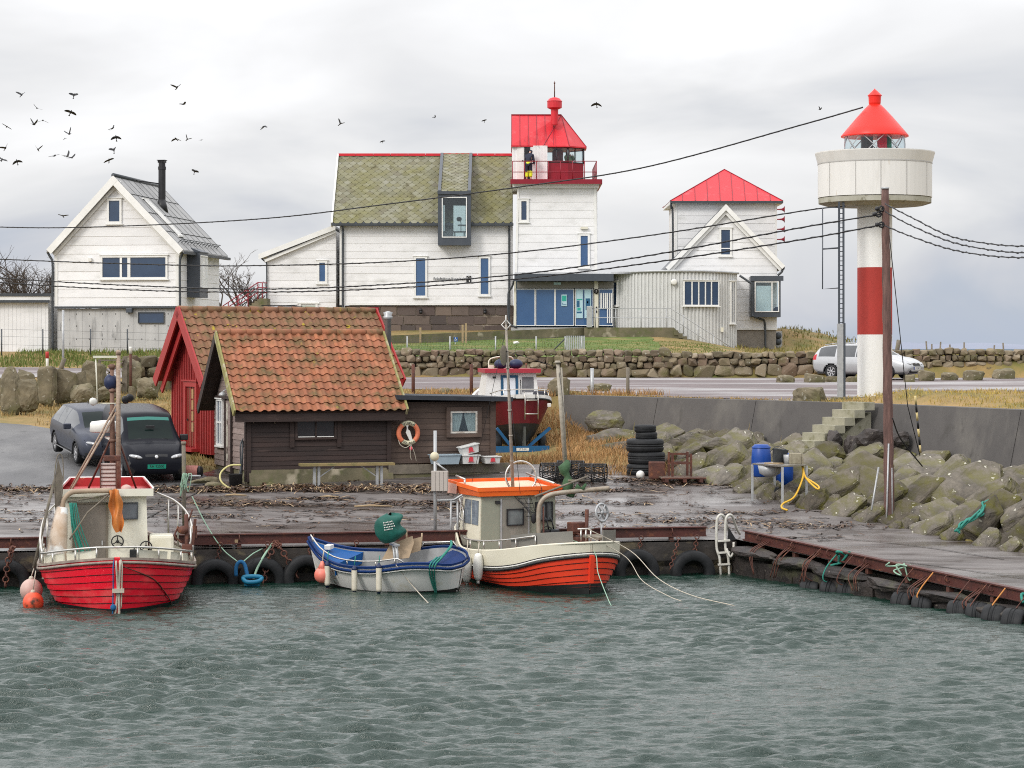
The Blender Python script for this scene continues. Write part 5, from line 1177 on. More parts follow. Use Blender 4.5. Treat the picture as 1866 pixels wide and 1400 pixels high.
# ---------------------------------------------------------------- light tower
def light_tower():
 Y=73.0;X=fx(1594,Y);zb=land(X,Y)-.2
 t=T('light_tower','small white harbour light with one broad red band and a red cone roof','lighthouse',(X,Y,zb),wc=True)
 r=31.5/FPX*Y;z1,z2,z3=fz(610,Y),fz(488,Y),fz(366,Y)
 TW=mat('chipped_white_render',(.78,.78,.76),(.68,.68,.66),1.6,.6,.25,14,stretch=(1.4,1.4,.35),c3=(.34,.31,.26),c3s=4,c3r=(.66,.74),c4=(.5,.34,.18),c4s=1.8,c4r=(.68,.8));RD=mat('chipped_red_render',(.42,.035,.025),(.31,.03,.022),1.8,.65,.25,14,stretch=(1.4,1.4,.5),c3=(.62,.58,.54),c3s=4,c3r=(.72,.76))
 q=MB();q.lathe([(r,zb),(r,z1)],(X,Y,0),36,cap=False);q.build('column',TW,t)
 q=MB();q.lathe([(r,z1),(r,z2)],(X,Y,0),36,cap=False);q.build('red_band',RD,t)
 q=MB();q.lathe([(r,z2),(r,z3)],(X,Y,0),36,cap=False);q.build('upper_column',TW,t)
 R1=103/FPX*Y;DR=mat('drum_paint',(.74,.73,.70),(.66,.65,.62),1.2,.5,.1,8,stretch=(1.5,1.5,.3),c4=(.42,.33,.22),c4s=2.6,c4r=(.66,.76),c3=(.58,.56,.52),c3s=1.5,c3r=(.58,.8))
 zr,zd0,zd1,zd2=fz(368,Y-R1),fz(354,Y-R1),fz(291,Y-R1),fz(272,Y-R1)
 q=MB();q.lathe([(r,zd0-.25),(R1-.25,zd0-.25),(R1-.02,zd0-.18),(R1-.02,zd0-.02)],(X,Y,0),56,sm=False);q.build('platform',MOSSCON if False else mat('stained_slab',(.45,.44,.38),(.30,.29,.22),2,.8,c3=(.15,.14,.09),c3s=4,c3r=(.58,.7)),t)
 q=MB();q.lathe([(R1-.1,zd0-.01),(R1,zd0),(R1,zd1),(R1+.09,zd2),(R1+.09,zd2+.03),(R1-.15,zd2+.03)],(X,Y,0),64,sm=False);d=q.build('drum',DR,t)
 q=MB();q.lathe([(R1+.012,zd1-.015),(R1+.012,zd1+.015)],(X,Y,0),64,cap=False,sm=False)
 for a in(-150,-118,-93,-66,-35):q.bar((X+(R1+.002)*math.cos(R(a)),Y+(R1+.002)*math.sin(R(a)),zd0+.02),(X+(R1+.002)*math.cos(R(a)),Y+(R1+.002)*math.sin(R(a)),zd1-.02),.018,.018)
 q.build('panel_seams',mat('seam_grey',(.42,.41,.39),rough=.6),d)
 r2=55/FPX*Y;zg0,zg1=zd2,fz(247,Y)
 q=MB();q.lathe([(r2,zg0-.1),(r2,zg1)],(X,Y,0),32,cap=False);q.build('lantern_glass',CLEAR,t,fix=False)
 q=MB();n=8
 for k in range(n):
  a,b=2*math.pi*k/n+.2,2*math.pi*(k+1)/n+.2
  for u,v in((a,b),(b,a)):
   q.tube([(X+r2*.99*math.cos(lerp(u,v,i/5)),Y+r2*.99*math.sin(lerp(u,v,i/5)),lerp(zg0-.1,zg1,i/5))for i in range(6)],.018,4)
 q.build('glazing_bars',STEEL,t)
 q=MB();q.box(X-.42,X-.08,Y-.15,Y+.15,zg0-.1,zg1-.02);q.build('lamp_case',BLACK,t)
 q=MB();q.lathe([(.16,zg0-.1),(.16,zg1-.03)],(X+.22,Y-.1,0),12);q.build('red_lens',mat('red_lens',(.7,.01,.04),rough=.1),t)
 q=MB();q.lathe([(.11,zg0-.1),(.11,zg1-.03)],(X+.42,Y-.05,0),12);q.build('green_lens',mat('green_lens',(.0,.22,.10),rough=.1),t)
 RC=mat('bright_red_cone',(.78,.022,.012),(.70,.02,.012),2,.38)
 q=MB();rc=61/FPX*Y
 q.lathe([(rc-.05,zg1-.05),(rc,zg1-.05),(rc,zg1-.01),(rc*.80,fz(233,Y)),(rc*.52,fz(213,Y)),(rc*.28,fz(197,Y)),(.19,fz(191,Y))],(X,Y,0),48);rf=q.build('cone_roof',RC,t)
 q=MB();q.lathe([(.17,fz(192,Y)),(.19,fz(188,Y)),(.20,fz(176,Y)),(.225,fz(175,Y)),(.225,fz(174,Y)),(.10,fz(167,Y)),(.02,fz(163,Y)),(.0,fz(161,Y))],(X,Y,0),24,sm=False);q.build('finial',RC,rf)
 l=T('access_ladder','dark steel ladder with open cage on a grey post beside the light tower','ladder',(fx(1533,Y),Y-1.0,zb),wc=True);yl=Y-1.2
 q=MB();xa,xb=fx(1529,yl),fx(1537,yl)
 for x in(xa,xb):q.box(x-.03,x+.03,yl-.03,yl+.03,fz(590,yl),fz(368,yl))
 for k in range(26):z=lerp(fz(588,yl),fz(372,yl),k/25);q.tube([(xa,yl,z),(xb,yl,z)],.014,5)
 q.build('ladder',DARKMETAL,l)
 q=MB();q.box(xa-.05,xb-.01,yl-.05,yl+.06,fz(724,yl),fz(590,yl));q.build('post',STEEL,l)
 q=MB();q.box(xb-.004,xb+.06,yl-.04,yl+.05,fz(724,yl),fz(589,yl));q.build('rail',DARKMETAL,l)
 q=MB();x0=fx(1499,yl)
 q.tube([(xa,yl,fz(378,yl)),(x0,yl,fz(379,yl)),(x0,yl,fz(527,yl)),(xa,yl,fz(525,yl))],.02,5);q.tube([(x0,yl,fz(454,yl)),(xa,yl,fz(452,yl))],.025,5);q.build('cage',DARKMETAL,l)
 q=MB();q.box(fx(1518,yl),fx(1577,yl),yl-.5,yl+.4,fz(735,yl)-.2,fz(724,yl));q.build('footing',MOSSCON,l)
light_tower()
# ---------------------------------------------------------------- power pole and wires
def power():
 Y=57.2;X=fx(1620,Y);zt=fz(343,Y)
 t=T('power_pole','reddish-brown wooden power pole standing in the rock slope','pole',(X,Y,.9),wc=True)
 q=MB();n=30;q.tube([(lerp(fx(1621,Y),fx(1613,Y),k/n)+.008*math.sin(k*1.9),Y+.008*math.cos(k*2.3),lerp(.8,zt,k/n))for k in range(n+1)],[lerp(.135,.092,k/n)*(1+.03*math.sin(k*2.7))for k in range(n+1)],14);q.build('trunk',POLEWOOD,t)
 q=MB();q.lathe([(.098,0),(.098,.05)],(fx(1613,Y),Y,zt-.03),12)
 q.build('cap',STEEL,t)
 q=MB();q.tube([(X-.10,Y-.13,.75),(X-.07,Y-.14,1.6),(X-.03,Y-.13,3.0)],.022,6);q.tube([(X+.06,Y-.14,.9),(X+.05,Y-.13,2.4)],.014,5);q.build('cable_guard',STEEL,t)
 for py in(381,391,410):
  xx=fx(1605,Y)if py!=391 else fx(1600,Y);q=MB()
  q.tube([(fx(1613,Y),Y,fz(py,Y)),(xx,Y-.08,fz(py,Y))],.02,5);q.torus((xx,Y-.08,fz(py,Y)),.06,.025,(0,1,0),10,5);q.lathe([(.04,0),(.06,.04),(.04,.09)],(xx-.06,Y-.08,fz(py,Y)),8,axis=(-1,0,0));q.build('insulator',BLACK,t)
 q=MB();q.tube(cr_path([(fx(1625,Y),Y-.1,fz(762,Y)),(fx(1650,Y),Y+.7,fz(800,Y+.7)),(fx(1686,Y+1),Y+1.4,fz(850,Y+1.4))],5),.018,5)
 S('stay_cable',q,WIRE,'slack black cable running from the power pole down over the rocks','cable')
 q=MB();q.tube([(fx(1618,Y),Y,fz(405,Y)),(fx(1666,Y+3),Y+4,fz(740,Y+4)),(fx(1686,Y+4),Y+4.5,fz(845,Y+4.5))],.012,5);w=q.build('stay_wire',WIRE)
 tag(w,'straight stay wire with yellow and black marker tube right of the power pole','wire')
 q=MB();a,b=Vector((fx(1668,Y+4),Y+4.02,fz(722,Y+4))),Vector((fx(1683,Y+4),Y+4.45,fz(826,Y+4.4)))
 for k in range(0,7):q.tube([a.lerp(b,k/7),a.lerp(b,(k+1)/7-.002)],.03,6,m=k%2)
 q.build('marker_tube',[mat('marker_yellow',(.60,.48,.22),rough=.5),BLACK],w).parent=w
 Yf=lambda px:Y+(1605-px)/1605*22 if px<1605 else Y-(px-1605)/300*10
 def wire(pts,label,r=.021,grp='power lines running left from the pole'):
  q=MB();path=cr_path([P(px,py,Yf(px)if yy is None else yy)for px,py,yy in pts],10);q.tube(path,r,6)
  tw=[]
  L=0
  for a,b in zip(path,path[1:]):
   n=max(1,int((b-a).length/.12))
   for k in range(n):
    L+=(b-a).length/n;p=a.lerp(b,k/n);tw.append(p+Vector((0,.02*math.cos(L*11),.02*math.sin(L*11))))
  q.tube(tw,.012,4);S('power_line',q,WIRE,label,'cable',grp)
 wire([(1572,196,72.8),(1460,228,75),(1180,304,79),(960,339,83),(700,373,87),(480,398.6,91),(200,413,95),(0,414,98),(-300,400,102)],'topmost twisted cable, leading from the red-coned light tower off to the left',.024,'cables crossing in front of the houses')
 wire([(1540,376,72.0),(1460,385,73),(1200,427,75),(933,461,77),(700,478,79),(480,484,81),(325,483.5,83),(0,472.5,87),(-300,455,90)],'second cable from the top, sagging across the white house fronts',.022,'cables crossing in front of the houses')
 wire([(1603,391,None),(1460,415,None),(1200,463,None),(960,498.5,None),(700,519,None),(480,527,None),(250,521,None),(0,506.6,None),(-300,480,None)],'upper of the two lowest cables running left from the wooden pole',.019,'cables crossing in front of the houses')
 wire([(1606,410,None),(1460,437,None),(1200,477,None),(960,507,None),(700,526,None),(480,532.5,None),(250,529,None),(0,515,None),(-300,490,None)],'lowest cable running left from the wooden pole past the sign',.019,'cables crossing in front of the houses')
 wire([(1613,372,None),(1660,396,None),(1730,430,None),(1800,444,None),(1866,449,None),(1960,447,None)],'upper of three cables sagging from the wooden pole to the right edge',.014,'cables right of the pole')
 wire([(1613,386,None),(1660,411,None),(1730,440,None),(1800,455,None),(1866,461,None),(1960,460,None)],'middle of three cables sagging from the wooden pole to the right edge',.014,'cables right of the pole')
 wire([(1613,412,None),(1660,431,None),(1730,454,None),(1800,466,None),(1866,470,None),(1960,470,None)],'lowest of three cables sagging from the wooden pole to the right edge',.014,'cables right of the pole')
power()
# ---------------------------------------------------------------- birds
def birds():
 rnd=random.Random(3);CROW=mat('black_feathers',(.012,.012,.014),(.02,.02,.022),9,.6)
 def bird(flap,seed):
  q=MB();q.tube([(-.20,0,0),(-.10,0,.005),(.02,0,.01),(.12,0,.015),(.17,0,.02),(.21,0,.012)],[.012,.045,.06,.04,.03,.006],8)
  q.add([(-.18,-.015,0),(-.18,.015,0),(-.34,.06,0),(-.34,-.06,0),(-.18,-.015,-.01),(-.18,.015,-.01),(-.34,.06,-.006),(-.34,-.06,-.006)],[(0,1,2,3),(7,6,5,4),(0,4,5,1),(1,5,6,2),(2,6,7,3),(3,7,4,0)])
  b=q;wings=MB()
  for s in(-1,1):
   pr=[(.03,.11,-.07),(.16,.125,-.09),(.28,.08,-.11),(.38,.0,-.12),(.42,-.07,-.11)]
   vs=[]
   for y,f,bk in pr:
    z=math.sin(flap)*y*(1+.5*y);vs+=[(f,s*y*math.cos(flap),z+.015),(bk,s*y*math.cos(flap),z+.015),(f,s*y*math.cos(flap),z+.005),(bk,s*y*math.cos(flap),z+.005)]
   fs=[]
   for i in range(4):a=4*i;fs+=[(a,a+4,a+5,a+1),(a+2,a+3,a+7,a+6),(a,a+2,a+6,a+4),(a+1,a+5,a+7,a+3)]
   wings.add(vs,fs+[(16,17,19,18)],0,False)
  b.add(wings.v,wings.f);return b
 protos=[tag(bird(f,i).build('bird',CROW),None,'bird')for i,f in enumerate((.55,.25,-.3,.8,.05))]
 zl=[(175,237),(298,344),(347,444),(273,476),(55,494),(44,668),(15,760),(138,776),(308,680),(443,729),(545,733),(580,745),(527,588),(563,553),(572,378),(598,240),(912,507),(940,581),(923,684),(883,766),(1432,178),(1485,312),(1425,593),(1515,597),(1630,602),(1575,856)]
 pos=[(x/4.443,120+y/4.443)for x,y in zl]+[(115,394),(481,231),(620,226),(697,258),(793,214),(883,220),(1087,190),(1494,200),(2,293)]
 small={24:.5,25:.7,29:.5,30:.5,31:.5,33:.6,12:.45}
 for i,(px,py)in enumerate(pos):
  Y=rnd.uniform(135,175);k=i%5
  o=protos[k]if i<5 else protos[k].copy()
  if i>=5:COL.objects.link(o)
  o.location=P(px,py,Y);o.rotation_euler=(R(rnd.uniform(-35,35)),R(rnd.uniform(-60,15)),rnd.uniform(-1.9,-.7)if i%3 else rnd.uniform(.3,2))
  s=Y/155*small.get(i,1)*rnd.uniform(.85,1.1)*.95;o.scale=(s,s,s)
  if i<26 and px<300:lab='small black bird flying in the loose flock at the upper left'
  elif i in(20,21):lab='black bird flying high above the grey-roofed house and its flue'
  elif px<400:lab='black bird flying low over the roof near the black flue'
  else:lab={27:'lone black bird left of the slate-roofed house, at sky level with the red lantern roof',28:'lone black bird above the left end of the slate roof ridge',29:'tiny pale bird just above the slate roof, left of its dormer',30:'tiny distant bird left of the red lantern roof, farther from it',31:'tiny distant bird close left of the red lantern roof',32:'black bird just right of the red ventilator ball',33:'distant bird near the top cable left of the red cone roof'}.get(i,'small black bird flying in the loose flock at the upper left')
  o['label']=lab;o['group']='birds over the harbour'
birds()
# ---------------------------------------------------------------- people
def person(name,label,joints,edges,radii,mats,loc,parts):
 me=bpy.data.meshes.new(name);me.from_pydata(joints,edges,[]);o=bpy.data.objects.new(name,me);COL.objects.link(o)
 m=o.modifiers.new('skin','SKIN');
 for v,r in zip(me.skin_vertices[0].data,radii):v.radius=(r,r)
 me.skin_vertices[0].data[0].use_root=True
 o.modifiers.new('sub','SUBSURF').levels=2;o.modifiers['sub'].render_levels=2
 me.materials.append(mats);o.location=loc
 return o
def skinned(name,joints,edges,radii,m,parent=None,lev=2):
 me=bpy.data.meshes.new(name);me.from_pydata([tuple(j)for j in joints],edges,[]);o=bpy.data.objects.new(name,me);COL.objects.link(o)
 o.modifiers.new('skin','SKIN')
 for v,r in zip(me.skin_vertices[0].data,radii):v.radius=(r,r)if not isinstance(r,tuple)else r
 me.skin_vertices[0].data[0].use_root=True
 s=o.modifiers.new('sub','SUBSURF');s.levels=lev;s.render_levels=lev;me.materials.append(m)
 if parent:o.parent=parent
 return o
def people():
 zd,yl,lc,zs_=LH
 J=[(0,0,.92),(0,.03,1.12),(0,.10,1.36),(0,.16,1.46),(0,.24,1.56),(0,.30,1.66),(-.09,0,.86),(-.11,.03,.48),(-.11,-.02,.09),(-.11,.12,.04),(.09,0,.86),(.11,.04,.48),(.12,-.01,.09),(.12,.13,.04),(-.19,.11,1.36),(-.26,.22,1.12),(-.30,.40,1.08),(-.32,.46,1.07),(.19,.10,1.36),(.25,.10,1.08),(.22,.22,.88),(.21,.26,.83)]
 E=[(0,1),(1,2),(2,3),(3,4),(4,5),(0,6),(6,7),(7,8),(8,9),(0,10),(10,11),(11,12),(12,13),(2,14),(14,15),(15,16),(16,17),(2,18),(18,19),(19,20),(20,21)]
 Rr=[.14,.14,.14,.06,.085,.085,.09,.06,.045,.04,.09,.06,.045,.04,.06,.045,.035,.03,.06,.045,.035,.03]
 y0=yl-.62;X=fx(963.5,y0)
 p=skinned('person',J,E,Rr,SKIN);p.location=(X,y0,zd+.01);p.rotation_euler.z=R(-25)
 tag(p,'person in dark hooded jacket and yellow hi-vis trousers bending at the gallery door','person')
 skinned('jacket',[J[0],J[1],J[2],J[3],J[14],J[15],J[16],J[18],J[19],J[20],J[4],J[5]],[(0,1),(1,2),(2,3),(2,4),(4,5),(5,6),(2,7),(7,8),(8,9),(3,10),(10,11)],[.185,.18,.19,.10,.09,.07,.055,.09,.07,.055,.115,.11],JACKET,p)
 skinned('trousers',[(0,0,.95),J[6],J[7],(-.11,0,.5),(-.11,-.01,.14),J[10],J[11],(.12,.0,.14)],[(0,1),(1,2),(2,4),(0,5),(5,6),(6,7)],[.15,.115,.09,.09,.085,.115,.09,.085],JACKET,p)
 skinned('hi_vis_leggings',[(-.10,.02,.60),(-.11,.03,.42),(-.11,-.01,.16),],[(0,1),(1,2)],[.108,.10,.09],HIVIS,p);skinned('hi_vis_leggings',[(.10,.03,.60),(.11,.04,.42),(.12,-.0,.16)],[(0,1),(1,2)],[.108,.10,.09],HIVIS,p)
 skinned('belt_stripe',[(-.12,-.02,.93),(0,-.06,.94),(.12,-.02,.93)],[(0,1),(1,2)],[.10,.11,.10],HIVIS,p)
 for s in(-1,1):skinned('boot',[(s*.115,-.02,.10),(s*.115,.02,.05),(s*.115,.14,.04)],[(0,1),(1,2)],[.065,.065,.055],BLACK,p)
 J2=[(0,0,.92),(0,0,1.14),(0,.02,1.38),(0,.03,1.50),(0,.03,1.58),(0,.04,1.68),(-.09,0,.86),(-.1,0,.46),(-.1,0,.08),(.09,0,.86),(.1,0,.46),(.1,0,.08),(-.19,.02,1.38),(-.24,-.10,1.18),(-.10,-.24,1.42),(-.06,-.25,1.5),(.19,.02,1.38),(.25,-.08,1.18),(.10,-.24,1.42),(.06,-.25,1.5)]
 E2=[(0,1),(1,2),(2,3),(3,4),(4,5),(0,6),(6,7),(7,8),(0,9),(9,10),(10,11),(2,12),(12,13),(13,14),(14,15),(2,16),(16,17),(17,18),(18,19)]
 R2=[.14,.14,.14,.06,.09,.09,.09,.06,.045,.09,.06,.045,.06,.05,.035,.03,.06,.05,.035,.03]
 p2=skinned('person',J2,E2,R2,SKIN);p2.location=(fx(1036,lc[1]),lc[1]-.5,zd+.06);p2.rotation_euler.z=R(40)
 tag(p2,'person in green jacket standing inside the glazed lantern room','person')
 skinned('jacket',[J2[0],J2[1],J2[2],J2[12],J2[13],J2[14],J2[16],J2[17],J2[18],J2[3]],[(0,1),(1,2),(2,3),(3,4),(4,5),(2,6),(6,7),(7,8),(2,9)],[.19,.19,.19,.10,.08,.06,.10,.08,.06,.10],GREENJ,p2)
 skinned('cap',[(0,.04,1.66),(0,.05,1.74)],[(0,1)],[.115,.10],GUTTER,p2)
people()
# ================================================================ SHEDS ON THE QUAY
TILE=mat('mossy_clay_tile',(.35,.125,.06),(.20,.078,.04),5,.8,.35,24,isl_c=[(.41,.145,.065),(.23,.095,.05),(.33,.12,.058),(.18,.08,.042),(.44,.18,.095),(.27,.10,.052),(.37,.15,.085)],c3=(.12,.085,.036),c3s=2.2,c3r=(.47,.68),c4=(.24,.185,.03),c4s=4.5,c4r=(.66,.73))
TILE2=mat('brown_clay_tile',(.25,.115,.06),(.17,.085,.05),5,.8,.35,24,isl_c=[(.24,.11,.06),(.18,.09,.05),(.27,.13,.075),(.20,.105,.06)],c3=(.13,.095,.04),c3s=2.2,c3r=(.46,.64),c4=(.33,.25,.02),c4s=3.2,c4r=(.635,.69))
def brown_shed():
 rz=R(20);C=(-7.13,62.0,1.62)
 t=T('brown_boat_shed','dark brown boarded shed with mottled orange tile roof on the quay','shed',C,rz)
 Lx,W=4.04,3.9;zs,ze,zr=.44,2.08,4.12;yr=W/2
 q=MB();q.prism([(.03,.03,zs),(.03,W-.03,zs),(.03,W-.03,ze),(.03,yr,zr-.15),(.03,.03,ze)],(Lx-.06,0,0))
 lap(q,[(0,zs),(Lx,zs),(Lx,ze),(0,ze)],0,.128,.014);q.build('front_wall',BROWNWOOD,t)
 q=MB(Matrix.Rotation(R(-90),4,'Z'));lap(q,[(-W,zs),(0,zs),(0,ze),(-yr,zr-.12),(-W,ze)],0,.16,.016);q.M=None
 q.build('gable_wall',WEATHERWOOD,t)
 q=MB();q.box(-.05,.10,-.05,.0-.004,zs-.3,ze);q.box(-.055,-.018,-.05,.09,zs-.3,ze);q.build('corner_board',BROWNWOOD,t)
 q=MB();q.box(Lx-.12,Lx+.0,-.05,-.004,zs-.02,ze);q.build('corner_board',BROWNWOOD,t)
 q=MB();q.box(-.38,Lx+.34,-.27,-.20,ze-.32,ze-.10);q.box(-.3,Lx+.3,-.20,-.02,ze-.30,ze-.26);q.build('eaves_board',BROWNWOOD,t)
 q=MB();q.grid(lambda u,v:(lerp(.05,Lx+.05,u),-.03-.12*(1-v)+.03*mnoise.noise((u*9,v*4,0)),lerp(-.15,zs+.02,v)),30,6,sm=True)
 q.grid(lambda u,v:(lerp(.05,Lx+.05,u),lerp(-.03,.2,v),zs+.02),30,1);q.box(.02,Lx,.05,W,-.3,zs-.002);q.build('foundation',MOSSCON,t)
 x0,x1=-.40,Lx+.33;ye=-.30;A=Vector((0,yr-ye,zr-(ze-.06)));sl=A.length;A.normalize();N=Vector((0,-A.z,A.y));top=Vector((x0,yr,zr));w=x1-x0
 q=MB();q.prism([top-N*.09,top,top-A*sl,top-A*sl-N*.09],(w,0,0));A2=Vector((0,-A.y,A.z));N2=Vector((0,A.z,A.y));q.prism([top-N2*.09,top,top-A2*sl,top-A2*sl-N2*.09],(w,0,0));r=q.build('roof',BROWNWOOD,t)
 q=MB();pantiles(q,top,Vector((1,0,0)),-A,N,w,sl,19,11,random.Random(5));q.build('tiles',TILE,r)
 q=MB();pantiles(q,top+Vector((w,0,0)),Vector((-1,0,0)),-A2,N2,w,sl,19,8,random.Random(6));q.build('tiles',TILE,r)
 q=MB()
 for k in range(11):
  a=top+Vector((w*k/11-.03,0,.05+.006*(k%2)));q.tube([a,a+Vector((w/11+.04,0,0))],[.11,.095],8)
 q.build('ridge_tiles',TILE,r)
 for xx,m in((x0-.03,MOSSWOOD),(x1+.03,MOSSWOOD)):
  q=MB();up=Vector((0,0,.09));q.bar(Vector((xx,yr,zr))+N*.03,Vector((xx,ye-.05,ze-.10))+N*.03,.05,.22,up=N);q.build('verge_board',m,r)
  q=MB();q.bar(Vector((xx+.01,yr,zr))+N2*.0-N2*.03,Vector((xx+.01,W-ye+.05,ze-.10))-N2*.03,.05,.24,up=N2);q.build('verge_board',BROWNWOOD,r)
 u0,u1=1.38,2.42;M=None
 window(t,None,u0,u1,1.32,1.86,-.02,.06,mull=[((u0+u1)/2,.04)],frame=BROWNWOOD,proud=.06,glass=mat('black_pane',(.018,.016,.018),(.03,.028,.03),2,.25),sill=False)
 q=MB();q.box(u0-.20,u0-.08,-.06,-.02,1.05,1.92);q.box(u1+.08,u1+.20,-.06,-.02,1.05,1.92);q.build('window_casing',BROWNWOOD,t)
 q=MB();q.box(u0+.02,(u0+u1)/2-.03,-.075,-.06,1.325,1.345);q.box((u0+u1)/2+.03,u1-.02,-.075,-.06,1.325,1.345);q.build('window_bead',TRIM,t)
 G=Matrix.Rotation(R(-90),4,'Z')
 window(t,G,-3.42,-2.78,1.05,2.25,-.02,.05,mull=[(-3.10,.05)],hbar=[(1.65,.05)],proud=.05)
 q=MB(G);q.box(-2.36,-1.72,-.04,-.01,.32,2.28);d=q.build('door',WEATHERWOOD,t)
 q=MB(G);q.box(-2.24,-2.10,-.05,-.042,.6,2.2);q.build('peeling_panel',mat('peeling_paint',(.5,.48,.40),(.12,.09,.075),6,.8,ramp=(.5,.6)),d)
 q=MB(G)
 for a,b in((-2.46,-2.36),(-1.72,-1.62)):q.box(a,b,-.07,-.01,.28,2.32)
 q.box(-3.6,-1.55,-.09,-.01,2.325,2.40);q.build('door_frame',BROWNWOOD,t)
 q=MB();q.tube([(-.02,1.45,2.55),(-.25,1.45,2.6),(-.33,1.45,2.55)],.018,6);q.lathe([(.03,.10),(.10,.04),(.12,.0),(.05,-.05)],(-.33,1.45,2.45),12);q.build('wall_lamp',STEEL,t)
 q=MB();ax_=Vector((Lx+.74,yr+.75,0));q.lathe([(.095,2.9),(.095,4.56),(.13,4.57),(.13,4.66),(.10,4.68),(.14,4.76),(.02,4.8)],ax_,14,sm=True);q.build('flue_pipe',STEEL,t)
 q=MB();q.tube(cr_path([(.16,-.06,1.72),(.22,-.08,1.9),(.45,-.08,1.98),(.68,-.08,1.9),(.76,-.06,1.7)],6),.02,5);q.tube(cr_path([(.24,-.06,1.80),(.45,-.09,1.86),(.7,-.07,1.78)],5),.014,5);q.tube([(.45,-.07,1.98),(.45,-.07,2.05)],.02,5)
 o=S('bent_hanger',q,GREYWOOD,'bent pale hanger hung under the eaves on the dark brown wall','hanger');o.location=C;o.rotation_euler.z=rz
 e=T('flat_roofed_shed','low flat-roofed brown annex with curtained window, joined to the tile-roofed shed','shed',C,rz)
 X0,X1=Lx+.02,7.12;zt=2.25
 q=MB();lap(q,[(X0,zs+.12),(X1,zs+.12),(X1,zt),(X0,zt)],.10,.155,.014);q.box(X0,X1-.02,.14,3.0,zs+.1,zt);EXT=mat('grey_brown_boards',(.10,.068,.052),(.055,.038,.032),2,.75,.3,12,isl=.2,stretch=(.35,1,3),c3=(.17,.13,.11),c3s=3,c3r=(.62,.82));q.build('front_wall',EXT,e)
 q=MB();q.box(X1-.16,X1+.0,.04,.10-.02,zs+.1,zt);q.build('corner_board',EXT,e)
 q=MB();q.prism([(X0+.10,-.22,zt+.08),(X1+.42,-.22,zt-.0),(X1+.42,-.22,zt+.12),(X0+.10,-.22,zt+.20)],(0,3.5,0));q.build('roof',mat('tar_felt',(.022,.026,.034),(.035,.04,.05),3,.7),e)
 q=MB();q.box(X0-.1,X1+.38,-.06,.06,zs-.16,zs+.09);q.box(X0,X1+.1,-.03,.05,-.5,zs-.17,1);q.build('plinth_board',[GREYWOOD,MOSSCON],e)
 u0,u1=5.83,6.52;z0,z1=1.42,1.94
 f=window(e,None,u0,u1,z0,z1,.08,.05,frame=mat('worn_white_frame',(.62,.60,.55),(.36,.30,.25),6,.7,ramp=(.45,.65)),proud=.06,glass=CLEAR,sill=False,inset=-.01)
 q=MB();q.box(u0-.17,u0-.055,.0,.085,z0-.16,z1+.16);q.box(u1+.055,u1+.17,.0,.085,z0-.16,z1+.16);q.box(u0-.054,u1+.054,.0,.085,z1+.055,z1+.16);q.box(u0-.054,u1+.054,.0,.085,z0-.16,z0-.055);q.build('window_casing',EXT,e)
 q=MB();q.box(u0,u1,.077,.082,z0,z1);q.build('dark_inside',BLACK,f)
 CUR=mat('grey_curtain',(.50,.50,.48),(.38,.39,.38),5,.8)
 for s in(0,1):
  q=MB()
  def cf(u,v,s=s):
   wd=lerp(.48,.30,(1-v)**1.2)*(u1-u0)
   x=u0+wd*u if s==0 else u1-wd*u
   return(x,.068+.004*math.sin(u*26),lerp(z0+.01,z1-.01,v))
  q.grid(cf,26,6);q.build('curtain',CUR,f)
 M=Matrix.Translation(C)@Matrix.Rotation(rz,4,'Z')
 g=T('life_ring','faded orange and white life ring hung on the brown annex wall','life ring',M@Vector((4.53,-.04,1.40)),rz)
 OR=mat('faded_orange_ring',(.68,.20,.10),(.60,.16,.08),4,.6);CW=mat('dirty_white_band',(.60,.58,.42),(.48,.45,.3),4,.6)
 q=MB();n=48;Rr,rr=.275,.068;vs=[];
 for k in range(4):
  a0,a1=R(-132+90*k),R(-48+90*k)if k%2 else R(-48+90*k)
  if k%2==0:a0,a1=R(-128+90*k),R(-52+90*k)
  else:a0,a1=R(-142+90*k),R(-38+90*k)
  a0,a1=(R(90*k-90-38),R(90*k-90+38))if k%2==0 else(R(90*k-90-52),R(90*k-90+52))
  b=MB();b.tube([(Rr*math.cos(lerp(a0,a1,i/14)),0,Rr*math.sin(lerp(a0,a1,i/14)))for i in range(15)],rr,12);b.build('ring_segment',CW if k%2==0 else OR,g)
 for i,ch in enumerate('VIGDLA'):
  a=R(90+38-(i+.7)*12.2);text('lettering',ch,.085,BLACK,g,Matrix.Translation((Rr*math.cos(a),-rr-.002,Rr*math.sin(a)))@Matrix.Rotation(-(a-R(90)),4,'Y')@Matrix.Rotation(R(90),4,'X'))
 for i,ch in enumerate('GO DEA'):
  a=R(-90-34+i*13);
  if ch!=' ':text('lettering',ch,.075,BLACK,g,Matrix.Translation((Rr*math.cos(a),-rr-.002,Rr*math.sin(a)))@Matrix.Rotation(-(a+R(90)),4,'Y')@Matrix.Rotation(R(90),4,'X'))
 q=MB();q.prism([(-.10,-.02,.20),(-.07,-.02,.13),(-.075,-.02,.06),(-.10,-.02,.0),(.02,-.02,-.24),(.10,-.02,-.24),(.02,-.02,.04),(-.03,-.02,.08),(-.04,-.02,.14),(-.02,-.02,.20)],(0,.03,0))
 o=S('plastic_bailer',q,RADOME,'white paddle-shaped bailer hung inside the life ring','bailer');o.location=M@Vector((4.55,-.06,1.42));o.rotation_euler.z=rz
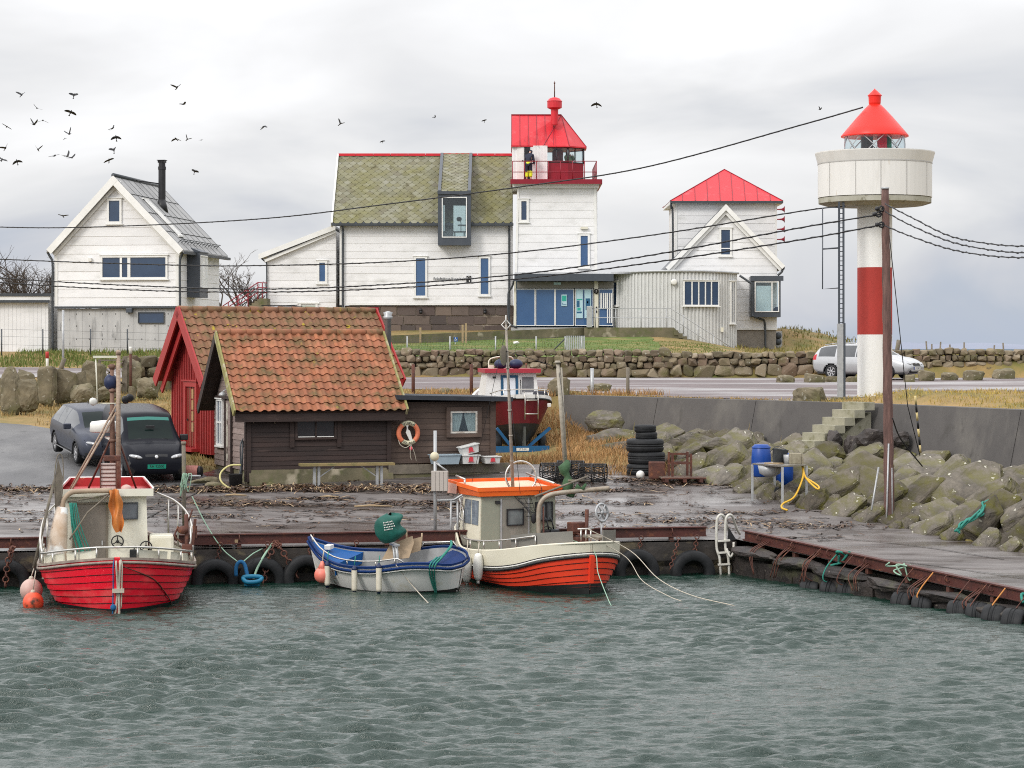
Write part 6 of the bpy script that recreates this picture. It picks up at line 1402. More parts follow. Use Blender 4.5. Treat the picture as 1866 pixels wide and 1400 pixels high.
 q=MB();q.tube(cr_path([(-.28,0,-.18),(-.24,-.04,-.32),(-.10,-.05,-.40),(.02,-.05,-.34),(.05,-.05,-.28)],6),.012,5);q.tube(cr_path([(.05,-.05,-.3),(.04,-.06,-.6),(.08,-.05,-.75)],5),.008,5);q.tube(cr_path([(.06,-.05,-.3),(.16,-.06,-.55),(.22,-.05,-.78)],5),.008,5)
 o=S('ring_rope',q,ROPEW,'thin pale rope dangling under the life ring','rope');o.location=M@Vector((4.53,-.04,1.40));o.rotation_euler.z=rz
 q=MB();q.sph((0,0,0),(.05,.03,.06),8,6);o=S('float',q,mat('pink_float',(.75,.08,.12),rough=.5),'small pink float on the rope under the life ring','float');o.location=M@Vector((4.60,-.07,.98))
 def crate(x,z,w,h,m,name,label,tilt=0,logo=True,gr=None):
  b=T(name,label,'box',M@Vector((x,-.26,z)),rz,gr)
  q=MB();d=.20;iw=w*.86
  q.hexa([(-iw/2,-d*.85,0),(iw/2,-d*.85,0),(iw/2,d*.85,0),(-iw/2,d*.85,0),(-w/2,-d,h*.93),(w/2,-d,h*.93),(w/2,d,h*.93),(-w/2,d,h*.93)]);q.build('tub',m,b)
  q=MB();q.box(-w/2-.025,w/2+.025,-d-.025,d+.025,h*.90,h);q.build('rim',m,b)
  if logo:
   q=MB();rd=mat('red_print',(.62,.05,.07),rough=.5)if not bpy.data.materials.get('red_print')else bpy.data.materials['red_print']
   y=-d-.001;q.prism([(.0-.06,y-.0,h*.30),(.06,y-.0,h*.30),(.06,y-.002,h*.72),(.02,y-.002,h*.80),(-.04,y-.002,h*.78),(-.06,y-.002,h*.60)],(0,.02,0));q.box(-.08,.09,y-.003,y+.02,h*.2,h*.25);q.build('printed_mark',rd,b)
  b.rotation_euler=(0,tilt,rz);return b
 FW=mat('white_fish_box',(.72,.72,.70),(.62,.62,.60),3,.5);FB=mat('pale_blue_box',(.36,.44,.50),(.30,.38,.43),3,.5)
 crate(5.52,zs+.10,.80,.27,FB,'long_bin','long pale blue lidded bin on the plank before the annex',logo=False)
 crate(6.22,zs+.10,.50,.25,FW,'fish_box','lower white fish box with red mark in the stack of two under the annex window',gr='white fish boxes');crate(6.24,zs+.38,.50,.24,FW,'fish_box','tilted white fish box lying on top of the stack',R(-13),gr='white fish boxes');crate(6.86,zs+.10,.46,.20,FW,'fish_box','single low white fish box at the end of the plank',gr='white fish boxes')
 bt=T('bench','long plank bench on grey steel legs before the dark brown shed','bench',M@Vector((2.55,-.85,-.02)),rz+R(-6))
 q=MB();q.box(-1.28,1.28,-.20,.22,.60,.665);q.build('seat',mat('mossy_plank',(.30,.22,.10),(.20,.16,.07),5,.8,c3=(.12,.13,.05),c3s=4,c3r=(.5,.7)),bt)
 for sx in(-.83,.88):
  for dx in(-.06,.06):
   q=MB();q.box(sx+dx-.035,sx+dx+.035,-.05,.05,0,.60);q.build('leg',STEEL,bt)
  q=MB();s=1 if sx<0 else-1;q.bar((sx+s*.08,0,.30),(sx+s*.50,0,.59),.03,.03);q.build('brace',STEEL,bt)
 q=MB();q.tube([(-.10,.25,0),(-.06,.22,1.25)],.03,6);q.tube(cr_path([(-.06,.2,1.3),(-.16,.1,1.1),(-.15,.1,.6),(-.2,0,.3)],6),.018,5)
 o=S('water_standpipe',q,GUTTER,'dark standpipe with hanging hose at the corner of the brown shed','standpipe');o.location=C;o.rotation_euler.z=rz
 q=MB();q.lathe([(.15,0),(.19,.36),(.20,.37),(.17,.37),(.13,.04)],(-.34,-.10,0),16);o=S('bucket',q,BLACK,'black bucket standing at the corner of the brown shed','bucket');o.location=C;o.rotation_euler.z=rz
 q=MB();q.tube(cr_path([(-.25,-.35,.62),(-.55,-.3,.60),(-.78,-.3,.42),(-.80,-.4,.2),(-.6,-.5,.02),(-.45,-.55,.01)],7),.026,7);o=S('hose',q,mat('yellow_hose',(.55,.50,.22),rough=.5),'stiff pale yellow hose arching beside the black bucket','hose');o.location=C;o.rotation_euler.z=rz
 q=MB();q.rock((0,0,.12),(.42,.22,.17),21,3,.15,.3);o=S('boulder',q,STST,'smooth grey boulder by the gable of the brown shed','boulder');o.location=(-8.35,62.4,1.62)
 q=MB();q.rock((0,0,.1),(.28,.2,.15),22,3,.2,.3);o=S('boulder',q,STST,'small yellow-green lichened stone below the smooth grey boulder','boulder');o.location=(-7.95,61.6,1.60)
 f=T('cylinder_float','weathered pink cylinder float lying in the grass by the shed','float',(-8.75,63.0,1.82),R(-12))
 q=MB();q.lathe([(.02,-.31),(.13,-.28),(.165,-.2),(.165,.18),(.15,.2)],(0,0,.17),16,axis=(1,0,0));q.build('body',mat('flaking_pink',(.62,.27,.22),(.5,.2,.17),6,.7,c3=(.06,.04,.035),c3s=5,c3r=(.62,.66)),f)
 q=MB();q.lathe([(.155,.2),(.14,.28),(.06,.31)],(0,0,.17),16,axis=(1,0,0));q.build('end_cap',BLACK,f)
brown_shed()
def red_shed():
 rz=R(28);C=(-8.78,67.5,2.18)
 t=T('red_boat_shed','red boarded shed with brown tile roof behind the dark brown shed','shed',C,rz)
 Lx,W=5.6,3.4;zs,ze,zr=.05,2.35,4.28;yr=W/2
 q=MB();q.prism([(.03,.03,zs),(.03,W-.03,zs),(.03,W-.03,ze),(.03,yr,zr-.2),(.03,.03,ze)],(Lx-.06,0,0));battens(q,[(0,zs),(Lx,zs),(Lx,ze),(0,ze)],0,.20);q.build('front_wall',REDWOOD,t)
 G=Matrix.Rotation(R(-90),4,'Z')
 q=MB(G);battens(q,[(-W,zs),(0,zs),(0,ze),(-yr,zr-.15),(-W,ze)],0,.21);q.M=None;q.build('gable_wall',REDWOOD,t)
 x0,x1=-.42,Lx+.40;ye=-.34;A=Vector((0,yr-ye,zr-(ze-.12)));sl=A.length;A.normalize();N=Vector((0,-A.z,A.y));top=Vector((x0,yr,zr));w=x1-x0
 A2=Vector((0,-A.y,A.z));N2=Vector((0,A.z,A.y))
 q=MB();q.prism([top-N*.09,top,top-A*sl,top-A*sl-N*.09],(w,0,0));q.prism([top-N2*.09,top,top-A2*sl,top-A2*sl-N2*.09],(w,0,0));r=q.build('roof',REDDARK,t)
 q=MB();pantiles(q,top,Vector((1,0,0)),-A,N,w,sl,24,9,random.Random(8));q.build('tiles',TILE2,r)
 q=MB()
 for k in range(14):a=top+Vector((w*k/14-.03,0,.05));q.tube([a,a+Vector((w/14+.04,0,0))],[.12,.10],8)
 q.build('ridge_tiles',TILE2,r)
 RB=mat('red_barge_board',(.37,.028,.028),(.30,.024,.024),2,.5,c3=(.42,.06,.055),c3s=3,c3r=(.6,.8))
 for xx in(x0-.03,x1+.03):
  for n_,a_,ys in((N,A,ye),(N2,A2,W-ye)):
   q=MB();q.bar(Vector((xx,yr,zr+.05))-n_*.04,Vector((xx,ys+(-.06 if ys<0 else .06),ze-.20))-n_*.04,.05,.34,up=n_);q.build('barge_board',RB,r)
   q=MB();q.bar(Vector((xx+(.16 if xx<0 else-.16),yr,zr-.12))-n_*.22,Vector((xx+(.16 if xx<0 else-.16),ys,ze-.32))-n_*.22,.05,.2,up=n_);q.build('inner_barge_board',RB,r)
 q=MB();q.bar((x0,ye-.02,ze-.22),(x1,ye-.02,ze-.22),.05,.2);q.build('eaves_board',RB,r)
 q=MB(G);q.box(-2.05,-1.25,-.03,-.005,.25,2.02);d=q.build('door',mat('varnished_door',(.22,.055,.03),(.15,.04,.025),4,.4,stretch=(3,3,.4)),t)
 q=MB(G)
 for k in range(4):q.box(-1.62,-1.46,-.05,-.032,.68+.33*k,.96+.33*k)
 q.build('pane',mat('amber_pane',(.40,.24,.12),rough=.2),d)
 q=MB(G);q.box(-1.95,-1.90,-.08,-.032,1.0,1.06);q.build('handle',BLACK,d)
 q=MB(G);q.box(-2.2,-2.055,-.09,-.0,.2,2.18);q.box(-1.245,-1.10,-.09,-.0,.2,2.18);q.box(-2.055,-1.245,-.09,.0,2.025,2.18);q.box(-2.3,-1.0,-.13,.0,2.183,2.23);q.box(-2.3,-1.0,-.28,-.0,.10,.2);q.build('door_frame',RB,t)
red_shed()
# ================================================================ CARS
CHROME=mat('chrome',(.6,.6,.6),rough=.2,metal=.9);HLIGHT=mat('headlight_lens',(.34,.35,.36),(.42,.43,.44),2,.1,spec=.8);TAIL=mat('tail_lamp',(.45,.02,.03),rough=.2)
CARGLASS=mat('car_glass',(.006,.012,.012),(.010,.018,.016),3,.05,spec=.14);SIDEGLASS=mat('car_side_glass',(.03,.035,.04),(.06,.065,.07),2,.04,spec=1);ALLOY=mat('alloy_rim',(.45,.45,.46),(.38,.38,.39),9,.35,metal=.6);TRIMB=mat('black_plastic',(.018,.018,.02),(.026,.026,.028),9,.6)
def car(name,label,secs,paint,loc,heading,pitch,wheels,wr,glassfn,lights,rz_extra=0,group='parked cars'):
 """secs: (x, z bottom, z belt, z roof, half width, half width at roof); heading in the ground plane"""
 t=T(name,label,'car',loc,heading,group);t.rotation_euler=(0,pitch,heading)
 xs_=[s[0]for s in secs];tb=[[(s[0],s[k])for s in secs]for k in range(1,6)]
 NS=96;X=[lerp(xs_[0],xs_[-1],i/NS)for i in range(NS+1)]
 segs=[2,3,9,5,2,5];rows=[]
 for x in X:
  zb,zl,zr,w,wt=(stab(tb[k],x)for k in range(5))
  zl=min(zl,zr-.03)
  cp=[(0,zb),(w*.80,zb),(w*.965,zb+.10),(w*1.0,lerp(zb,zl,.55)),(w*.965,zl),(wt+.02,lerp(zl,zr,.86)),(wt*.86,zr-.015),(0,zr+.012)]
  cp=[cp[0],cp[1],cp[2],cp[4],cp[5],cp[6],cp[7]]
  mid=(w*1.012,lerp(zb,zl,.6))
  half=[]
  for k in range(6):
   n=segs[k]
   for i in range(n):
    u=i/n;a,b=cp[k],cp[k+1]
    if k==2:y=(1-u)**2*a[0]+2*u*(1-u)*(2*mid[0]-(a[0]+b[0])/2)+u*u*b[0];z=lerp(a[1],b[1],u)
    elif k==3:y=lerp(a[0],b[0],u)+.025*math.sin(math.pi*u);z=lerp(a[1],b[1],u)
    elif k==4:y=lerp(a[0],b[0],u)+.02*math.sin(math.pi*u);z=lerp(a[1],b[1],u)+.018*math.sin(math.pi*u)
    else:y=lerp(a[0],b[0],u);z=lerp(a[1],b[1],u**.8 if k==5 else u)
    half.append((y,z,k))
  half.append((0,cp[6][1],5));rows.append(half)
 n=len(rows[0]);parts={}
 def P3(i,j,s):y,z,_=rows[i][j];return(X[i],s*y,z)
 for s in(-1,1):
  for i in range(NS):
   for j in range(n-1):
    q4=[P3(i,j,s),P3(i+1,j,s),P3(i+1,j+1,s),P3(i,j+1,s)]
    c=[sum(p[k]for p in q4)/4 for k in range(3)];seg=rows[i][j][2]
    if seg in(1,2)and any((c[0]-wx)**2+(c[2]-wr)**2<(wr*1.16)**2 for wx in wheels):continue
    nm=glassfn(c[0],abs(c[1]),c[2],seg)or 'body'
    if nm in('side_window','headlight','tail_light','fog_lamp'):nm=nm+('L' if s>0 else 'R')
    m=parts.setdefault(nm,MB());m.add(q4,[(0,1,2,3)],0,True)
 b=parts['body']
 for i in(0,NS):
  ring=[P3(i,j,1)for j in range(n)]+[P3(i,j,-1)for j in range(n-2,0,-1)];b.add(ring,[tuple(range(len(ring)))])
 for nm,m in parts.items():
  base=nm[:-1]if nm[-1]in 'LR' else nm
  mm={'body':paint,'side_window':SIDEGLASS,'windscreen':CARGLASS,'rear_window':CARGLASS,'headlight':HLIGHT,'tail_light':TAIL,'sun_strip':mat('green_tint',(.02,.16,.13),rough=.1),'grille':TRIMB,'bumper':lights.get('bumper',TRIMB),'fog_lamp':TRIMB}[base]
  o=m.build(base,mm,t)
  bm=bmesh.new();bm.from_mesh(o.data);bmesh.ops.remove_doubles(bm,verts=bm.verts[:],dist=.0008);bmesh.ops.recalc_face_normals(bm,faces=bm.faces[:]);bm.to_mesh(o.data);bm.free()
  for p in o.data.polygons:p.use_smooth=True
 hw=max(s[4]for s in secs)
 q=MB();q.box(xs_[0]+.25,xs_[-1]-.25,-hw+.12,hw-.12,.22,.75);
 for wx in wheels:
  for s in(-1,1):q.tube([(wx+wr*1.15*math.cos(R(a)),s*(hw-.012),wr+wr*1.15*math.sin(R(a)))for a in range(-12,193,12)],.022,5)
 q.build('underbody',TRIMB,t)
 for wx in wheels:
  for s in(-1,1):
   c=Vector((wx,s*(hw-.13),wr));ax=(0,s,0)
   q=MB();q.lathe([(wr*.66,-.10),(wr*.93,-.10),(wr,-.07),(wr,.08),(wr*.93,.115),(wr*.68,.115),(wr*.64,.09)],c,26,axis=ax);wv=q.build('wheel',RUBBER,t)
   q=MB();q.lathe([(wr*.66,.05),(wr*.66,.105),(wr*.60,.105),(wr*.58,.06)],c,24,axis=ax,cap=False)
   for k in range(7):
    a=2*math.pi*k/7;q.bar(c+Vector((0,s*.085,0)),c+Vector((wr*.62*math.cos(a),s*.095,wr*.62*math.sin(a))),.055,.03,up=(0,1,0))
   q.lathe([(.06,.06),(.06,.11)],c,10,axis=ax);q.build('rim',ALLOY,wv)
   q=MB();q.lathe([(wr*.58,.04),(wr*.58,.05)],c,20,axis=ax);q.build('hub_well',BLACK,wv)
 if 'lamp' in lights:
  lx,ly,lz,rx,ry,rz_=lights['lamp']
  for s in(-1,1):
   q=MB();q.sph((0,0,0),(rx,ry,rz_),20,12);q.v=[(lx+a-b*s*.35,s*ly+b,lz+c_+abs(b+.0)*.0+s*b*.16)for a,b,c_ in q.v];hl=q.build('headlight',HLIGHT,t)
   q=MB();q.sph((lx+rx*.62,s*(ly-.02),lz),(.06,.05,.045),12,8);q.build('reflector',CHROME,hl)
 xm,ym,zm=lights['mirror']
 for s in(-1,1):
  q=MB();q.cbox(xm-.09,xm+.05,s*ym-.11+s*.10,s*ym+.11+s*.10,zm-.07,zm+.09,.03);q.build('mirror',lights.get('mirror_mat',paint),t)
 return t
def plate(t,x,z,w,h,m,body,tm,y=0,tilt=0):
 q=MB();q.box(x,x+.012,y-w/2,y+w/2,z-h/2,z+h/2);p=q.build('number_plate',m,t)
 if body:text('numerals',body,h*.92,tm,p,Matrix.Translation((x+.013,y,z))@Matrix.Rotation(R(90),4,'Z')@Matrix.Rotation(R(90),4,'X'),ext=.002,sx=.9)
def cars():
 DK=mat('black_car_paint',(.010,.011,.016),(.012,.013,.018),2,.3,spec=.10);GR=mat('grey_metallic_paint',(.055,.062,.085),(.045,.05,.066),3,.32,metal=.2,spec=.18);SV=mat('silver_metallic_paint',(.46,.47,.48),(.42,.43,.44),3,.25,metal=.35,coat=.6)
 secs=[(-2.06,.42,.98,1.50,.78,.66),(-2.0,.30,1.0,1.74,.84,.70),(-1.6,.26,1.02,1.80,.86,.71),(-.4,.24,1.03,1.82,.86,.71),(.40,.24,1.03,1.79,.86,.68),(.66,.24,1.03,1.70,.86,.66),(1.30,.24,1.02,1.10,.86,.72),(1.62,.24,.92,1.0,.85,.70),(1.92,.25,.76,.86,.82,.62),(2.03,.27,.66,.74,.77,.58),(2.08,.36,.56,.62,.72,.54)]
 def gv(x,y,z,s):
  if s==5 and .68<x<1.25 and y<.62:return 'sun_strip' if x<.79 else 'windscreen'
  if s in(4,)and .72<x<1.2 and False:return 'windscreen'
  if s==3 and .12<x<1.02 and z>1.06:return 'side_window'
  if x>1.93 and y<.32 and .70<z<.80 and s in(2,3,4,5):return 'grille'
  if x>1.70 and z<.60 and s in(1,2)and x>1.82:return 'bumper'
 f=R(-70);c=(-10.27,63.95)
 v=car('parked_van','black van facing the harbour with a green number plate',secs,DK,(c[0],c[1],land(*c)+.02),f,R(4.2),(-1.33,1.36),.31,gv,{'mirror':(.98,.86,1.12),'mirror_mat':TRIMB,'lamp':(1.965,.57,.73,.12,.19,.06)})
 plate(v,2.075,.47,.50,.115,mat('green_plate',(.01,.26,.17),(.012,.22,.15),9,.4),'RH 92000',BLACK)
 q=MB();q.lathe([(.05,0),(.055,.015),(.03,.02)],(2.035,0,.725),14,axis=(1,0,.25));e=q.build('badge',CHROME,v)
 q=MB()
 for s in(-1,1):q.tube([(1.27,s*.45,1.115),(1.22,s*.05,1.15)],.012,4)
 q.build('wiper',TRIMB,v)
 q=MB();q.box(.76,.80,-.62,.62,1.555,1.64);
 q=MB();q.cbox(1.04,1.08,-.12,.12,1.40,1.47,.01);q.build('inner_mirror',TRIMB,v)
 q=MB();q.bar((.72,.50,1.66),(.95,.56,1.45),.03,.01);
 secs=[(-2.13,.45,.86,.92,.76,.62),(-2.06,.34,.90,1.04,.84,.62),(-1.86,.24,.94,1.22,.88,.61),(-1.55,.22,.95,1.40,.895,.60),(-.9,.20,.95,1.46,.90,.60),(-.1,.20,.94,1.465,.90,.60),(.35,.20,.93,1.40,.90,.59),(1.12,.20,.92,.99,.90,.66),(1.65,.21,.80,.89,.87,.64),(1.98,.22,.68,.76,.80,.56),(2.10,.26,.58,.64,.70,.50),(2.14,.34,.50,.56,.62,.46)]
 def gh(x,y,z,s):
  if s==5 and .40<x<1.08 and y<.60:return 'windscreen'
  if s==5 and-2.02<x<-1.68:return 'rear_window'
  if s==3 and z>.965 and(-1.62<x<-.98 or-.92<x<-.28 or-.20<x<.84):return 'side_window'
  if x>1.98 and y<.40 and .60<z<.66:return 'grille'
  if x>2.02 and .28<z<.40:return 'fog_lamp'
  if x<-1.95 and .74<z<.9 and y>.5:return 'tail_light'
 c=(-12.15,67.1);h=car('parked_hatchback','dark grey hatchback on the road half hidden by the black van',secs,GR,(c[0],c[1],land(*c)+.03),R(-66),R(5),(-1.30,1.32),.31,gh,{'mirror':(.74,.90,1.0),'lamp':(2.0,.58,.655,.13,.18,.055)})
 q=MB();q.tube([(-.9,0,1.47),(-1.0,0,1.53)],.012,5);q.build('roof_aerial',TRIMB,h)
 q=MB()
 for s in(-1,1):q.box(-.95,.95,s*.902-.01,s*.902+.01,.255,.28)
 q.build('sill_trim',CHROME,h)
 secs=[(-2.34,.46,.86,.95,.74,.62),(-2.26,.34,.92,1.12,.83,.62),(-2.05,.26,.95,1.34,.86,.60),(-1.75,.22,.96,1.44,.875,.60),(-.9,.20,.95,1.50,.88,.60),(-.1,.20,.94,1.50,.88,.60),(.45,.20,.93,1.42,.88,.59),(1.22,.20,.91,1.0,.88,.66),(1.75,.21,.80,.90,.85,.63),(2.15,.22,.68,.76,.78,.54),(2.28,.26,.58,.64,.70,.48),(2.33,.34,.50,.56,.62,.44)]
 def gs(x,y,z,s):
  if s==5 and .50<x<1.16 and y<.60:return 'windscreen'
  if s==5 and-2.22<x<-1.9:return 'rear_window'
  if s==3 and z>.965 and(-1.98<x<-1.16 or-1.08<x<-.22 or-.14<x<.92):return 'side_window'
  if x>2.14 and y<.34 and .56<z<.68:return 'grille'
  if x>2.2 and .26<z<.36 and y<.62:return 'fog_lamp'
  if x<-2.1 and .80<z<1.05 and y>.48:return 'tail_light'
 c=(fx(1583,99.2),99.2);e=car('parked_estate_car','silver estate car parked behind the light tower by the dry stone wall',secs,SV,(c[0],c[1],land(*c)+.03),R(-38),0,(-1.36,1.34),.315,gs,{'mirror':(.82,.88,1.0),'bumper':SV,'lamp':(2.16,.54,.655,.14,.17,.06)})
 plate(e,2.335,.47,.50,.11,RADOME,'LK 31682',BLACK);q=MB();q.box(2.336,2.349,-.30,-.255,.415,.525);q.build('plate_flag',mat('plate_blue',(.01,.04,.25),rough=.5),e)
 q=MB()
 for s in(-1,1):q.tube([(.2,s*.60,1.47),(-.4,s*.61,1.545),(-1.2,s*.61,1.54),(-1.8,s*.60,1.46)],.018,6)
 q.build('roof_rail',SV,e)
 q=MB()
 for z in(.585,.62,.655):q.box(2.245,2.29,-.32,.32,z-.006,z+.006)
 q.lathe([(.05,0),(.05,.012)],(2.275,0,.63),12,axis=(1,0,.2));q.build('grille_bars',CHROME,e)
 secs=[(-2.3,.45,1.05,1.12,.80,.70),(-2.24,.35,1.1,1.5,.90,.72),(-2.12,.3,1.1,1.86,.93,.74),(-1.0,.3,1.1,1.92,.94,.74),(.5,.3,1.1,1.86,.94,.72),(1.3,.3,1.08,1.16,.93,.76),(2.1,.3,.95,1.05,.88,.7),(2.3,.4,.7,.8,.8,.6)]
 def gw(x,y,z,s):
  if s==3 and z>1.2 and(-2.0<x<-1.2 or-1.1<x<-.2 or-.1<x<.9):return 'side_window'
  if s in(3,5,4)and x<-2.13 and 1.25<z<1.78 and y<.72:return 'rear_window'
  if s==5 and .6<x<1.2:return 'windscreen'
 WP=mat('white_car_paint',(.70,.72,.74),(.66,.68,.70),3,.25,coat=.5);Y=116.0;zt=fz(559.5,Y)
 w=car('parked_minibus','white roof-racked vehicle parked before the lean-to annex, only its top visible',secs,WP,(fx(519,Y),Y,zt-1.95),R(80),0,(-1.4,1.4),.35,gw,{'mirror':(1.0,.95,1.2)})
 q=MB()
 for x in(-1.6,-.4,.6):q.bar((x,-.75,1.99),(x,.75,1.99),.05,.04)
 q.bar((-1.9,-.72,1.99),(-1.2,-.9,2.02),.3,.03);q.box(-2.14,-2.0,-.7,.7,1.80,1.86);q.build('roof_rack',TRIMB,w)
cars()
# ================================================================ BOATS
def paint(name,a,b,**k):return mat(name,a,b,k.pop('scale',3),k.pop('rough',.32),k.pop('bump',.06),k.pop('bscale',10),spec=.5,**k)
PLT=mat('dull_steel_plate',(.26,.25,.22),(.20,.19,.17),2,.45,metal=.3)
class Hull:
 """double-ended hull; s = metres from the near end, k = 0 keel .. 1 sheer"""
 def __init__(h,L,breadth,sheer,keel=-.45,full=.42,rake=.25,rakeb=.2,low=None):
  h.L,h.b,h.sh,h.keel,h.full,h.rake,h.rakeb,h.low=L,breadth,sheer,keel,full,rake,rakeb,low
 def pt(h,s,k,side,out=0):
  zt=stab(h.sh,s);z=lerp(h.keel,zt,k);b=max(.0,stab(h.b,s))
  e=min(1,min(s,h.L-s)/1.6)
  f=lerp(h.full+.5,h.full,e**.6)
  y=b*max(0,k)**f+out
  x=h.L/2-s
  if s<h.L/2:x-=h.rake*(1-k)*(1-min(1,s/2.0))
  else:x+=h.rakeb*(1-k)*(1-min(1,(h.L-s)/2.0))
  return Vector((x,side*y,z))
 def strakes(h,mb,k0,k1,n,lap=.016,ns=44,m=0,side=(-1,1),step=1):
  ss=[h.L*(.5-.5*math.cos(math.pi*i/ns))for i in range(ns+1)]
  for sd in side:
   for q in range(n):
    ka,kb=lerp(k0,k1,q/n),lerp(k0,k1,(q+1)/n);rows=[]
    for k,o in((ka,0),(ka,lap),(lerp(ka,kb,.5),lap*.55),(kb,0)):rows.append([h.pt(s,k,sd,o*min(1,min(s,h.L-s)*4))for s in ss])
    vs=[p for r in rows for p in r];w=ns+1;fs=[]
    for j in range(3):
     for i in range(ns):fs.append((j*w+i,j*w+i+1,(j+1)*w+i+1,(j+1)*w+i))
    o=len(mb.v);mb.add(vs,fs[:ns],m,False);mb.add(vs,fs[ns:],m,True)
 def seams(h,mb,k0,k1,n,lap,r=.009):
  for q in range(1,n):
   for row in h.line(lerp(k0,k1,q/n),lap*.5+.004):mb.tube(row,r,4)
 def skin(h,mb,k0,k1,out=0,ns=44,nk=6,m=0,zl=None):
  ss=[h.L*(.5-.5*math.cos(math.pi*i/ns))for i in range(ns+1)]
  for sd in(-1,1):
   K=(lambda s:k1)if zl is None else(lambda s:(zl(s)-h.keel)/(stab(h.sh,s)-h.keel))
   mb.add([h.pt(s,lerp(k0,K(s),j/nk),sd,out*min(1,min(s,h.L-s)*4))for j in range(nk+1)for s in ss],[(j*(ns+1)+i,j*(ns+1)+i+1,(j+1)*(ns+1)+i+1,(j+1)*(ns+1)+i)for j in range(nk)for i in range(ns)],m,True)
 def line(h,k,out=0,dz=0,s0=0,s1=None,n=40,side=None):
  s1=h.L if s1 is None else s1
  r=[h.pt(lerp(s0,s1,.5-.5*math.cos(math.pi*i/n)),k,-1,out)+Vector((0,0,dz))for i in range(n+1)]
  l=[h.pt(lerp(s0,s1,.5-.5*math.cos(math.pi*i/n)),k,1,out)+Vector((0,0,dz))for i in range(n+1)]
  return(l,r)
 def cap(h,mb,w,th,k=1,dz=0,m=0,s0=0,s1=None,inn=.05):
  """flat rail round the sheer"""
  for sd,row in zip((1,-1),h.line(k,0,dz,s0,s1)):
   vs=[]
   for p in row:
    y=abs(p.y);a=y+w-inn;b=max(0,y-inn)
    vs+=[(p.x,sd*a,p.z),(p.x,sd*b,p.z),(p.x,sd*b,p.z+th),(p.x,sd*a,p.z+th)]
   n=len(row);mb.add(vs,[(4*i+j,4*i+(j+1)%4,4*i+4+(j+1)%4,4*i+4+j)for i in range(n-1)for j in range(4)],m,False)
 def deck(h,mb,zf,inset=.06,m=0,s0=.05,s1=None,n=30):
  s1=h.L-.05 if s1 is None else s1;vs=[]
  for i in range(n+1):
   s=lerp(s0,s1,i/n);z=zf(s);zt=stab(h.sh,s);k=(z-h.keel)/(zt-h.keel)
   a=h.pt(s,k,1,-inset);b=h.pt(s,k,-1,-inset);a.y=max(0,a.y);b.y=min(0,b.y);vs+=[a,b]
  mb.add(vs,[(2*i,2*i+1,2*i+3,2*i+2)for i in range(n)],m)
 def inner(h,mb,zf,inset=.06,m=0,n=40):
  for sd in(1,-1):
   vs=[]
   for i in range(n+1):
    s=lerp(.02,h.L-.02,.5-.5*math.cos(math.pi*i/n));zt=stab(h.sh,s);k=(zf(s)-h.keel)/(zt-h.keel)
    for kk in(k,1):p=h.pt(s,kk,sd,-inset);p.y=sd*max(0,abs(p.y)if p.y*sd>0 else 0);vs.append(p)
   mb.add(vs,[(2*i,2*i+2,2*i+3,2*i+1)for i in range(n)],m)
BOOT=mat('black_antifouling',(.012,.013,.013),(.025,.026,.024),4,.5)
def rope(pts,r,m,label,name='rope',n=8,group=None):
 q=MB();q.tube(cr_path(pts,n),r,6);return S(name,q,m,label,'rope',group,origin=pts[0])
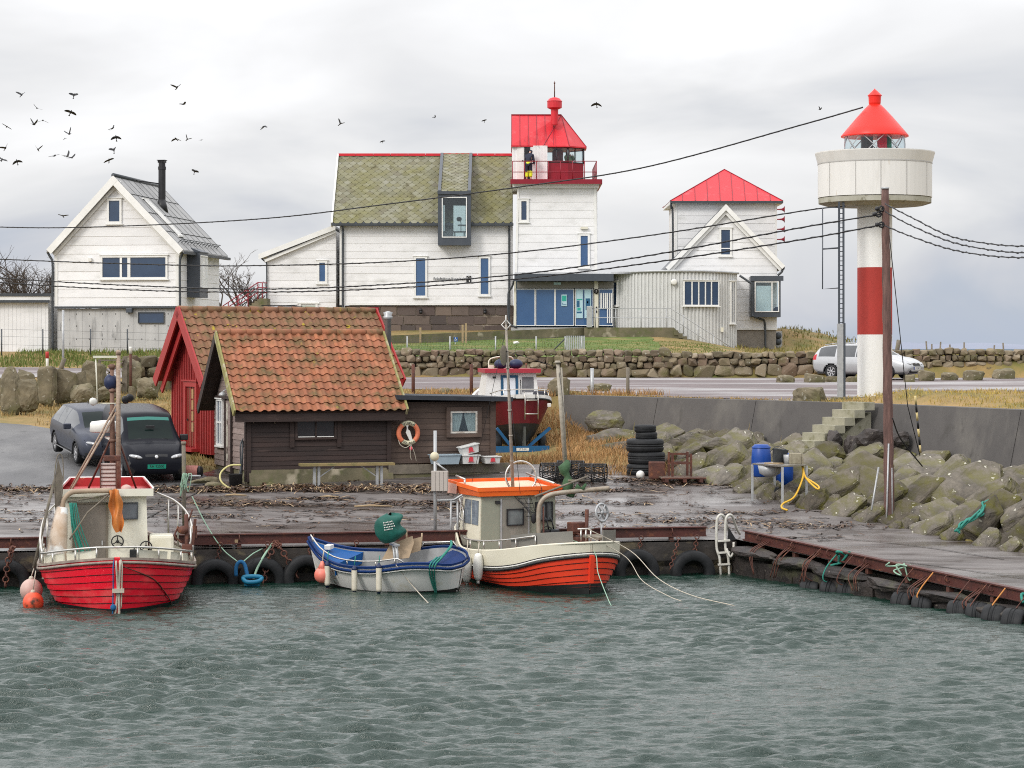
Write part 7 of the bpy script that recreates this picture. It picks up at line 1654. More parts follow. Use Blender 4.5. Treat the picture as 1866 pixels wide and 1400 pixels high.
def red_boat():
 dx,dy=-.17,.985;stem=Vector((-8.0,46.7));L=7.4
 c=Vector((stem.x+dx*L/2,stem.y+dy*L/2));rz=math.atan2(-dy,-dx)
 t=T('red_fishing_boat','red clinker fishing boat with white wheelhouse and rusty masts, moored at the left','boat',(c.x,c.y,0),rz)
 h=Hull(L,[(0,0.02),(.08,.34),(.3,.80),(.7,1.16),(1.3,1.46),(2.1,1.60),(3.4,1.63),(5,1.5),(6.3,.95),(7.1,.35),(7.4,.03)],[(0,1.08),(.5,.98),(1.5,.84),(3,.74),(4.6,.82),(6.2,1.0),(7.4,1.2)],keel=-.40,full=.26,rake=.16)
 RP=paint('red_hull_paint',(.78,.008,.028),(.66,.010,.028),scale=1.8,rough=.30,stretch=(.6,.6,1),c3=(.66,.12,.11),c3s=1.5,c3r=(.56,.78),c4=(.30,.02,.02),c4s=3,c4r=(.66,.8))
 q=MB();h.strakes(q,.30,1,7,.038);hull=q.build('hull',RP,t);q=MB();h.seams(q,.30,1,7,.038);q.build('plank_seams',mat('dark_red_caulk',(.10,.008,.012),rough=.8),hull)
 q=MB();h.skin(q,0,.325,.045,zl=lambda s:.07);q.build('bottom',BOOT,t)
 q=MB();a=h.pt(.0,.22,1);b=h.pt(0,1.0,1);q.bar(Vector((a.x+.03,0,a.z)),Vector((b.x+.03,0,b.z+.05)),.11,.12,up=(1,0,0));q.build('stem',RP,hull)
 q=MB();h.cap(q,.10,.05,dz=.0);q.tube(h.line(1,.03,-.05)[0]+h.line(1,.03,-.05)[1][::-1],.03,6,closed=True);q.build('gunwale',mat('worn_gunwale',(.36,.30,.25),(.18,.14,.12),5,.6),t)
 zd=lambda s:.42+.03*abs(s-3)
 q=MB();h.deck(q,zd);h.inner(q,zd);q.build('deck',mat('cream_deck',(.52,.49,.40),(.38,.35,.27),2,.6,c3=(.22,.16,.11),c3s=3,c3r=(.6,.75)),t)
 q=MB()
 for s0,s1 in((.15,.62),(.72,1.1),(1.25,2.2)):
  for sd in(-1,1):
   a,b=h.pt(s0,1,sd,-.10),h.pt(s1,1,sd,-.10);q=MB();q.bar(a+Vector((0,0,.12)),b+Vector((0,0,.12)),.03,.20);q.build('coaming',CREAM,t)
 q=MB();l,r=h.line(1,-.03,.27,.12,4.2,26);q.tube(l[::-1]+r,.024,6)
 for i in range(0,27,4):
  for row in(l,r):q.tube([row[i],row[i]-Vector((0,0,.27))],.02,5)
 for sd in(-1,1):
  p=[h.pt(2.2,1,sd,-.05)+Vector((0,0,.27)),h.pt(2.5,1,sd,-.02)+Vector((0,0,.62)),h.pt(3.1,1,sd,-.12)+Vector((0,0,1.02)),h.pt(4.0,1,sd,-.35)+Vector((0,0,1.22)),h.pt(5.0,1,sd,-.6)+Vector((0,0,1.25))]
  c_=cr_path(p,5);q.tube(c_,.026,6)
  for i in(5,8,11,14,17):q.tube([c_[i],Vector((c_[i].x,c_[i].y,c_[i].z-.95 if i>7 else c_[i].z-.6))],.022,5)
 q.build('rail',STAIN,t)
 X=L/2-3.35;y0,y1=-1.15,.68;zb,zt=.42,2.16
 WH=mat('wheelhouse_white',(.74,.73,.64),(.66,.64,.53),1.6,.4,c3=(.45,.38,.27),c3s=2.6,c3r=(.66,.82))
 q=MB();q.hexa([(X-2.1,y0+.12,zb),(X,y0,zb),(X,y1,zb),(X-2.1,y1-.12,zb),(X-2.15,y0+.16,zt),(X-.04,y0+.05,zt),(X-.04,y1-.05,zt),(X-2.15,y1-.16,zt)]);wh=q.build('wheelhouse',WH,t)
 q=MB();x0,x1=X-2.3,X+.14;ya,yb=y0-.08,y1+.10
 q.box(x0,x1,ya,yb,zt,zt+.07);q.box(x1-.05,x1,ya,yb,zt+.07,zt+.16);rf=q.build('roof',WH,t)
 q=MB();o=.22
 q.hexa([(x0-.2,ya+.02,zt+.07),(x0-.16,ya+.02,zt+.07),(x0-.16,yb-.02,zt+.07),(x0-.2,yb-.02,zt+.07),(x0-.2,ya+.18,zt+.27),(x0-.16,ya+.18,zt+.27),(x0-.16,yb-.18,zt+.27),(x0-.2,yb-.18,zt+.27)])
 for s,yy in((-1,ya),(1,yb)):q.hexa([(x0-.18,yy-s*.04,zt+.07),(x1-.05,yy-s*.04,zt+.07),(x1-.05,yy,zt+.07),(x0-.18,yy,zt+.07),(x0-.18,yy-s*.22,zt+.27),(x1-.05,yy-s*.04,zt+.16),(x1-.05,yy,zt+.16),(x0-.18,yy-s*.18,zt+.27)])
 q.box(x0-.16,x1-.05,ya+.05,yb-.05,zt+.071,zt+.08);q.build('roof_tray',mat('chipped_red_tray',(.42,.025,.03),(.36,.03,.03),3,.5,c3=(.55,.25,.14),c3s=6,c3r=(.66,.72)),rf)
 q=MB();q.tube([(x0-.18,ya+.17,zt+.27),(x0-.18,yb-.17,zt+.27),(x1-.04,yb,zt+.17)],.022,5);q.tube([(x0-.18,ya+.17,zt+.27),(x1-.04,ya,zt+.17)],.022,5);q.build('tray_rim',TRIM,rf)
 q=MB();q.box(X-.03,X+.02,-.90,-.24,zb+.02,1.98);d=q.build('door',mat('grey_plywood_door',(.22,.19,.16),(.17,.15,.13),2,.5,c3=(.30,.26,.22),c3s=3,c3r=(.6,.8)),wh)
 q=MB();q.box(X-.02,X+.035,-.95,-.90,zb,2.02);q.box(X-.02,X+.035,-.24,-.19,zb,2.02);q.box(X-.02,X+.035,-.95,-.19,1.985,2.03);q.build('door_frame',GREYWOOD,wh)
 q=MB();q.box(X+.02,X+.06,-.33,-.30,1.1,1.2);q.build('handle',STEEL,d)
 M=Matrix.Translation((X,0,0))@Matrix.Rotation(R(90),4,'Z')
 window(wh,M,.05,.43,1.67,2.0,-.0,.02,frame=GUTTER,proud=.035,sill=False,glass=mat('cabin_glass',(.20,.22,.24),(.10,.11,.13),1.2,.08),inset=0)
 for(yy,zz,ox)in((.01,1.18,0),(.62,1.06,.12)):
  q=MB();q.torus((X+.08+ox,yy,zz),.125,.014,(1,0,0),22,6)
  for a in(90,210,330):q.tube([(X+.06+ox,yy,zz),(X+.08+ox,yy+.12*math.cos(R(a)),zz+.12*math.sin(R(a)))],.012,5)
  q.lathe([(.03,0),(.035,.08+ox)],(X,yy,zz),10,axis=(1,0,0));q.build('handwheel',BLACK,wh)
 q=MB();q.cbox(X,X+.14,.27,.42,.72,1.0,.02);q.tube([(X+.07,.36,1.0),(X+.10,.40,1.08)],.012,5);q.build('control_lever',RUBBER,wh)
 q=MB();q.cbox(X-.6,X+.1,.70,1.22,zb,1.30,.06);q.build('side_locker',CREAM,t)
 q=MB();q.tube([(X+.55,-1.32,zb),(X+.45,-1.24,1.35),(X+.35,-1.16,1.95)],[.27,.20,.12],14);st=q.build('stack',mat('rusty_white_stack',(.58,.50,.42),(.42,.30,.2),3,.6,c3=(.72,.72,.70),c3s=1.1,c3r=(.52,.58),c4=(.25,.12,.06),c4s=5,c4r=(.64,.74)),t)
 q=MB();q.tube(cr_path([(X+.35,-1.16,1.9),(X+.34,-1.12,2.12),(X+.32,-.98,2.26),(X+.3,-.75,2.29),(X+.3,-.1,2.30)],6),.055,10);q.build('arched_pipe',mat('beige_pipe',(.40,.31,.22),(.28,.2,.14),4,.5),t)
 q=MB();q.tube([(X+.3,-.1,2.30),(X+.25,-.02,2.16)],.03,6);q.tube([(X+.28,-.10,2.28),(X+.5,-.62,1.85),(X+.6,-1.0,1.28)],.018,6);q.tube([(X+.3,-.12,2.22),(X+.3,-1.05,2.06)],.02,6);q.tube([(X+.75,-1.75,.7),(X+.45,-1.32,2.55)],.035,6);q.build('derrick_poles',GREYWOOD,t)
 q=MB();q.tube(cr_path([(X+.36,-1.30,1.95),(X+.30,-1.32,2.6),(X+.25,-1.26,3.05),(X+.22,-1.16,3.02),(X+.24,-1.14,2.6),(X+.34,-1.18,2.0)],6),.012,5)
 q.add([(X+.36,-1.30,1.95),(X+.30,-1.31,2.6),(X+.25,-1.25,3.0),(X+.24,-1.15,2.6),(X+.34,-1.19,2.0)],[(0,1,2,3,4)]);q.build('gaff_net',GREYWOOD,t)
 RM=mat('rusty_mast',(.40,.31,.23),(.22,.14,.10),7,.6,stretch=(1,1,2.5),c3=(.42,.35,.28),c3s=4,c3r=(.6,.7))
 xm=X-.75
 q=MB();q.tube([(xm,.03,zt),(xm,.03,5.25)],[.06,.048],10);q.lathe([(.06,5.22),(.06,5.30),(.02,5.33)],(xm,.03,0),10);q.build('mast',RM,t)
 q=MB();q.tube([(xm-.1,-.09,zt+.1),(xm-.1,-.11,4.95)],[.07,.045],10)
 for z in(2.9,3.3,3.9,4.4):q.lathe([(.08,z),(.08,z+.06)],(xm-.1,-.1,0),10)
 q.lathe([(.05,4.9),(.10,4.98),(.03,5.02)],(xm-.1,-.11,0),10);q.build('inner_mast',mat('brown_mast',(.24,.14,.10),(.14,.075,.055),6,.7),t)
 for a,b in(((xm+.1,-1.05,zt+.05),(xm,-.02,4.1)),((xm-.6,-.62,zt+.1),(xm-.1,-.12,3.4)),((xm-.2,.42,zt+.1),(xm-.05,.05,3.3)),((xm+.75,-1.2,1.9),(xm,-.02,3.95))):
  q=MB();q.tube([a,b],.024,6);q.build('mast_strut',RUST if a[1]>-1 else RM,t)
 q=MB();q.lathe([(.30,0),(.34,.02),(.33,.20),(.30,.24),(.05,.27)],(xm-.45,-.26,3.50),22);q.bar((xm-.35,-.22,3.40),(xm-.1,-.1,3.35),.1,.04);q.build('radome',RADOME,t)
 q=MB();q.sph((xm-.15,-.13,4.62),(.16,.16,.18),14,10);q.build('masthead_ball',NAVY,t)
 q=MB();q.tube([(xm-.1,-.55,4.15),(xm,.25,4.15)],.014,5);q.tube([(xm,-.42,4.15),(xm,-.46,5.15)],.016,5);q.box(xm-.1,xm+.04,-.52,.02,5.15,5.2);q.build('aerial_yard',CREAM,t)
 for yy,zz,m in((-.52,4.20,RADOME),(.18,4.24,BLACK),(.27,4.28,BLACK)):
  q=MB();q.lathe([(.02,-.08),(.075,-.04),(.09,.05),(.05,.07)],(xm+.03,yy,zz),10,axis=(1,.2,-.2));q.build('deck_lamp',m,t)
 q=MB();yy=-.19;q.box(xm+.35,xm+.38,yy-.16,yy+.16,zt+.10,2.86,0)
 for k in range(8):q.box(xm+.38,xm+.40,yy-.17,yy+.17,zt+.12+.088*k,zt+.138+.088*k,1)
 for s in(-.18,.16):q.box(xm+.34,xm+.41,yy+s,yy+s+.025,zt+.08,2.92,1)
 q.cbox(xm+.25,xm+.42,yy-.1,yy+.26,2.9,3.02,.02,1);q.build('rung_rack',[mat('pale_pink_board',(.62,.50,.46),rough=.5),RUST],t)
 q=MB();q.sph((xm+.6,.20,zt+.14),(.12,.12,.10),12,8);o=S('float',q,BUOYPALE,'pale pink float lying in the red roof tray','float');o.matrix_world=t.matrix_basis
 q=MB()
 def oil(u,v):
  w=lerp(.11,.07,v)+.05*math.sin(v*3.1);y=lerp(-.15,.10,v)*.4+(u-.5)*2*w;z=lerp(2.34,1.42,v)
  return(X+.34+.05*math.sin(u*9+v*5)+.03*math.sin(v*11),y+.02*math.sin(v*13+u*4),z-.06*abs(u-.55))
 q.grid(oil,14,18);q.grid(lambda u,v:oil(u,v)[0:1]and(oil(u,v)[0]-.05,oil(u,v)[1],oil(u,v)[2]),14,18,flip=True)
 o=S('oilskin',q,mat('orange_oilskin',(.62,.22,.05),(.42,.14,.04),5,.5,c3=(.08,.05,.03),c3s=3,c3r=(.66,.74)),'orange oilskin hanging from the pipe before the white wheelhouse','oilskin');o.matrix_world=t.matrix_basis
 q=MB();q.tube(cr_path([(X+.36,-.98,2.05),(X+.40,-.92,1.6),(X+.42,-.75,1.05),(X+.42,-.6,.85)],6),[.05]*18+[.03],6)if False else q.tube(cr_path([(X+.36,-.98,2.05),(X+.40,-.92,1.6),(X+.42,-.75,1.05),(X+.42,-.6,.85)],6),.04,6)
 for k in range(5):q.tube(cr_path([(X+.38,-.99+.03*k,2.05),(X+.44,-.95+.05*k,1.5),(X+.44,-.82+.07*k,.95)],5),.012,5)
 o=S('rope_bundle',q,ROPEG,'green net rope bundle hanging left of the wheelhouse door','rope');o.matrix_world=t.matrix_basis
 hh=MB();p=h.pt(2.1,1,1,-.12)
 hh.tube([p+Vector((0,0,-.2)),p+Vector((0,-.03,1.05))],.045,8);hh.sph(p+Vector((.02,-.1,.72)),(.11,.13,.09),10,7);hh.cbox(p.x-.1,p.x+.1,p.y-.12,p.y+.1,p.z+.18,p.z+.42,.03);hh.bar(p+Vector((0,.1,.4)),p+Vector((0,.16,.95)),.1,.06);hh.tube(cr_path([p+Vector((.05,-.2,.8)),p+Vector((.05,-.27,.6)),p+Vector((.05,-.12,.45))],5),.018,5);hh.tube([p+Vector((0,.02,.9)),p+Vector((0,.10,1.15))],.02,5);hh.box(p.x-.03,p.x+.03,p.y+.1,p.y+.2,p.z+.55,p.z+.8)
 hh.build('net_hauler',RUST,t)
 sx=h.pt(0,1,1).x+.12
 for i,(yy,z0,z1,m,r,lab)in enumerate(((-.08,1.0,-.35,ROPEB,.014,'dark blue rope hanging left of the red stem'),(-.02,1.05,-.05,ROPEW,.02,'pale rope down the middle of the red stem'),(.06,1.05,-.3,ROPEW,.026,'thick pale rope just right of the red stem'),(.10,1.02,.1,ROPEW,.014,'thin pale rope with shackle right of the stem'))):
  q=MB();q.tube(cr_path([(sx-.2,yy*.6,1.12),(sx,yy,z0-.06),(sx+.02-.12,yy+.03*math.sin(i*2),.5),(sx-.13,yy-.02,z1)],6),r,6)
  if i==0:q.sph((sx-.1,yy,.12),(.05,.06,.07),8,6)
  if i==3:q.box(sx-.12,sx-.02,-.10,.14,.42,.5)
  o=S('mooring_rope',q,m,lab,'rope');o.matrix_world=t.matrix_basis
 q=MB();q.tube(cr_path([(sx-.05,.12,.95),h.pt(.3,.75,1,.03),h.pt(.75,.55,1,.05),h.pt(1.3,.34,1,.08),h.pt(1.5,.2,1,.1)],6),.012,5);o=S('mooring_rope',q,RUST,'thin brown rope slanting across the right side of the red hull','rope');o.matrix_world=t.matrix_basis
 M=t.matrix_basis
 for s,z,r,m,lab in((1.9,.30,.235,BUOYPALE,'large pale pink buoy hanging at the left side of the red boat'),(1.55,.09,.215,BUOYOR,'orange and black buoy floating below the pale pink one')):
  b=T('round_buoy',lab,'buoy',M@(h.pt(s,.9,-1,r+.02)*Vector((1,1,0)).length if False else M@Vector((0,0,0))),0)
  p=M@h.pt(s,.92,-1,r*.95);b.location=(p.x,p.y-(.12 if r<.22 else 0),z)
  q=MB();q.sph((0,0,0),(r,r,r*1.04),22,14);q.build('ball',m,b);q=MB();q.lathe([(.07,r*.9),(.05,r*1.12),(.03,r*1.25)],(0,0,0),10);q.tube([(0,0,r*1.2),(.05,.02,.75-z)],.012,5);q.build('neck',ROPEW,b)
red_boat()
# ---------------------------------------------------------------- open blue and white boat
def blue_boat():
 near=Vector((-1.04,50.75));far=Vector((-4.15,52.25));d=(far-near);L=3.9;d.normalize();c=near+d*L/2
 rz=math.atan2(-d.y,-d.x);t=T('open_dinghy','white open boat with blue gunwale and blue foredeck moored between the two fishing boats','boat',(c.x,c.y,0),rz);t.rotation_euler.x=R(8)
 h=Hull(L,[(0,.03),(.06,.38),(.3,.68),(.8,.88),(1.7,.93),(2.6,.80),(3.3,.48),(3.75,.15),(3.9,.02)],[(0,.66),(.35,.76),(.9,.78),(1.8,.66),(2.8,.66),(3.4,.80),(3.9,1.06)],keel=-.32,full=.30,rake=.25,rakeb=.25)
 WHL=paint('dinghy_white',(.80,.80,.78),(.74,.74,.71),scale=1.5,rough=.35,c3=(.52,.45,.26),c3s=1.6,c3r=(.6,.8))
 BL=mat('dinghy_blue',(.004,.022,.10),(.006,.03,.125),3,.6,spec=.15);BL2=mat('foredeck_blue',(.005,.07,.24),(.007,.085,.28),3,.6,spec=.15)
 q=MB();h.skin(q,.30,1,0,nk=9);q.build('hull',WHL,t)
 q=MB();h.skin(q,0,.37,.012,zl=lambda s:.11);q.build('bottom',BOOT,t)
 q=MB();h.cap(q,.075,.045,dz=-.0,inn=.05);l,r=h.line(1,.03,-.06);q.tube(l+r[::-1],.032,6,closed=True);q.build('gunwale',BL,t)
 q=MB();l,r=h.line(1,.018,-.115);q.tube(l+r[::-1],.014,5,closed=True);q.build('rubbing_strip',RADOME,t)
 zd=lambda s:.22
 q=MB();h.deck(q,zd,.08);h.inner(q,zd,.085);q.build('floor',mat('dinghy_floor',(.28,.29,.29),(.2,.2,.2),3,.7),t)
 q=MB();h.inner(q,lambda s:stab(h.sh,s)-.16,.075);q.build('inwale',BL2,t)
 q=MB();h.deck(q,lambda s:stab(h.sh,s)-.02,.05,s0=2.85,s1=3.86);x=h.L/2-2.85;q.box(x-.02,x,-.68,.68,.40,.64);q.build('foredeck',BL2,t)
 q=MB();h.deck(q,lambda s:stab(h.sh,s)-.03,.05,s0=.05,s1=.62);q.build('stern_deck',BL,t)
 q=MB();q.box(h.L/2-3.45,h.L/2-3.3,-.09,.09,.84,.93);q.build('bollard',RADOME,t)
 q=MB();l,r=h.line(1,-.05,.15,1.15,3.8,20);q.tube([h.pt(1.0,1,-1,-.05)+Vector((0,0,.04))]+r,.018,6);q.tube([h.pt(.5,1,1,-.05)+Vector((0,0,.04)),h.pt(.62,1,1,-.05)+Vector((0,0,.15)),h.pt(1.4,1,1,-.05)+Vector((0,0,.15)),h.pt(1.5,1,1,-.05)+Vector((0,0,.04))],.018,6)
 for i in range(2,20,4):q.tube([r[i],r[i]-Vector((0,0,.15))],.014,5)
 q.build('rail',STAIN,t)
 q=MB();q.cbox(.05,.55,-.55,.25,.22,.52,.03);q.build('engine_box',TRIMB,t)
 q=MB();q.tube([(.30,.05,.3),(.27,.07,.98)],.035,8);q.tube([(.20,.10,.3),(.17,.12,.94)],.03,8);q.bar((.35,.0,.98),(.1,.16,.98),.10,.04);q.build('tiller_post',STEEL,t)
 o=T('covered_outboard','outboard motor under a dark green cover tilted up in the open boat','outboard',t.matrix_basis@Vector((.12,.06,1.16)),0);o.scale=(1.08,1.08,1.08)
 GC=mat('green_cover',(.008,.10,.075),(.006,.07,.055),4,.6,.5,9,c3=(.01,.14,.11),c3s=3,c3r=(.55,.7))
 def cov(u,v):
  pr=stab([(0,.10),(.12,.17),(.3,.22),(.55,.235),(.8,.22),(.93,.16),(1,.02)],v);z=lerp(-.12,.46,v);a=2*math.pi*u
  lx=.30*(pr/.235)*(1+.10*math.sin(5*a+v*7)*(1-v));x=lx*math.cos(a)+.05*v;
  if math.cos(a)>.2:x+=.06*math.sin(v*9.5-1)*math.cos(a)
  return(x,pr*.85*math.sin(a)*(1+.06*math.sin(7*a+v*5)*(1-v)),z+.03*math.sin(a*2)*v)
 q=MB();q.grid(cov,28,18);o.rotation_euler=(0,R(-10),R(4));q.build('cover',GC,o)
 for k,(w,z)in enumerate(((.20,.36),(.22,.31),(.24,.26),(.18,.21))):
  q=MB()
  for i in range(7):q.box(-.08+i*w/7,-.08+(i+.62)*w/7,-.212,-.185,z-.05,z-.032+(.006 if i%3==0 else 0))
  q.build('printed_line',RADOME,o)
 PLY=mat('plywood_sheet',(.44,.33,.22),(.34,.25,.16),3,.7,stretch=(1,1,3),c3=(.22,.16,.11),c3s=3,c3r=(.62,.8))
 M=t.matrix_basis
 q=MB();q.prism([(0,0,0),(.62,0,.06),(.72,0,.40),(.68,0,.56),(.18,0,.36)],(0,.02,0));o=S('plywood_panel',q,PLY,'larger plywood panel leaning in the open boat beside the green cover','panel');o.location=(-2.92,51.55,.62);o.rotation_euler=(R(-14),0,R(-6))
 q=MB();q.prism([(0,0,0),(.36,0,.10),(.40,0,.42),(.05,0,.33)],(0,.02,0));q.tube([(.05,.02,.2),(.04,.02,.58)],.02,5);q.tube([(.38,.02,.2),(.39,.02,.50)],.02,5);o=S('plywood_panel',q,PLY,'smaller yellowish plywood panel with two stakes near the stern of the open boat','panel');o.location=(-2.42,51.75,.72);o.rotation_euler=(R(-10),0,R(-4))
 FEN=[(600,1028,1066,'leftmost white cylinder fender at the bow of the open boat'),(648,1036,1077,'dirty white fender right of the pink buoy'),(695,1032,1077,'white fender at the middle of the open boat side')]
 for px,a,b,lab in FEN:
  best=min((h.L*k/60 for k in range(60)),key=lambda s:abs((M@h.pt(s,.9,-1)).x/(M@h.pt(s,.9,-1)).y*FPX+933-px));p=M@h.pt(best,.95,-1,.075)
  f=T('cylinder_fender',lab,'fender',(p.x,p.y-.02,0),0,'fenders on the open boat');z1,z0=fz(a,p.y),max(.03,fz(b,p.y))
  q=MB();q.lathe([(.03,z0-.02),(.062,z0),(.065,z0+.05),(.065,z1-.04),(.06,z1)],(0,0,0),14);q.build('body',FENDER,f)
  q=MB();q.lathe([(.066,z1-.035),(.06,z1),(.02,z1+.07)],(0,0,0),14);q.lathe([(.03,z0-.06),(.05,z0-.0),(.0651,z0+.01)],(0,0,0),12);q.build('end_cap',NAVY,f)
  q=MB();q.tube([(0,0,z1+.05),(.02,.04,stab(h.sh,best)+.14)],.012,5);q.build('lanyard',ROPEG,f)
 p=M@h.pt(3.25,.8,-1,.17);b=T('round_buoy','salmon pink buoy hanging at the left side of the open boat','buoy',(p.x,p.y-.05,.32));q=MB();q.sph((0,0,-.02),(.18,.18,.185),20,14);q.lathe([(.11,.12),(.05,.24),(.03,.29)],(0,0,0),12);q.build('ball',BUOYPINK,b);q=MB();q.tube([(0,0,.27),(.03,.08,.52)],.012,5);q.build('lanyard',ROPEW,b)
 q=MB()
 for k in range(3):q.tube(cr_path([M@(h.pt(.30+.05*k,1,-1,.0)+Vector((0,.3,.1))),M@(h.pt(.30+.05*k,1,-1,.05)),M@h.pt(.34+.04*k,.7,-1,.04),M@h.pt(.36,.2+.05*k,-1,.05)],5),.018,5)
 q.tube(cr_path([M@Vector((1.3,.75,.95)),M@Vector((1.5,.3,.92)),M@h.pt(.32,1,-1,0)],5),.03,6);S('rope_bundle',q,ROPEG,'green rope hung over the stern quarter of the open boat','rope')
 q=MB();q.tube(cr_path([M@(h.pt(1.15,1,-1,.03)+Vector((0,0,.03))),P(752,1068,50.3),P(785,1104,48.3),P(795,1112,47.8)],6),.011,5);S('mooring_rope',q,ROPEW,'pale rope from the open boat running down into the water','rope')
blue_boat()
# ---------------------------------------------------------------- orange and cream fishing boat
def orange_boat():
 a=R(25);dx,dy=-math.sin(a),math.cos(a);L=6.3;c=Vector((1.72+dx*L/2,50.15+dy*L/2));rz=math.atan2(-dy,-dx)
 t=T('orange_fishing_boat','cream fishing boat with orange clinker bottom, grey-green cabin and orange roof','boat',(c.x,c.y,0),rz);M=t.matrix_basis
 bre=[(0,.02),(.06,.30),(.25,.66),(.6,.98),(1.2,1.22),(2.2,1.34),(3.6,1.34),(4.8,1.12),(5.7,.62),(6.15,.18),(6.3,.02)]
 rub=[(0,.84),(.5,.72),(1.2,.53),(2.2,.40),(3.4,.37),(4.6,.45),(6.3,.72)]
 she=[(0,1.14),(.6,1.06),(1.4,.93),(2.4,.82),(3.5,.76),(4.2,.80),(4.6,1.06),(5.2,1.16),(6.3,1.26)]
 OP=paint('orange_red_hull',(.82,.062,.022),(.72,.05,.022),scale=2,rough=.38,c3=(.74,.16,.09),c3s=2.2,c3r=(.62,.8),c4=(.28,.03,.02),c4s=3.4,c4r=(.66,.76))
 h=Hull(L,bre,rub,keel=-.42,full=.34,rake=.10,rakeb=.2)
 q=MB();h.strakes(q,.36,1,6,.032);hull=q.build('hull',OP,t);q=MB();h.seams(q,.36,1,6,.032);q.build('plank_seams',mat('dark_brown_caulk',(.07,.012,.01),rough=.8),hull)
 q=MB();h.skin(q,0,.45,.034,zl=lambda s:.07+.17*max(0,1-s/1.6));q.build('bottom',BOOT,t)
 q=MB();p0,p1=h.pt(0,.54,1),h.pt(0,1,1);q.bar(Vector((p0.x+.02,0,p0.z)),Vector((p1.x+.04,0,p1.z+.02)),.10,.10,up=(1,0,0));q.build('stem',OP,hull)
 CR=paint('cream_bulwark',(.74,.70,.57),(.66,.62,.49),scale=1.4,rough=.4,c3=(.50,.42,.28),c3s=2,c3r=(.64,.82))
 hb=Hull(L,[(s,b*1.01+.012 if .03<s<6.28 else b)for s,b in bre],she,keel=-.42,full=.30,rake=.12,rakeb=.2)
 q=MB();ns=50;ss=[L*(.5-.5*math.cos(math.pi*i/ns))for i in range(ns+1)]
 for sd in(-1,1):
  for out,fl in((.012,1),(-.04,-1)):
   vs=[]
   for j in range(6):
    for s in ss:
     lo=h.pt(s,1,sd,out);b=max(0,stab(bre,s));hi=Vector((lo.x+.03*(1 if s<L/2 else-1)*(1-min(1,min(s,L-s)/1.2)),sd*max(0,b+out+.03*min(1,min(s,L-s)*3)),stab(she,s)));p=lo.lerp(hi,j/5);p.y=sd*max(0,p.y*sd);vs.append(p)
   q.add(vs,[(j*(ns+1)+i,j*(ns+1)+i+1,(j+1)*(ns+1)+i+1,(j+1)*(ns+1)+i)for j in range(5)for i in range(ns)],0,True)
 q.build('bulwark',CR,t)
 q=MB();top=[[],[]]
 for n_,sd in enumerate((1,-1)):
  top[n_]=[Vector((h.pt(s,1,1).x+.03*(1 if s<L/2 else-1)*(1-min(1,min(s,L-s)/1.2)),sd*(max(0,stab(bre,s))+.005),stab(she,s)))for s in ss]
 q.tube(top[0]+top[1][::-1],.028,6,closed=True);q.build('bulwark_cap',CR,t)
 for dz,r,m,nm in((.0,.030,BLACK,'rubbing_strake'),(.055,.018,RADOME,'white_line'),(.085,.012,BLACK,'black_line')):
  q=MB();l,r_=h.line(1,.025,dz);q.tube(l+r_[::-1],r,6,closed=True);q.build(nm,m,t)
 GG=mat('grey_green_cabin',(.30,.31,.24),(.25,.26,.205),1.3,.45,c3=(.38,.38,.31),c3s=2,c3r=(.6,.8));DG=mat('grey_door',(.25,.235,.20),(.20,.19,.16),1.6,.5,c3=(.32,.29,.25),c3s=3,c3r=(.6,.8))
 q=MB();h2=Hull(L,bre,she,keel=-.42,full=.3,rake=.1);h2.deck(q,lambda s:.30 if s<4.4 else stab(she,s)-.04,.07,n=60);q.build('deck',mat('grey_deck',(.30,.29,.25),(.22,.21,.18),2,.6),t)
 X=L/2-3.70;y0,y1=-.97,.97;zb,zt=.30,1.95
 q=MB();q.hexa([(X-1.35,y0+.08,zb),(X,y0,zb),(X,y1,zb),(X-1.35,y1-.08,zb),(X-1.15,y0+.12,zt),(X,y0+.03,zt),(X,y1-.03,zt),(X-1.15,y1-.12,zt)]);cb=q.build('cabin',GG,t)
 q=MB();q.hexa([(X-1.36,y0+.045,.9),(X-.02,y0-.022,.9),(X-.02,y0+.01,.9),(X-1.36,y0+.09,.9),(X-1.17,y0+.085,zt-.02),(X-.02,y0+.008,zt-.02),(X-.02,y0+.04,zt-.02),(X-1.17,y0+.13,zt-.02)]);q.build('side_panel',CR,cb)
 q=MB();q.hexa([(X-1.05,y0+.025,1.28),(X-.60,y0+.002,1.28),(X-.60,y0+.04,1.28),(X-1.05,y0+.06,1.28),(X-.98,y0+.045,1.84),(X-.60,y0+.02,1.84),(X-.60,y0+.06,1.84),(X-.98,y0+.08,1.84)]);q.hexa([(X-.52,y0-.002,1.28),(X-.12,y0-.026,1.28),(X-.12,y0+.02,1.28),(X-.52,y0+.04,1.28),(X-.52,y0+.015,1.84),(X-.12,y0-.006,1.84),(X-.12,y0+.04,1.84),(X-.52,y0+.06,1.84)]);q.build('side_window',mat('reflecting_glass',(.22,.26,.30),(.10,.12,.15),4,.06,stretch=(1,1,4)),cb)
 q=MB();x0,x1=X-1.62,X+.10;z=zt
 q.hexa([(x0+.16,y0-.02,z),(x1-.02,y0-.06,z),(x1-.02,y1+.06,z),(x0+.16,y1+.02,z),(x0,y0-.12,z+.24),(x1,y0-.10,z+.13),(x1,y1+.10,z+.13),(x0,y1+.12,z+.24)]);rf=q.build('roof',ORANGE,t)
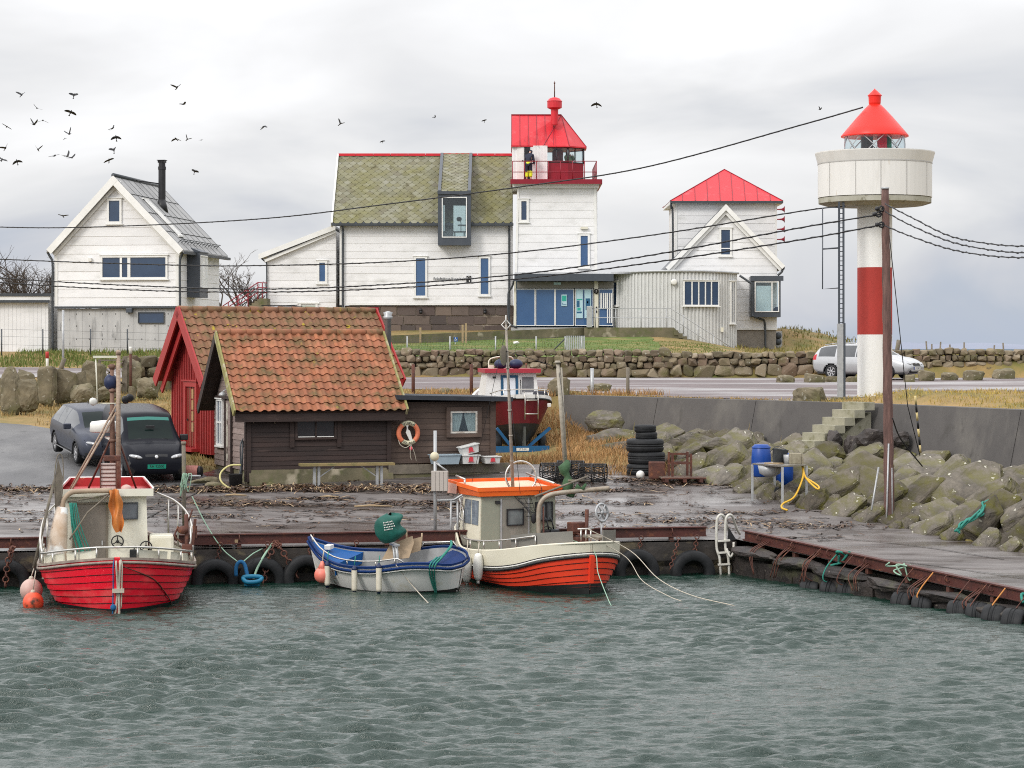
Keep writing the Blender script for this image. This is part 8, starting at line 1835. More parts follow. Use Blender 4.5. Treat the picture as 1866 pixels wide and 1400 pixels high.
 q=MB();q.hexa([(x0+.08,y0-.02,z+.15),(x1-.06,y0-.02,z+.131),(x1-.06,y1+.02,z+.131),(x0+.08,y1+.02,z+.15),(x0+.1,y0+.0,z+.245),(x1-.06,y0+.0,z+.136),(x1-.06,y1-.0,z+.136),(x0+.1,y1-.0,z+.245)]);q.build('roof_floor',mat('faded_roof',(.68,.50,.36),(.62,.42,.28),2,.6),rf)
 q=MB()
 for(a_,b_)in(((x0,y0-.12,z+.24),(x1,y0-.10,z+.13)),((x1,y0-.10,z+.13),(x1,y1+.10,z+.13)),((x1,y1+.1,z+.13),(x0,y1+.12,z+.24)),((x0,y1+.12,z+.24),(x0,y0-.12,z+.24))):
  q.bar(Vector(a_)+Vector((0,0,.03)),Vector(b_)+Vector((0,0,.03)),.03,.09)
 q.build('roof_edge',ORANGE,rf)
 q=MB();q.hexa([(x0-.004,y0-.13,z+.0),(x0+.5,y0-.13,z+.0),(x0+.5,y0-.118,z+.0),(x0-.004,y0-.118,z+.0),(x0-.02,y0-.135,z+.26),(x0+.55,y0-.135,z+.22),(x0+.55,y0-.12,z+.22),(x0-.02,y0-.12,z+.26)]);q.hexa([(x0-.03,y0-.12,z+.26),(x0+.0,y0-.12,z+.0),(x0+.0,y1+.12,z+.0),(x0-.03,y1+.12,z+.26),(x0-.012,y0-.12,z+.26),(x0+.02,y0-.12,z+.0),(x0+.02,y1+.12,z+.0),(x0-.012,y1+.12,z+.26)]);q.build('visor',mat('faded_pink_visor',(.72,.42,.34),(.66,.36,.28),3,.5),rf)
 q=MB()
 for yy in(y0+.05,y1-.05):
  q.tube([(x0+.1,yy,z+.42),(x0+.75,yy,z+.34),(x1-.1,yy,z+.26)]if yy>0 else[(x0+.1,yy,z+.40),(x0+.62,yy,z+.34)],.025,6);q.tube([(x0+.6,yy,z+.16),(x0+.6,yy,z+.35)],.025,6)
 q.build('roof_rail',STAIN,rf)
 f=R(90);MX=Matrix.Translation((X,0,0))@Matrix.Rotation(f,4,'Z')
 q=MB();q.box(X-.02,X+.025,-.44,.22,zb,1.86);d=q.build('door',DG,cb)
 q=MB();q.box(X,X+.035,-.48,-.44,zb,1.88);q.box(X,X+.035,.22,.26,zb,1.88);q.build('door_frame',STEEL,cb)
 WG=mat('cabin_window_glass',(.08,.09,.095),(.20,.22,.22),2.2,.08)
 window(d,MX,-.30,.08,1.28,1.62,-.038,.025,frame=BLACK,proud=.03,sill=False,glass=WG,inset=0);window(cb,MX,.44,.84,1.36,1.76,-.014,.025,mull=[(.70,.05)],frame=BLACK,proud=.03,sill=False,glass=WG,inset=0)
 q=MB();q.torus((X+.05,.15,.92),.05,.012,(0,1,0),12,5);q.build('handle',STEEL,d)
 q=MB();q.cbox(X,X+.12,.60,.76,.98,1.14,.03);q.torus((X+.10,.68,1.06),.15,.012,(1,0,0),20,5);q.build('winch_head',TRIMB,cb)
 q=MB()
 for yy in(.80,.93):q.tube([(X+.05,yy-.05,1.14),(X+.12,yy-.14,1.38)],.018,5);q.lathe([(.02,0),(.03,.06),(.02,.12)],(X+.11,yy-.13,1.32),8,axis=(.2,-.5,.9))
 q.cbox(X+.02,X+.16,.76,.98,.3,1.14,.02);q.build('levers',GUTTER,t)
 q=MB();q.box(X-.0,X+.06,-.60,-.50,1.77,1.84);q.build('deck_light',BLACK,cb)
 q=MB();q.tube(cr_path([(X+.35,.34,zb),(X+.35,.34,1.0),(X+.35,.34,1.55),(X+.36,.40,1.80),(X+.42,.56,1.95),(X+.55,.85,2.02),(X+.9,1.6,2.10),(X+1.0,1.85,2.12)],6),.055,10);q.build('gantry_pipe',mat('worn_steel_pipe',(.36,.33,.27),(.24,.19,.14),5,.5,metal=.2),t)
 q=MB();q.tube([(X+.36,.47,zb),(X+.36,.46,1.7)],.022,6);q.build('red_pipe',RUST,t)
 q=MB();q.torus((X-.2,.15,zt+.42),.36,.022,(.95,-.3,.1),30,6);q.build('net_hoop',STAIN,t)
 NET=mat('black_netting',(.01,.01,.012),(.02,.02,.022),9,.8);q=MB()
 for k in range(9):a_=R(180+k*22);p0=Vector((X-.2+.1*math.cos(a_),.15+.34*math.cos(a_),zt+.40+.30*math.sin(a_)));q.tube(cr_path([p0,p0+Vector((.25,.03,-.25)),Vector((X+.28,.14+.03*k,1.55)),Vector((X+.32,.22+.01*k,1.40))],4),.008,4)
 for k in range(6):q.tube([Vector((X+.02+.05*k,-.08+.03*k+.0,1.98-.1*k)),Vector((X+.05+.05*k,.30,1.96-.1*k))],.007,4)
 q.sph((X+.30,.24,1.42),(.05,.07,.12),8,6);q.build('landing_net',NET,t)
 q=MB();near=[Vector((p.x,p.y+.05,max(p.z,.74)+.22))for p in top[1]];i0=min(range(ns+1),key=lambda i:abs(ss[i]-.75));i1=min(range(ns+1),key=lambda i:abs(ss[i]-4.1))
 q.tube(near[i0:i1+1],.022,6)
 for i in range(i0,i1+1,4):q.tube([near[i],near[i]-Vector((0,0,.24))],.018,5)
 q.build('side_rail',STAIN,t)
 q=MB()
 for sd in(-1,1):
  a_,b_=hb.pt(.10,1,sd,-.05),hb.pt(1.55,1,sd,-.12);mid=hb.pt(.7,1,sd,-.1);q.bar(a_+Vector((-.05,0,.13)),mid+Vector((0,0,.15)),.02,.26);q.bar(mid+Vector((0,0,.15)),b_+Vector((0,0,.17)),.02,.28);q.build('steel_bulwark_plate',PLT,t);q=MB()
 q=MB()
 for yy in(-.12,0,.12):q.tube([(L/2-.25,yy,1.1),(L/2-.25,yy,1.42)],.018,5)
 q.tube([(L/2-.25,-.2,1.42),(L/2-.25,.2,1.42)],.02,5);q.build('stem_rail',STAIN,t)
 q=MB();pl=[Vector((L/2-s,-b,z_))for s,b,z_ in((4.65,.98,1.05),(4.66,.98,1.55),(5.0,.9,1.72),(5.5,.7,1.80),(5.8,.35,1.78),(5.6,-.1,1.7))];q.tube(cr_path(pl,6),.022,6);pl2=[Vector((L/2-s,-b,z_))for s,b,z_ in((4.66,.98,1.32),(5.2,.86,1.42),(5.7,.45,1.50),(5.8,.2,1.5))];q.tube(cr_path(pl2,6),.018,6)
 for s,b in((5.0,.9),(5.5,.68),(5.78,.35)):q.tube([(L/2-s,-b,1.1),(L/2-s,-b,1.74)],.018,5)
 q.build('fore_rail',STAIN,t)
 q=MB();p=Vector((L/2-2.0,1.28,0));q.tube([p+Vector((0,0,.8)),p+Vector((0,0,1.55))],.02,6);q.build('hauler_post',STEEL,t)
 q=MB();q.torus(p+Vector((.02,0,1.62)),.20,.03,(.9,.35,.1),24,6);q.lathe([(.05,-.02),(.05,.03)],p+Vector((.02,0,1.62)),10,axis=(.9,.35,.1))
 for k in range(6):a_=R(60*k);q.tube([p+Vector((.02,0,1.62)),p+Vector((.02-.06*math.cos(a_),.19*math.cos(a_),1.62+.19*math.sin(a_)))],.022,5)
 q.build('hauler_wheel',STEEL,t)
 q=MB();p=Vector((L/2-2.9,1.22,0));q.cbox(p.x-.2,p.x+.2,p.y-.22,p.y+.1,.75,1.02,.03);q.cbox(p.x-.15,p.x+.15,p.y-.3,p.y+.1,1.12,1.35,.03);q.tube([p+Vector((.2,.02,.7)),p+Vector((.2,.05,1.65))],.045,6);q.tube([p+Vector((-.3,-.3,.9)),p+Vector((.2,0,1.2))],.03,5);q.torus(p+Vector((.1,-.2,.98)),.13,.025,(.8,-.4,0),16,6);q.build('winch',RUST,t)
 q=MB();q.cbox(L/2-1.5,L/2-.7,.55,.95,1.12,1.18,.01);q.build('hatch_lid',GREYWOOD,t)
 q=MB();pm=Vector((X-.35,.02,zt));pt_=M.inverted()@P(922,592,53.0);q.tube([pm,pm.lerp(pt_,.5),pt_],[.045,.036,.028],8)
 for u in(.2,.35,.5,.62,.75):q.lathe([(.048,-.015),(.048,.015)],pm.lerp(pt_,u),8,axis=(pt_-pm))
 ms=q.build('mast',mat('grey_mast',(.38,.34,.29),(.26,.22,.18),6,.6,stretch=(1,1,2)),t)
 q=MB();dv=Vector((0,1,0));cnt=pt_;s_=.115;q.tube([cnt+Vector((0,0,s_)),cnt+Vector((0,s_,0)),cnt-Vector((0,0,s_)),cnt-Vector((0,s_,0))],.016,5,closed=True);q.tube([cnt,cnt+Vector((0,0,.22))],.014,5);q.build('diamond_topmark',RADOME,ms)
 q=MB();c2=M.inverted()@P(918,648,53.0);q.lathe([(.02,-.01),(.20,-.01),(.20,.01),(.02,.01)],c2,18,axis=(.2,.98,0))if False else q.sph(c2,(.02,.10,.24),12,8);q.build('radar_reflector',GREYWOOD,ms)
 q=MB();a_=M.inverted()@P(1030,852,53.8);b_=M.inverted()@P(1016,662,53.8);q.tube([a_,b_],[.05,.045],8);q.tube([a_+Vector((0,.03,0)),b_+Vector((0,.09,-.1))],.028,6);q.lathe([(.09,0),(.05,.06)],b_,8);q.build('derrick_boom',mat('silvered_pole',(.42,.38,.31),(.28,.25,.2),6,.6,stretch=(1,1,2)),t)
 q=MB();s0=M.inverted()@P(1029,838,53.7);s1=M.inverted()@P(1036,900,53.5);rr=random.Random(2);pa=[s0.lerp(s1,k/8)+Vector((0,rr.uniform(-.04,.04),0))for k in range(9)];q.tube(pa,[.04,.09,.13,.11,.07,.12,.13,.09,.04],12)
 s2=M.inverted()@P(1068,884,53.3);q.tube([s1.lerp(s2,k/6)+Vector((0,0,-.05*math.sin(k*1.6)))for k in range(7)],[.06,.09,.05,.08,.05,.04,.02],10);q.v=[tuple(Vector(v)+.055*mnoise.noise_vector(Vector(v)*7))for v in q.v];q.build('rolled_sail',mat('green_sailcloth',(.055,.12,.055),(.03,.07,.03),7,.8,.8,10),t)
 q=MB();q.tube([M.inverted()@P(975,905,52.6),M.inverted()@P(1072,868,53.4)],.026,6);q.tube([M.inverted()@P(1035,876,53.4),M.inverted()@P(1076,876,53.4)],.026,6);q.build('sprit',GREYWOOD,t)
 q=MB()
 for p_,q_ in(((922,600,53),(860,880,54.3)),((922,640,53),(1018,670,53.8)),((1017,665,53.8),(1048,890,53.2)),((922,640,53),(948,900,52.5))):q.tube([M.inverted()@P(*p_),M.inverted()@P(*q_)],.006,4)
 q.build('stays',WIRE,t)
 for px,a_,b_,lab in((861,1012,1062,'left one of two plump white fenders on the orange boat'),(880,1008,1058,'right one of two plump white fenders on the orange boat')):
  s_=min((L*k/80 for k in range(80)),key=lambda s:abs((M@h.pt(s,1,-1)).x/(M@h.pt(s,1,-1)).y*FPX+933-px));p=M@h.pt(s_,1,-1,.13);f_=T('plump_fender',lab,'fender',(p.x,p.y-.03,0),0,'fenders on the orange boat');z1,z0=fz(a_,p.y),fz(b_,p.y)
  q=MB();n_=10;q.lathe([(.02,z0)]+[(.115*math.sin(math.pi*(.12+.76*k/n_))**.45,lerp(z0+.02,z1-.02,k/n_))for k in range(n_+1)]+[(.02,z1)],(0,0,0),16);q.lathe([(.03,z0-.07),(.035,z0)],(0,0,0),8);q.build('body',RADOME,f_);q=MB();q.tube([(0,0,z1),(.02,.12,.98)],.014,5);q.build('lanyard',ROPEW,f_)
 def line(pts,m,r,lab):q=MB();q.tube(cr_path(pts,7),r,5);S('mooring_rope',q,m,lab,'rope')
 p0=M@Vector((L/2-.15,0,1.42))
 line([M@Vector((L/2-.9,-.55,1.28)),P(1078,1000,50.3),P(1090,1045,49.0),P(1108,1092,47.6),P(1114,1104,47.2)],ROPELG,.010,'pale green rope dropping from the stem of the orange boat into the water')
 line([p0,P(1150,1005,50.6),P(1200,1055,49.2),P(1260,1085,48.2),P(1338,1104,47.4)],ROPEW,.010,'upper of two pale ropes slanting from the orange boat over the water')
 line([p0+Vector((0,0,-.15)),P(1140,1015,50.4),P(1170,1058,49.4),P(1215,1085,48.4),P(1242,1096,47.9)],ROPEW,.009,'lower of two pale ropes slanting from the orange boat over the water')
orange_boat()
# ---------------------------------------------------------------- maroon boat on a trailer
def maroon_boat():
 a=R(12);dx,dy=-math.sin(a),math.cos(a);L=6.0;st=Vector((fx(957,72.3),72.3));c=st+Vector((dx,dy))*L/2;rz=math.atan2(-dy,-dx);zg=1.98
 t=T('beached_cabin_boat','maroon and white cabin boat standing on a blue trailer behind the annex','boat',(c.x,c.y,zg+.16),rz);M=t.matrix_basis
 h=Hull(L,[(0,.30),(.08,.62),(.3,.84),(.8,.98),(2,1.06),(3.6,1.0),(5,.6),(5.8,.15),(6,.02)],[(0,1.66),(.6,1.52),(1.6,1.42),(3.4,1.46),(5,1.66),(6,1.9)],keel=.0,full=.42,rake=.30,rakeb=.8)
 MP=paint('maroon_hull',(.15,.012,.022),(.12,.010,.02),scale=2,rough=.4,c3=(.20,.035,.04),c3s=2,c3r=(.6,.8))
 q=MB();h.skin(q,.50,1,0,nk=8);q.add([h.pt(0,k/8*.5+.5,1)for k in range(9)]+[h.pt(0,k/8*.5+.5,-1)for k in range(8,-1,-1)],[tuple(range(18))]);q.build('hull',MP,t)
 q=MB();h.skin(q,0,.515,.006,nk=8);q.add([h.pt(0,k/8*.515,1)+Vector((.004,0,0))for k in range(9)]+[h.pt(0,k/8*.515,-1)+Vector((.004,0,0))for k in range(8,-1,-1)],[tuple(range(18))]);q.build('bottom',BOOT,t)
 q=MB();h.cap(q,.09,.12,dz=-.02);e=[h.pt(0,1,-1),h.pt(0,1,1)];q.bar(e[0]+Vector((0,0,.04)),e[1]+Vector((0,0,.04)),.10,.12);q.build('gunwale',mat('boat_white',(.74,.74,.72),(.67,.67,.65),2,.4),t)
 q=MB();l,r=h.line(1,.035,-.03);q.tube(l[::-1]+r,.03,6);q.build('rubbing_strake',BLACK,t)
 WB=bpy.data.materials['boat_white']
 q=MB();h.deck(q,lambda s:1.12,.06);q.build('deck',WB,t)
 X=L/2-1.95;z0,z1=1.12,2.42
 q=MB();q.hexa([(X-2.4,-.74,z0),(X,-.95,z0),(X,.95,z0),(X-2.4,.74,z0),(X-2.0,-.6,z1),(X-.10,-.80,z1),(X-.10,.80,z1),(X-2.0,.6,z1)]);cb=q.build('cabin',WB,t)
 q=MB();q.hexa([(X-2.1,-.72,z1),(X+.12,-.92,z1),(X+.12,.92,z1),(X-2.1,.72,z1),(X-2.1,-.72,z1+.13),(X+.12,-.92,z1+.13),(X+.12,.92,z1+.13),(X-2.1,.72,z1+.13)]);q.build('roof',mat('faded_red_roof',(.40,.03,.05),(.34,.03,.045),3,.5),t)
 B2=mat('blue_door_frame',(.008,.07,.15),rough=.5)
 def wq(qb,ya,yb,za,zb_,o=.012,th=.02):
  f_=lambda z:X-.10*(z-z0)/(z1-z0)
  qb.hexa([(f_(za)+o-th,ya,za),(f_(za)+o,ya,za),(f_(za)+o,yb,za),(f_(za)+o-th,yb,za),(f_(zb_)+o-th,ya,zb_),(f_(zb_)+o,ya,zb_),(f_(zb_)+o,yb,zb_),(f_(zb_)+o-th,yb,zb_)])
 q=MB();wq(q,-.28,.12,z0,2.26);d=q.build('door',mat('pale_blue_white',(.66,.70,.74),rough=.4),cb)
 q=MB();wq(q,-.36,-.282,z0,2.34,.03);wq(q,.122,.20,z0,2.34,.03);wq(q,-.282,.122,2.262,2.34,.03);q.build('door_frame',B2,cb)
 q=MB();wq(q,.34,.72,1.80,2.28,.014);q.build('window',mat('cabin_window',(.11,.11,.12),(.18,.18,.19),3,.1),cb)
 q=MB();wq(q,-.62,-.52,2.24,2.30,.02);q.tube([(X+.03,.30,1.3),(X-.03,.28,2.2)],.015,5);q.sph((X+.05,.58,1.58),.06,8,6);q.build('fittings',BLACK,cb)
 q=MB();q.cbox(L/2-1.0,L/2-.45,.45,.85,1.45,1.86,.10);q.build('folded_hood',mat('dark_hood',(.03,.032,.045),(.045,.047,.06),4,.8),t)
 q=MB();q.tube(cr_path([h.pt(2.2,1,1,-.05)+Vector((0,0,.30)),h.pt(.9,1,1,-.05)+Vector((0,0,.30)),h.pt(.15,1,1,-.1)+Vector((0,0,.28)),h.pt(.15,1,-1,-.1)+Vector((0,0,.28)),h.pt(.9,1,-1,-.05)+Vector((0,0,.3))],6),.02,6)
 for s_,sd in((2,1),(1.2,1),(.5,1),(.15,1),(.15,-1),(.5,-1)):p=h.pt(s_,1,sd,-.06);q.tube([p,p+Vector((0,0,.29))],.016,5)
 q.build('stern_rail',STAIN,t)
 q=MB();
 for yy in(-.02,.40):q.tube([(L/2-.05,yy,1.85),(L/2+.08,yy,1.70),(L/2+.06,yy,.98)],.022,6)
 for zz in(1.58,1.15):q.tube([(L/2+.08,-.02,zz),(L/2+.08,.40,zz)],.022,6)
 q.build('stern_ladder',STAIN,t)
 q=MB();q.cbox(L/2-.06,L/2+.0,.72,.84,1.36,1.48,.02);q.build('vent',RADOME,t)
 q=MB();q.box(L/2-.35,L/2-.05,-.035,.035,.0,.75);q.lathe([(.03,0),(.05,.2)],(L/2-.4,0,.25),8,axis=(1,0,0))
 for k in range(3):a_=R(120*k+20);q.bar((L/2-.36,0,.25),(L/2-.34,.18*math.cos(a_),.25+.18*math.sin(a_)),.08,.02)
 q.build('rudder',mat('dull_bronze',(.09,.10,.09),(.05,.05,.05),5,.5),t)
 q=MB();q.tube(cr_path([(X-.9,-.6,z1+.13),(X-1.0,-.5,z1+.45),(X-1.1,.2,z1+.5),(X-1.2,.3,z1+.13)],6),.022,6);q.box(X-.6,X-.5,-.65,-.5,z1+.13,z1+.25);q.build('roof_frame',CREAM,cb)
 for yy,lab in((-.28,'left dark blue fender ball lying on the red roof of the beached boat'),(.22,'right dark blue fender ball lying on the red roof of the beached boat')):
  q=MB();q.sph((0,0,0),(.22,.20,.16),16,10);o=S('fender_ball',q,NAVY,lab,'fender');o.location=M@Vector((X-.45,yy,z1+.28))
 tr=T('boat_trailer','blue boat trailer carrying the maroon cabin boat in the dry grass','trailer',(c.x,c.y,zg),rz);TB=mat('trailer_blue',(.010,.085,.20),(.012,.10,.24),3,.45)
 q=MB();q.box(L/2-.15,L/2+.0,-1.05,.78,.10,.30);q.build('rear_beam',TB,tr)
 q=MB()
 for sd in(-1,1):q.bar((L/2-.3,sd*.10,.16),(-L/2,sd*.08,.3),.1,.12)
 q.build('frame',TB,tr)
 for sd in(-1,1):
  q=MB();q.bar((L/2-.25,sd*.28-.12,.28),(L/2-.25,sd*.86,.86),.10,.09);q.build('bunk_arm',TB,tr)
  q=MB();q.lathe([(.18,-.1),(.32,-.1),(.34,-.05),(.34,.05),(.32,.1),(.18,.1)],(L/2-.9,sd*.72-.0,.34),22,axis=(0,1,0));w=q.build('wheel',RUBBER,tr);q=MB();q.lathe([(.18,-.06),(.18,.06)],(L/2-.9,sd*.72,.34),16,axis=(0,1,0));q.build('rim',STEEL,w)
 plate(tr,L/2+.001,.20,.40,.09,RADOME,'LT 3181',BLACK,y=-.08)
maroon_boat()
# ================================================================ SMALL THINGS ON AND BEHIND THE QUAY
def tyre_mb(Ro,Ri,w,axis,c=(0,0,0),groove=True):
 q=MB();h=w/2;sh=(Ro-Ri)
 q.lathe([(Ri,-h*.7),(Ri+sh*.12,-h*.95),(Ri+sh*.45,-h*1.05),(Ri+sh*.82,-h*.95),(Ro-.01,-h*.7),(Ro,-h*.35),(Ro,-h*.30),(Ro-.012,-h*.29),(Ro-.012,-h*.05),(Ro,-h*.04),(Ro,h*.04),(Ro-.012,h*.05),(Ro-.012,h*.29),(Ro,h*.30),(Ro,h*.35),(Ro-.01,h*.7),(Ri+sh*.82,h*.95),(Ri+sh*.45,h*1.05),(Ri+sh*.12,h*.95),(Ri,h*.7)],c,40,axis=axis,cap=False)
 o=len(q.v);n=40;k=20
 q.f+=[((k-1)*n+i,(k-1)*n+(i+1)%n,(i+1)%n,i)for i in range(n)];q.m+=[0]*n;q.s+=[True]*n
 return q
def quay_tyres():
 rnd=random.Random(6);labs={12:'tyre fender left of the red boat, cut by the edge',392:'tyre fender right of the red boat, under the low quay bench',478:'middle tyre fender of three, left of the open boat',558:'tyre fender just left of the open boat bow',640:'tyre fender mostly hidden behind the open boat',1160:'tyre fender just right of the orange boat stem',1262:'tyre fender nearest the white quay ladder'}
 for px,lab in labs.items():
  X=fx(px,53.0)
  for _ in range(4):X=fx(px,yq(X)-.16)
  o=S('tyre_fender',tyre_mb(.54,.29,.30,(0,1,0)),RUBBER,lab,'tyre','tyres hung along the quay front');o.location=(X,yq(X)-.20,.06+rnd.uniform(-.03,.05));o.rotation_euler=(R(rnd.uniform(-4,2)),rnd.uniform(0,3),math.atan(.191)+rnd.uniform(-.05,.05))
  ch=MB();a=Vector((X+.12,yq(X)-.05,.92));b=Vector((X+.05,yq(X)-.16,.52))
  for k in range(5):ch.torus(a.lerp(b,(k+.5)/5),.05,.014,(1,0,0)if k%2 else(.3,1,0),10,5)
  S('tyre_chain',ch,RUST,'rusty chain above the '+lab.split(',')[0],'chain','chains of the tyre fenders')
 arm=[(1477,1061,.6,'first small tyre from the corner'),(1515,1066,.9,'second small tyre from the corner'),(1548,1070,1,'third small tyre from the corner'),(1645,1089,.9,'fourth small tyre from the corner'),(1682,1095,.9,'fifth small tyre from the corner'),(1750,1106,1,'sixth small tyre from the corner'),(1783,1111,1,'seventh small tyre from the corner'),(1812,1117,1.05,'eighth small tyre from the corner'),(1850,1124,1.05,'last small tyre at the right edge')]
 for px,py,s,lab in arm:
  Y=ZC*FPX/(py+10-HY);X=fx(px,Y)
  o=S('floating_tyre',tyre_mb(.29*s,.17*s,.42,(1,0,0)),RUBBER,lab+', half sunk along the right quay arm','tyre','small tyres along the quay arm');o.location=(X,Y,-.03);o.rotation_euler=(rnd.uniform(0,3),R(rnd.uniform(-4,6)),R(-28)+rnd.uniform(-.2,.2))
  c=C0+ad*max(.6,(Vector((X,Y,0))-C0).dot(ad));zt=zslab(c.x,c.y)
  m=ROPEO if px in(1682,1812)else ROPEG if px in(1515,)else RUST
  q=MB();q.tube(cr_path([c+Vector((0,0,zt+.22)),c+an*.32+Vector((0,0,zt-.1)),c+an*.45+Vector((.04,0,zt*.4)),Vector((X+.1,Y,.12))],5),(.012 if m is RUST else .016),5)
  S('tyre_rope',q,m,'hanging line of the '+lab,'rope','lines down the quay arm')
 for s,m,lab,r in((4.4,ROPEG,'green rope knotted round the rusty rail of the quay arm, nearest the corner',.03),(6.6,ROPELG,'pale green rope loop on the rail of the quay arm',.02),(10.9,ROPEG,'dark green rope knot on the rail near the right edge',.035)):
  c=C0+ad*s-an*.1;zt=zslab(c.x,c.y);q=MB();rr=random.Random(int(s*9))
  pts=[c+ad*rr.uniform(-.3,.3)+an*rr.uniform(-.1,.3)+Vector((0,0,zt+rr.uniform(-.1,.3)))for _ in range(9)];q.tube(cr_path(pts,5),r,5);S('rope_knot',q,m,lab,'rope')
 for s in(1.2,2.2,3.3,5.2,7.4,9.2,12.0):
  c=C0+ad*s;zt=zslab(c.x,c.y);q=MB();rr=random.Random(int(s*7))
  for k in range(3):q.tube(cr_path([c-an*.05+ad*.1*k+Vector((0,0,zt+.1)),c+an*.34+ad*(.1*k+rr.uniform(-.1,.1))+Vector((0,0,zt-.15)),c+an*.36+ad*(.1*k+rr.uniform(-.15,.15))+Vector((0,0,.1))],5),.013,5)
  S('hanging_chain',q,RUST,'bundle of rusty chain hanging down the stone face of the right quay arm','chain','rusty chains on the quay arm')
quay_tyres()
def quay_things():
 def chain(pts,lab,s=.065):
  q=MB();path=cr_path(pts,12);L=0;last=None;k=0
  acc=0
  for a,b in zip(path,path[1:]):
   acc+=(b-a).length
   if acc>=s*1.55:
    acc=0;d=(b-a).normalized();side=d.cross(Vector((0,1,0))).normalized()if k%2 else d.cross(d.cross(Vector((0,1,0)))).normalized();q.torus(b,s,s*.28,side,10,5);k+=1
  S('rusty_chain',q,RUST,lab,'chain')
 Yc=lambda px:yq(fx(px,53))-.25
 chain([P(505,985,53.2),P(497,1000,Yc(497)),P(486,1030,Yc(486)),P(480,1062,Yc(480))],'thick rusty chain hanging beside the middle tyre fender');chain([P(503,985,53.2),P(512,1000,Yc(512)),P(530,1030,Yc(530)),P(545,1056,Yc(545))],'rusty chain slanting right over the tyre fender by the open boat')
 chain([P(25,995,51.7),P(18,1010,51.3),P(12,1040,51.3),P(10,1068,51.3)],'rusty chain hanging at the far left beyond the red boat')
 chain([P(1238,975,54.4),P(1232,1000,54.2),P(1222,1035,54.1)],'short rusty chain between the two right-hand tyre fenders',.045)
 q=MB();rr=random.Random(3);pts=[P(502+rr.uniform(-9,9),992+rr.uniform(-8,8),53.0)for _ in range(14)];q.tube(cr_path(pts,5),.03,5);S('rope_tangle',q,RUST,'tangle of rusty chain and rope heaped on the rail between tyres','tangle')
 q=MB();q.tube(cr_path([P(497,990,53.0),P(480,1015,52.6),P(468,1038,52.5),P(462,1056,52.4)],6),.03,6);S('mooring_rope',q,ROPELG,'pale green rope slanting down from the chain tangle to the blue float','rope')
 q=MB();q.tube(cr_path([P(430,1050,52.3),P(431,1032,52.3),P(438,1024,52.3),P(446,1030,52.3),P(451,1050,52.2)],6),.045,7);S('blue_rope',q,ROPEB,'thick blue rope hoop hanging before the left tyre fender','rope')
 q=MB();q.tube(cr_path([P(443,1054,52),P(450,1051,52.0),P(470,1051,52),P(477,1054,52.0),P(470,1060,51.8),P(450,1061,51.8)],5,closed=True),.05,8,closed=True);q.cbox(fx(446,52),fx(474,52),51.85,52.1,.0,.12,.04);S('blue_float',q,mat('blue_float',(.005,.12,.22),(.006,.16,.28),4,.5),'flat blue plastic float on the water between tyres','float')
 q=MB();q.tube(cr_path([P(350,905,53.4),P(375,955,52.9),P(405,1000,52.6),P(433,1024,52.3)],6),.014,5);q.tube(cr_path([P(478,1000,52.9),P(460,1010,52.5),P(443,1024,52.3)],6),.014,5);S('mooring_rope',q,ROPELG,'thin pale line from the thin pole down to the blue rope hoop','rope')
 Y=yq(-7.3)+.6;t=T('mooring_pole','thin weathered pole with cross arm and green rope right of the red boat','pole',(fx(336,Y),Y,.8),wc=True)
 q=MB();q.tube([(fx(336,Y),Y,.75),(fx(334.5,Y),Y,fz(808,Y))],.045,8);q.lathe([(.06,-.03),(.06,.04)],(fx(334.5,Y),Y,fz(808,Y)),8);q.build('pole',GREYWOOD,t)
 q=MB();q.tube([(fx(336,Y),Y-.03,fz(867,Y)),(fx(366,Y),Y-.03,fz(867.5,Y))],.025,6);q.build('cross_arm',STEEL,t)
 q=MB();rr=random.Random(8)
 for k in range(9):x=fx(336+rr.uniform(-3,14),Y);q.tube(cr_path([(fx(340,Y),Y-.05,fz(868,Y)),(x,Y-.09,fz(864,Y)),(x+rr.uniform(-.1,.02),Y-.1,fz(rr.uniform(880,905),Y)),(fx(338,Y),Y-.07,fz(872,Y))],5),.012,4)
 S('rope_coil',q,ROPELG,'pale green rope coil hung over the arm of the thin pole','rope')
 Y=yq(-6.4)+.25;t=T('plank_bench','low plank bench with steel frame on the quay edge right of the red boat','bench',(fx(393,Y),Y,.8),wc=True)
 q=MB();q.box(fx(351,Y),fx(435,Y),Y-.14,Y+.16,fz(988,Y)-.02,fz(984,Y)+.02);q.build('seat',PALEWOOD,t)
 for px in(355,384,427):
  q=MB();q.box(fx(px,Y)-.03,fx(px,Y)+.03,Y-.1,Y-.04,.72,fz(988,Y)-.02);q.box(fx(px,Y)-.03,fx(px,Y)+.03,Y+.08,Y+.13,.72,fz(988,Y)-.02);q.build('leg',STEEL,t)
 Y=yq(-1.8)+.35;X=fx(793,Y);t=T('power_box_post','grey service box on a thin post between the open boat and the orange boat','post',(X,Y,.8),wc=True)
 q=MB();q.tube([(X,Y,.78),(X,Y,fz(785,Y))],.04,8);q.tube([(X,Y-.02,fz(785,Y)),(fx(740+40,Y)+.5,Y,fz(783,Y))],.01,4)if False else None;q.build('post',STEEL,t)
 q=MB();q.cbox(fx(786,Y),fx(817,Y),Y-.16,Y-.02,fz(895,Y),fz(858,Y),.012);b=q.build('box',mat('grey_box_paint',(.40,.36,.32),(.34,.31,.28),4,.5),t)
 q=MB()
 for k in range(4):q.box(fx(787.5+7.2*k,Y),fx(794+7.2*k,Y),Y-.172,Y-.158,fz(894,Y),fz(859,Y))
 q.build('box_slats',mat('box_slat',(.44,.40,.36),rough=.5),b)
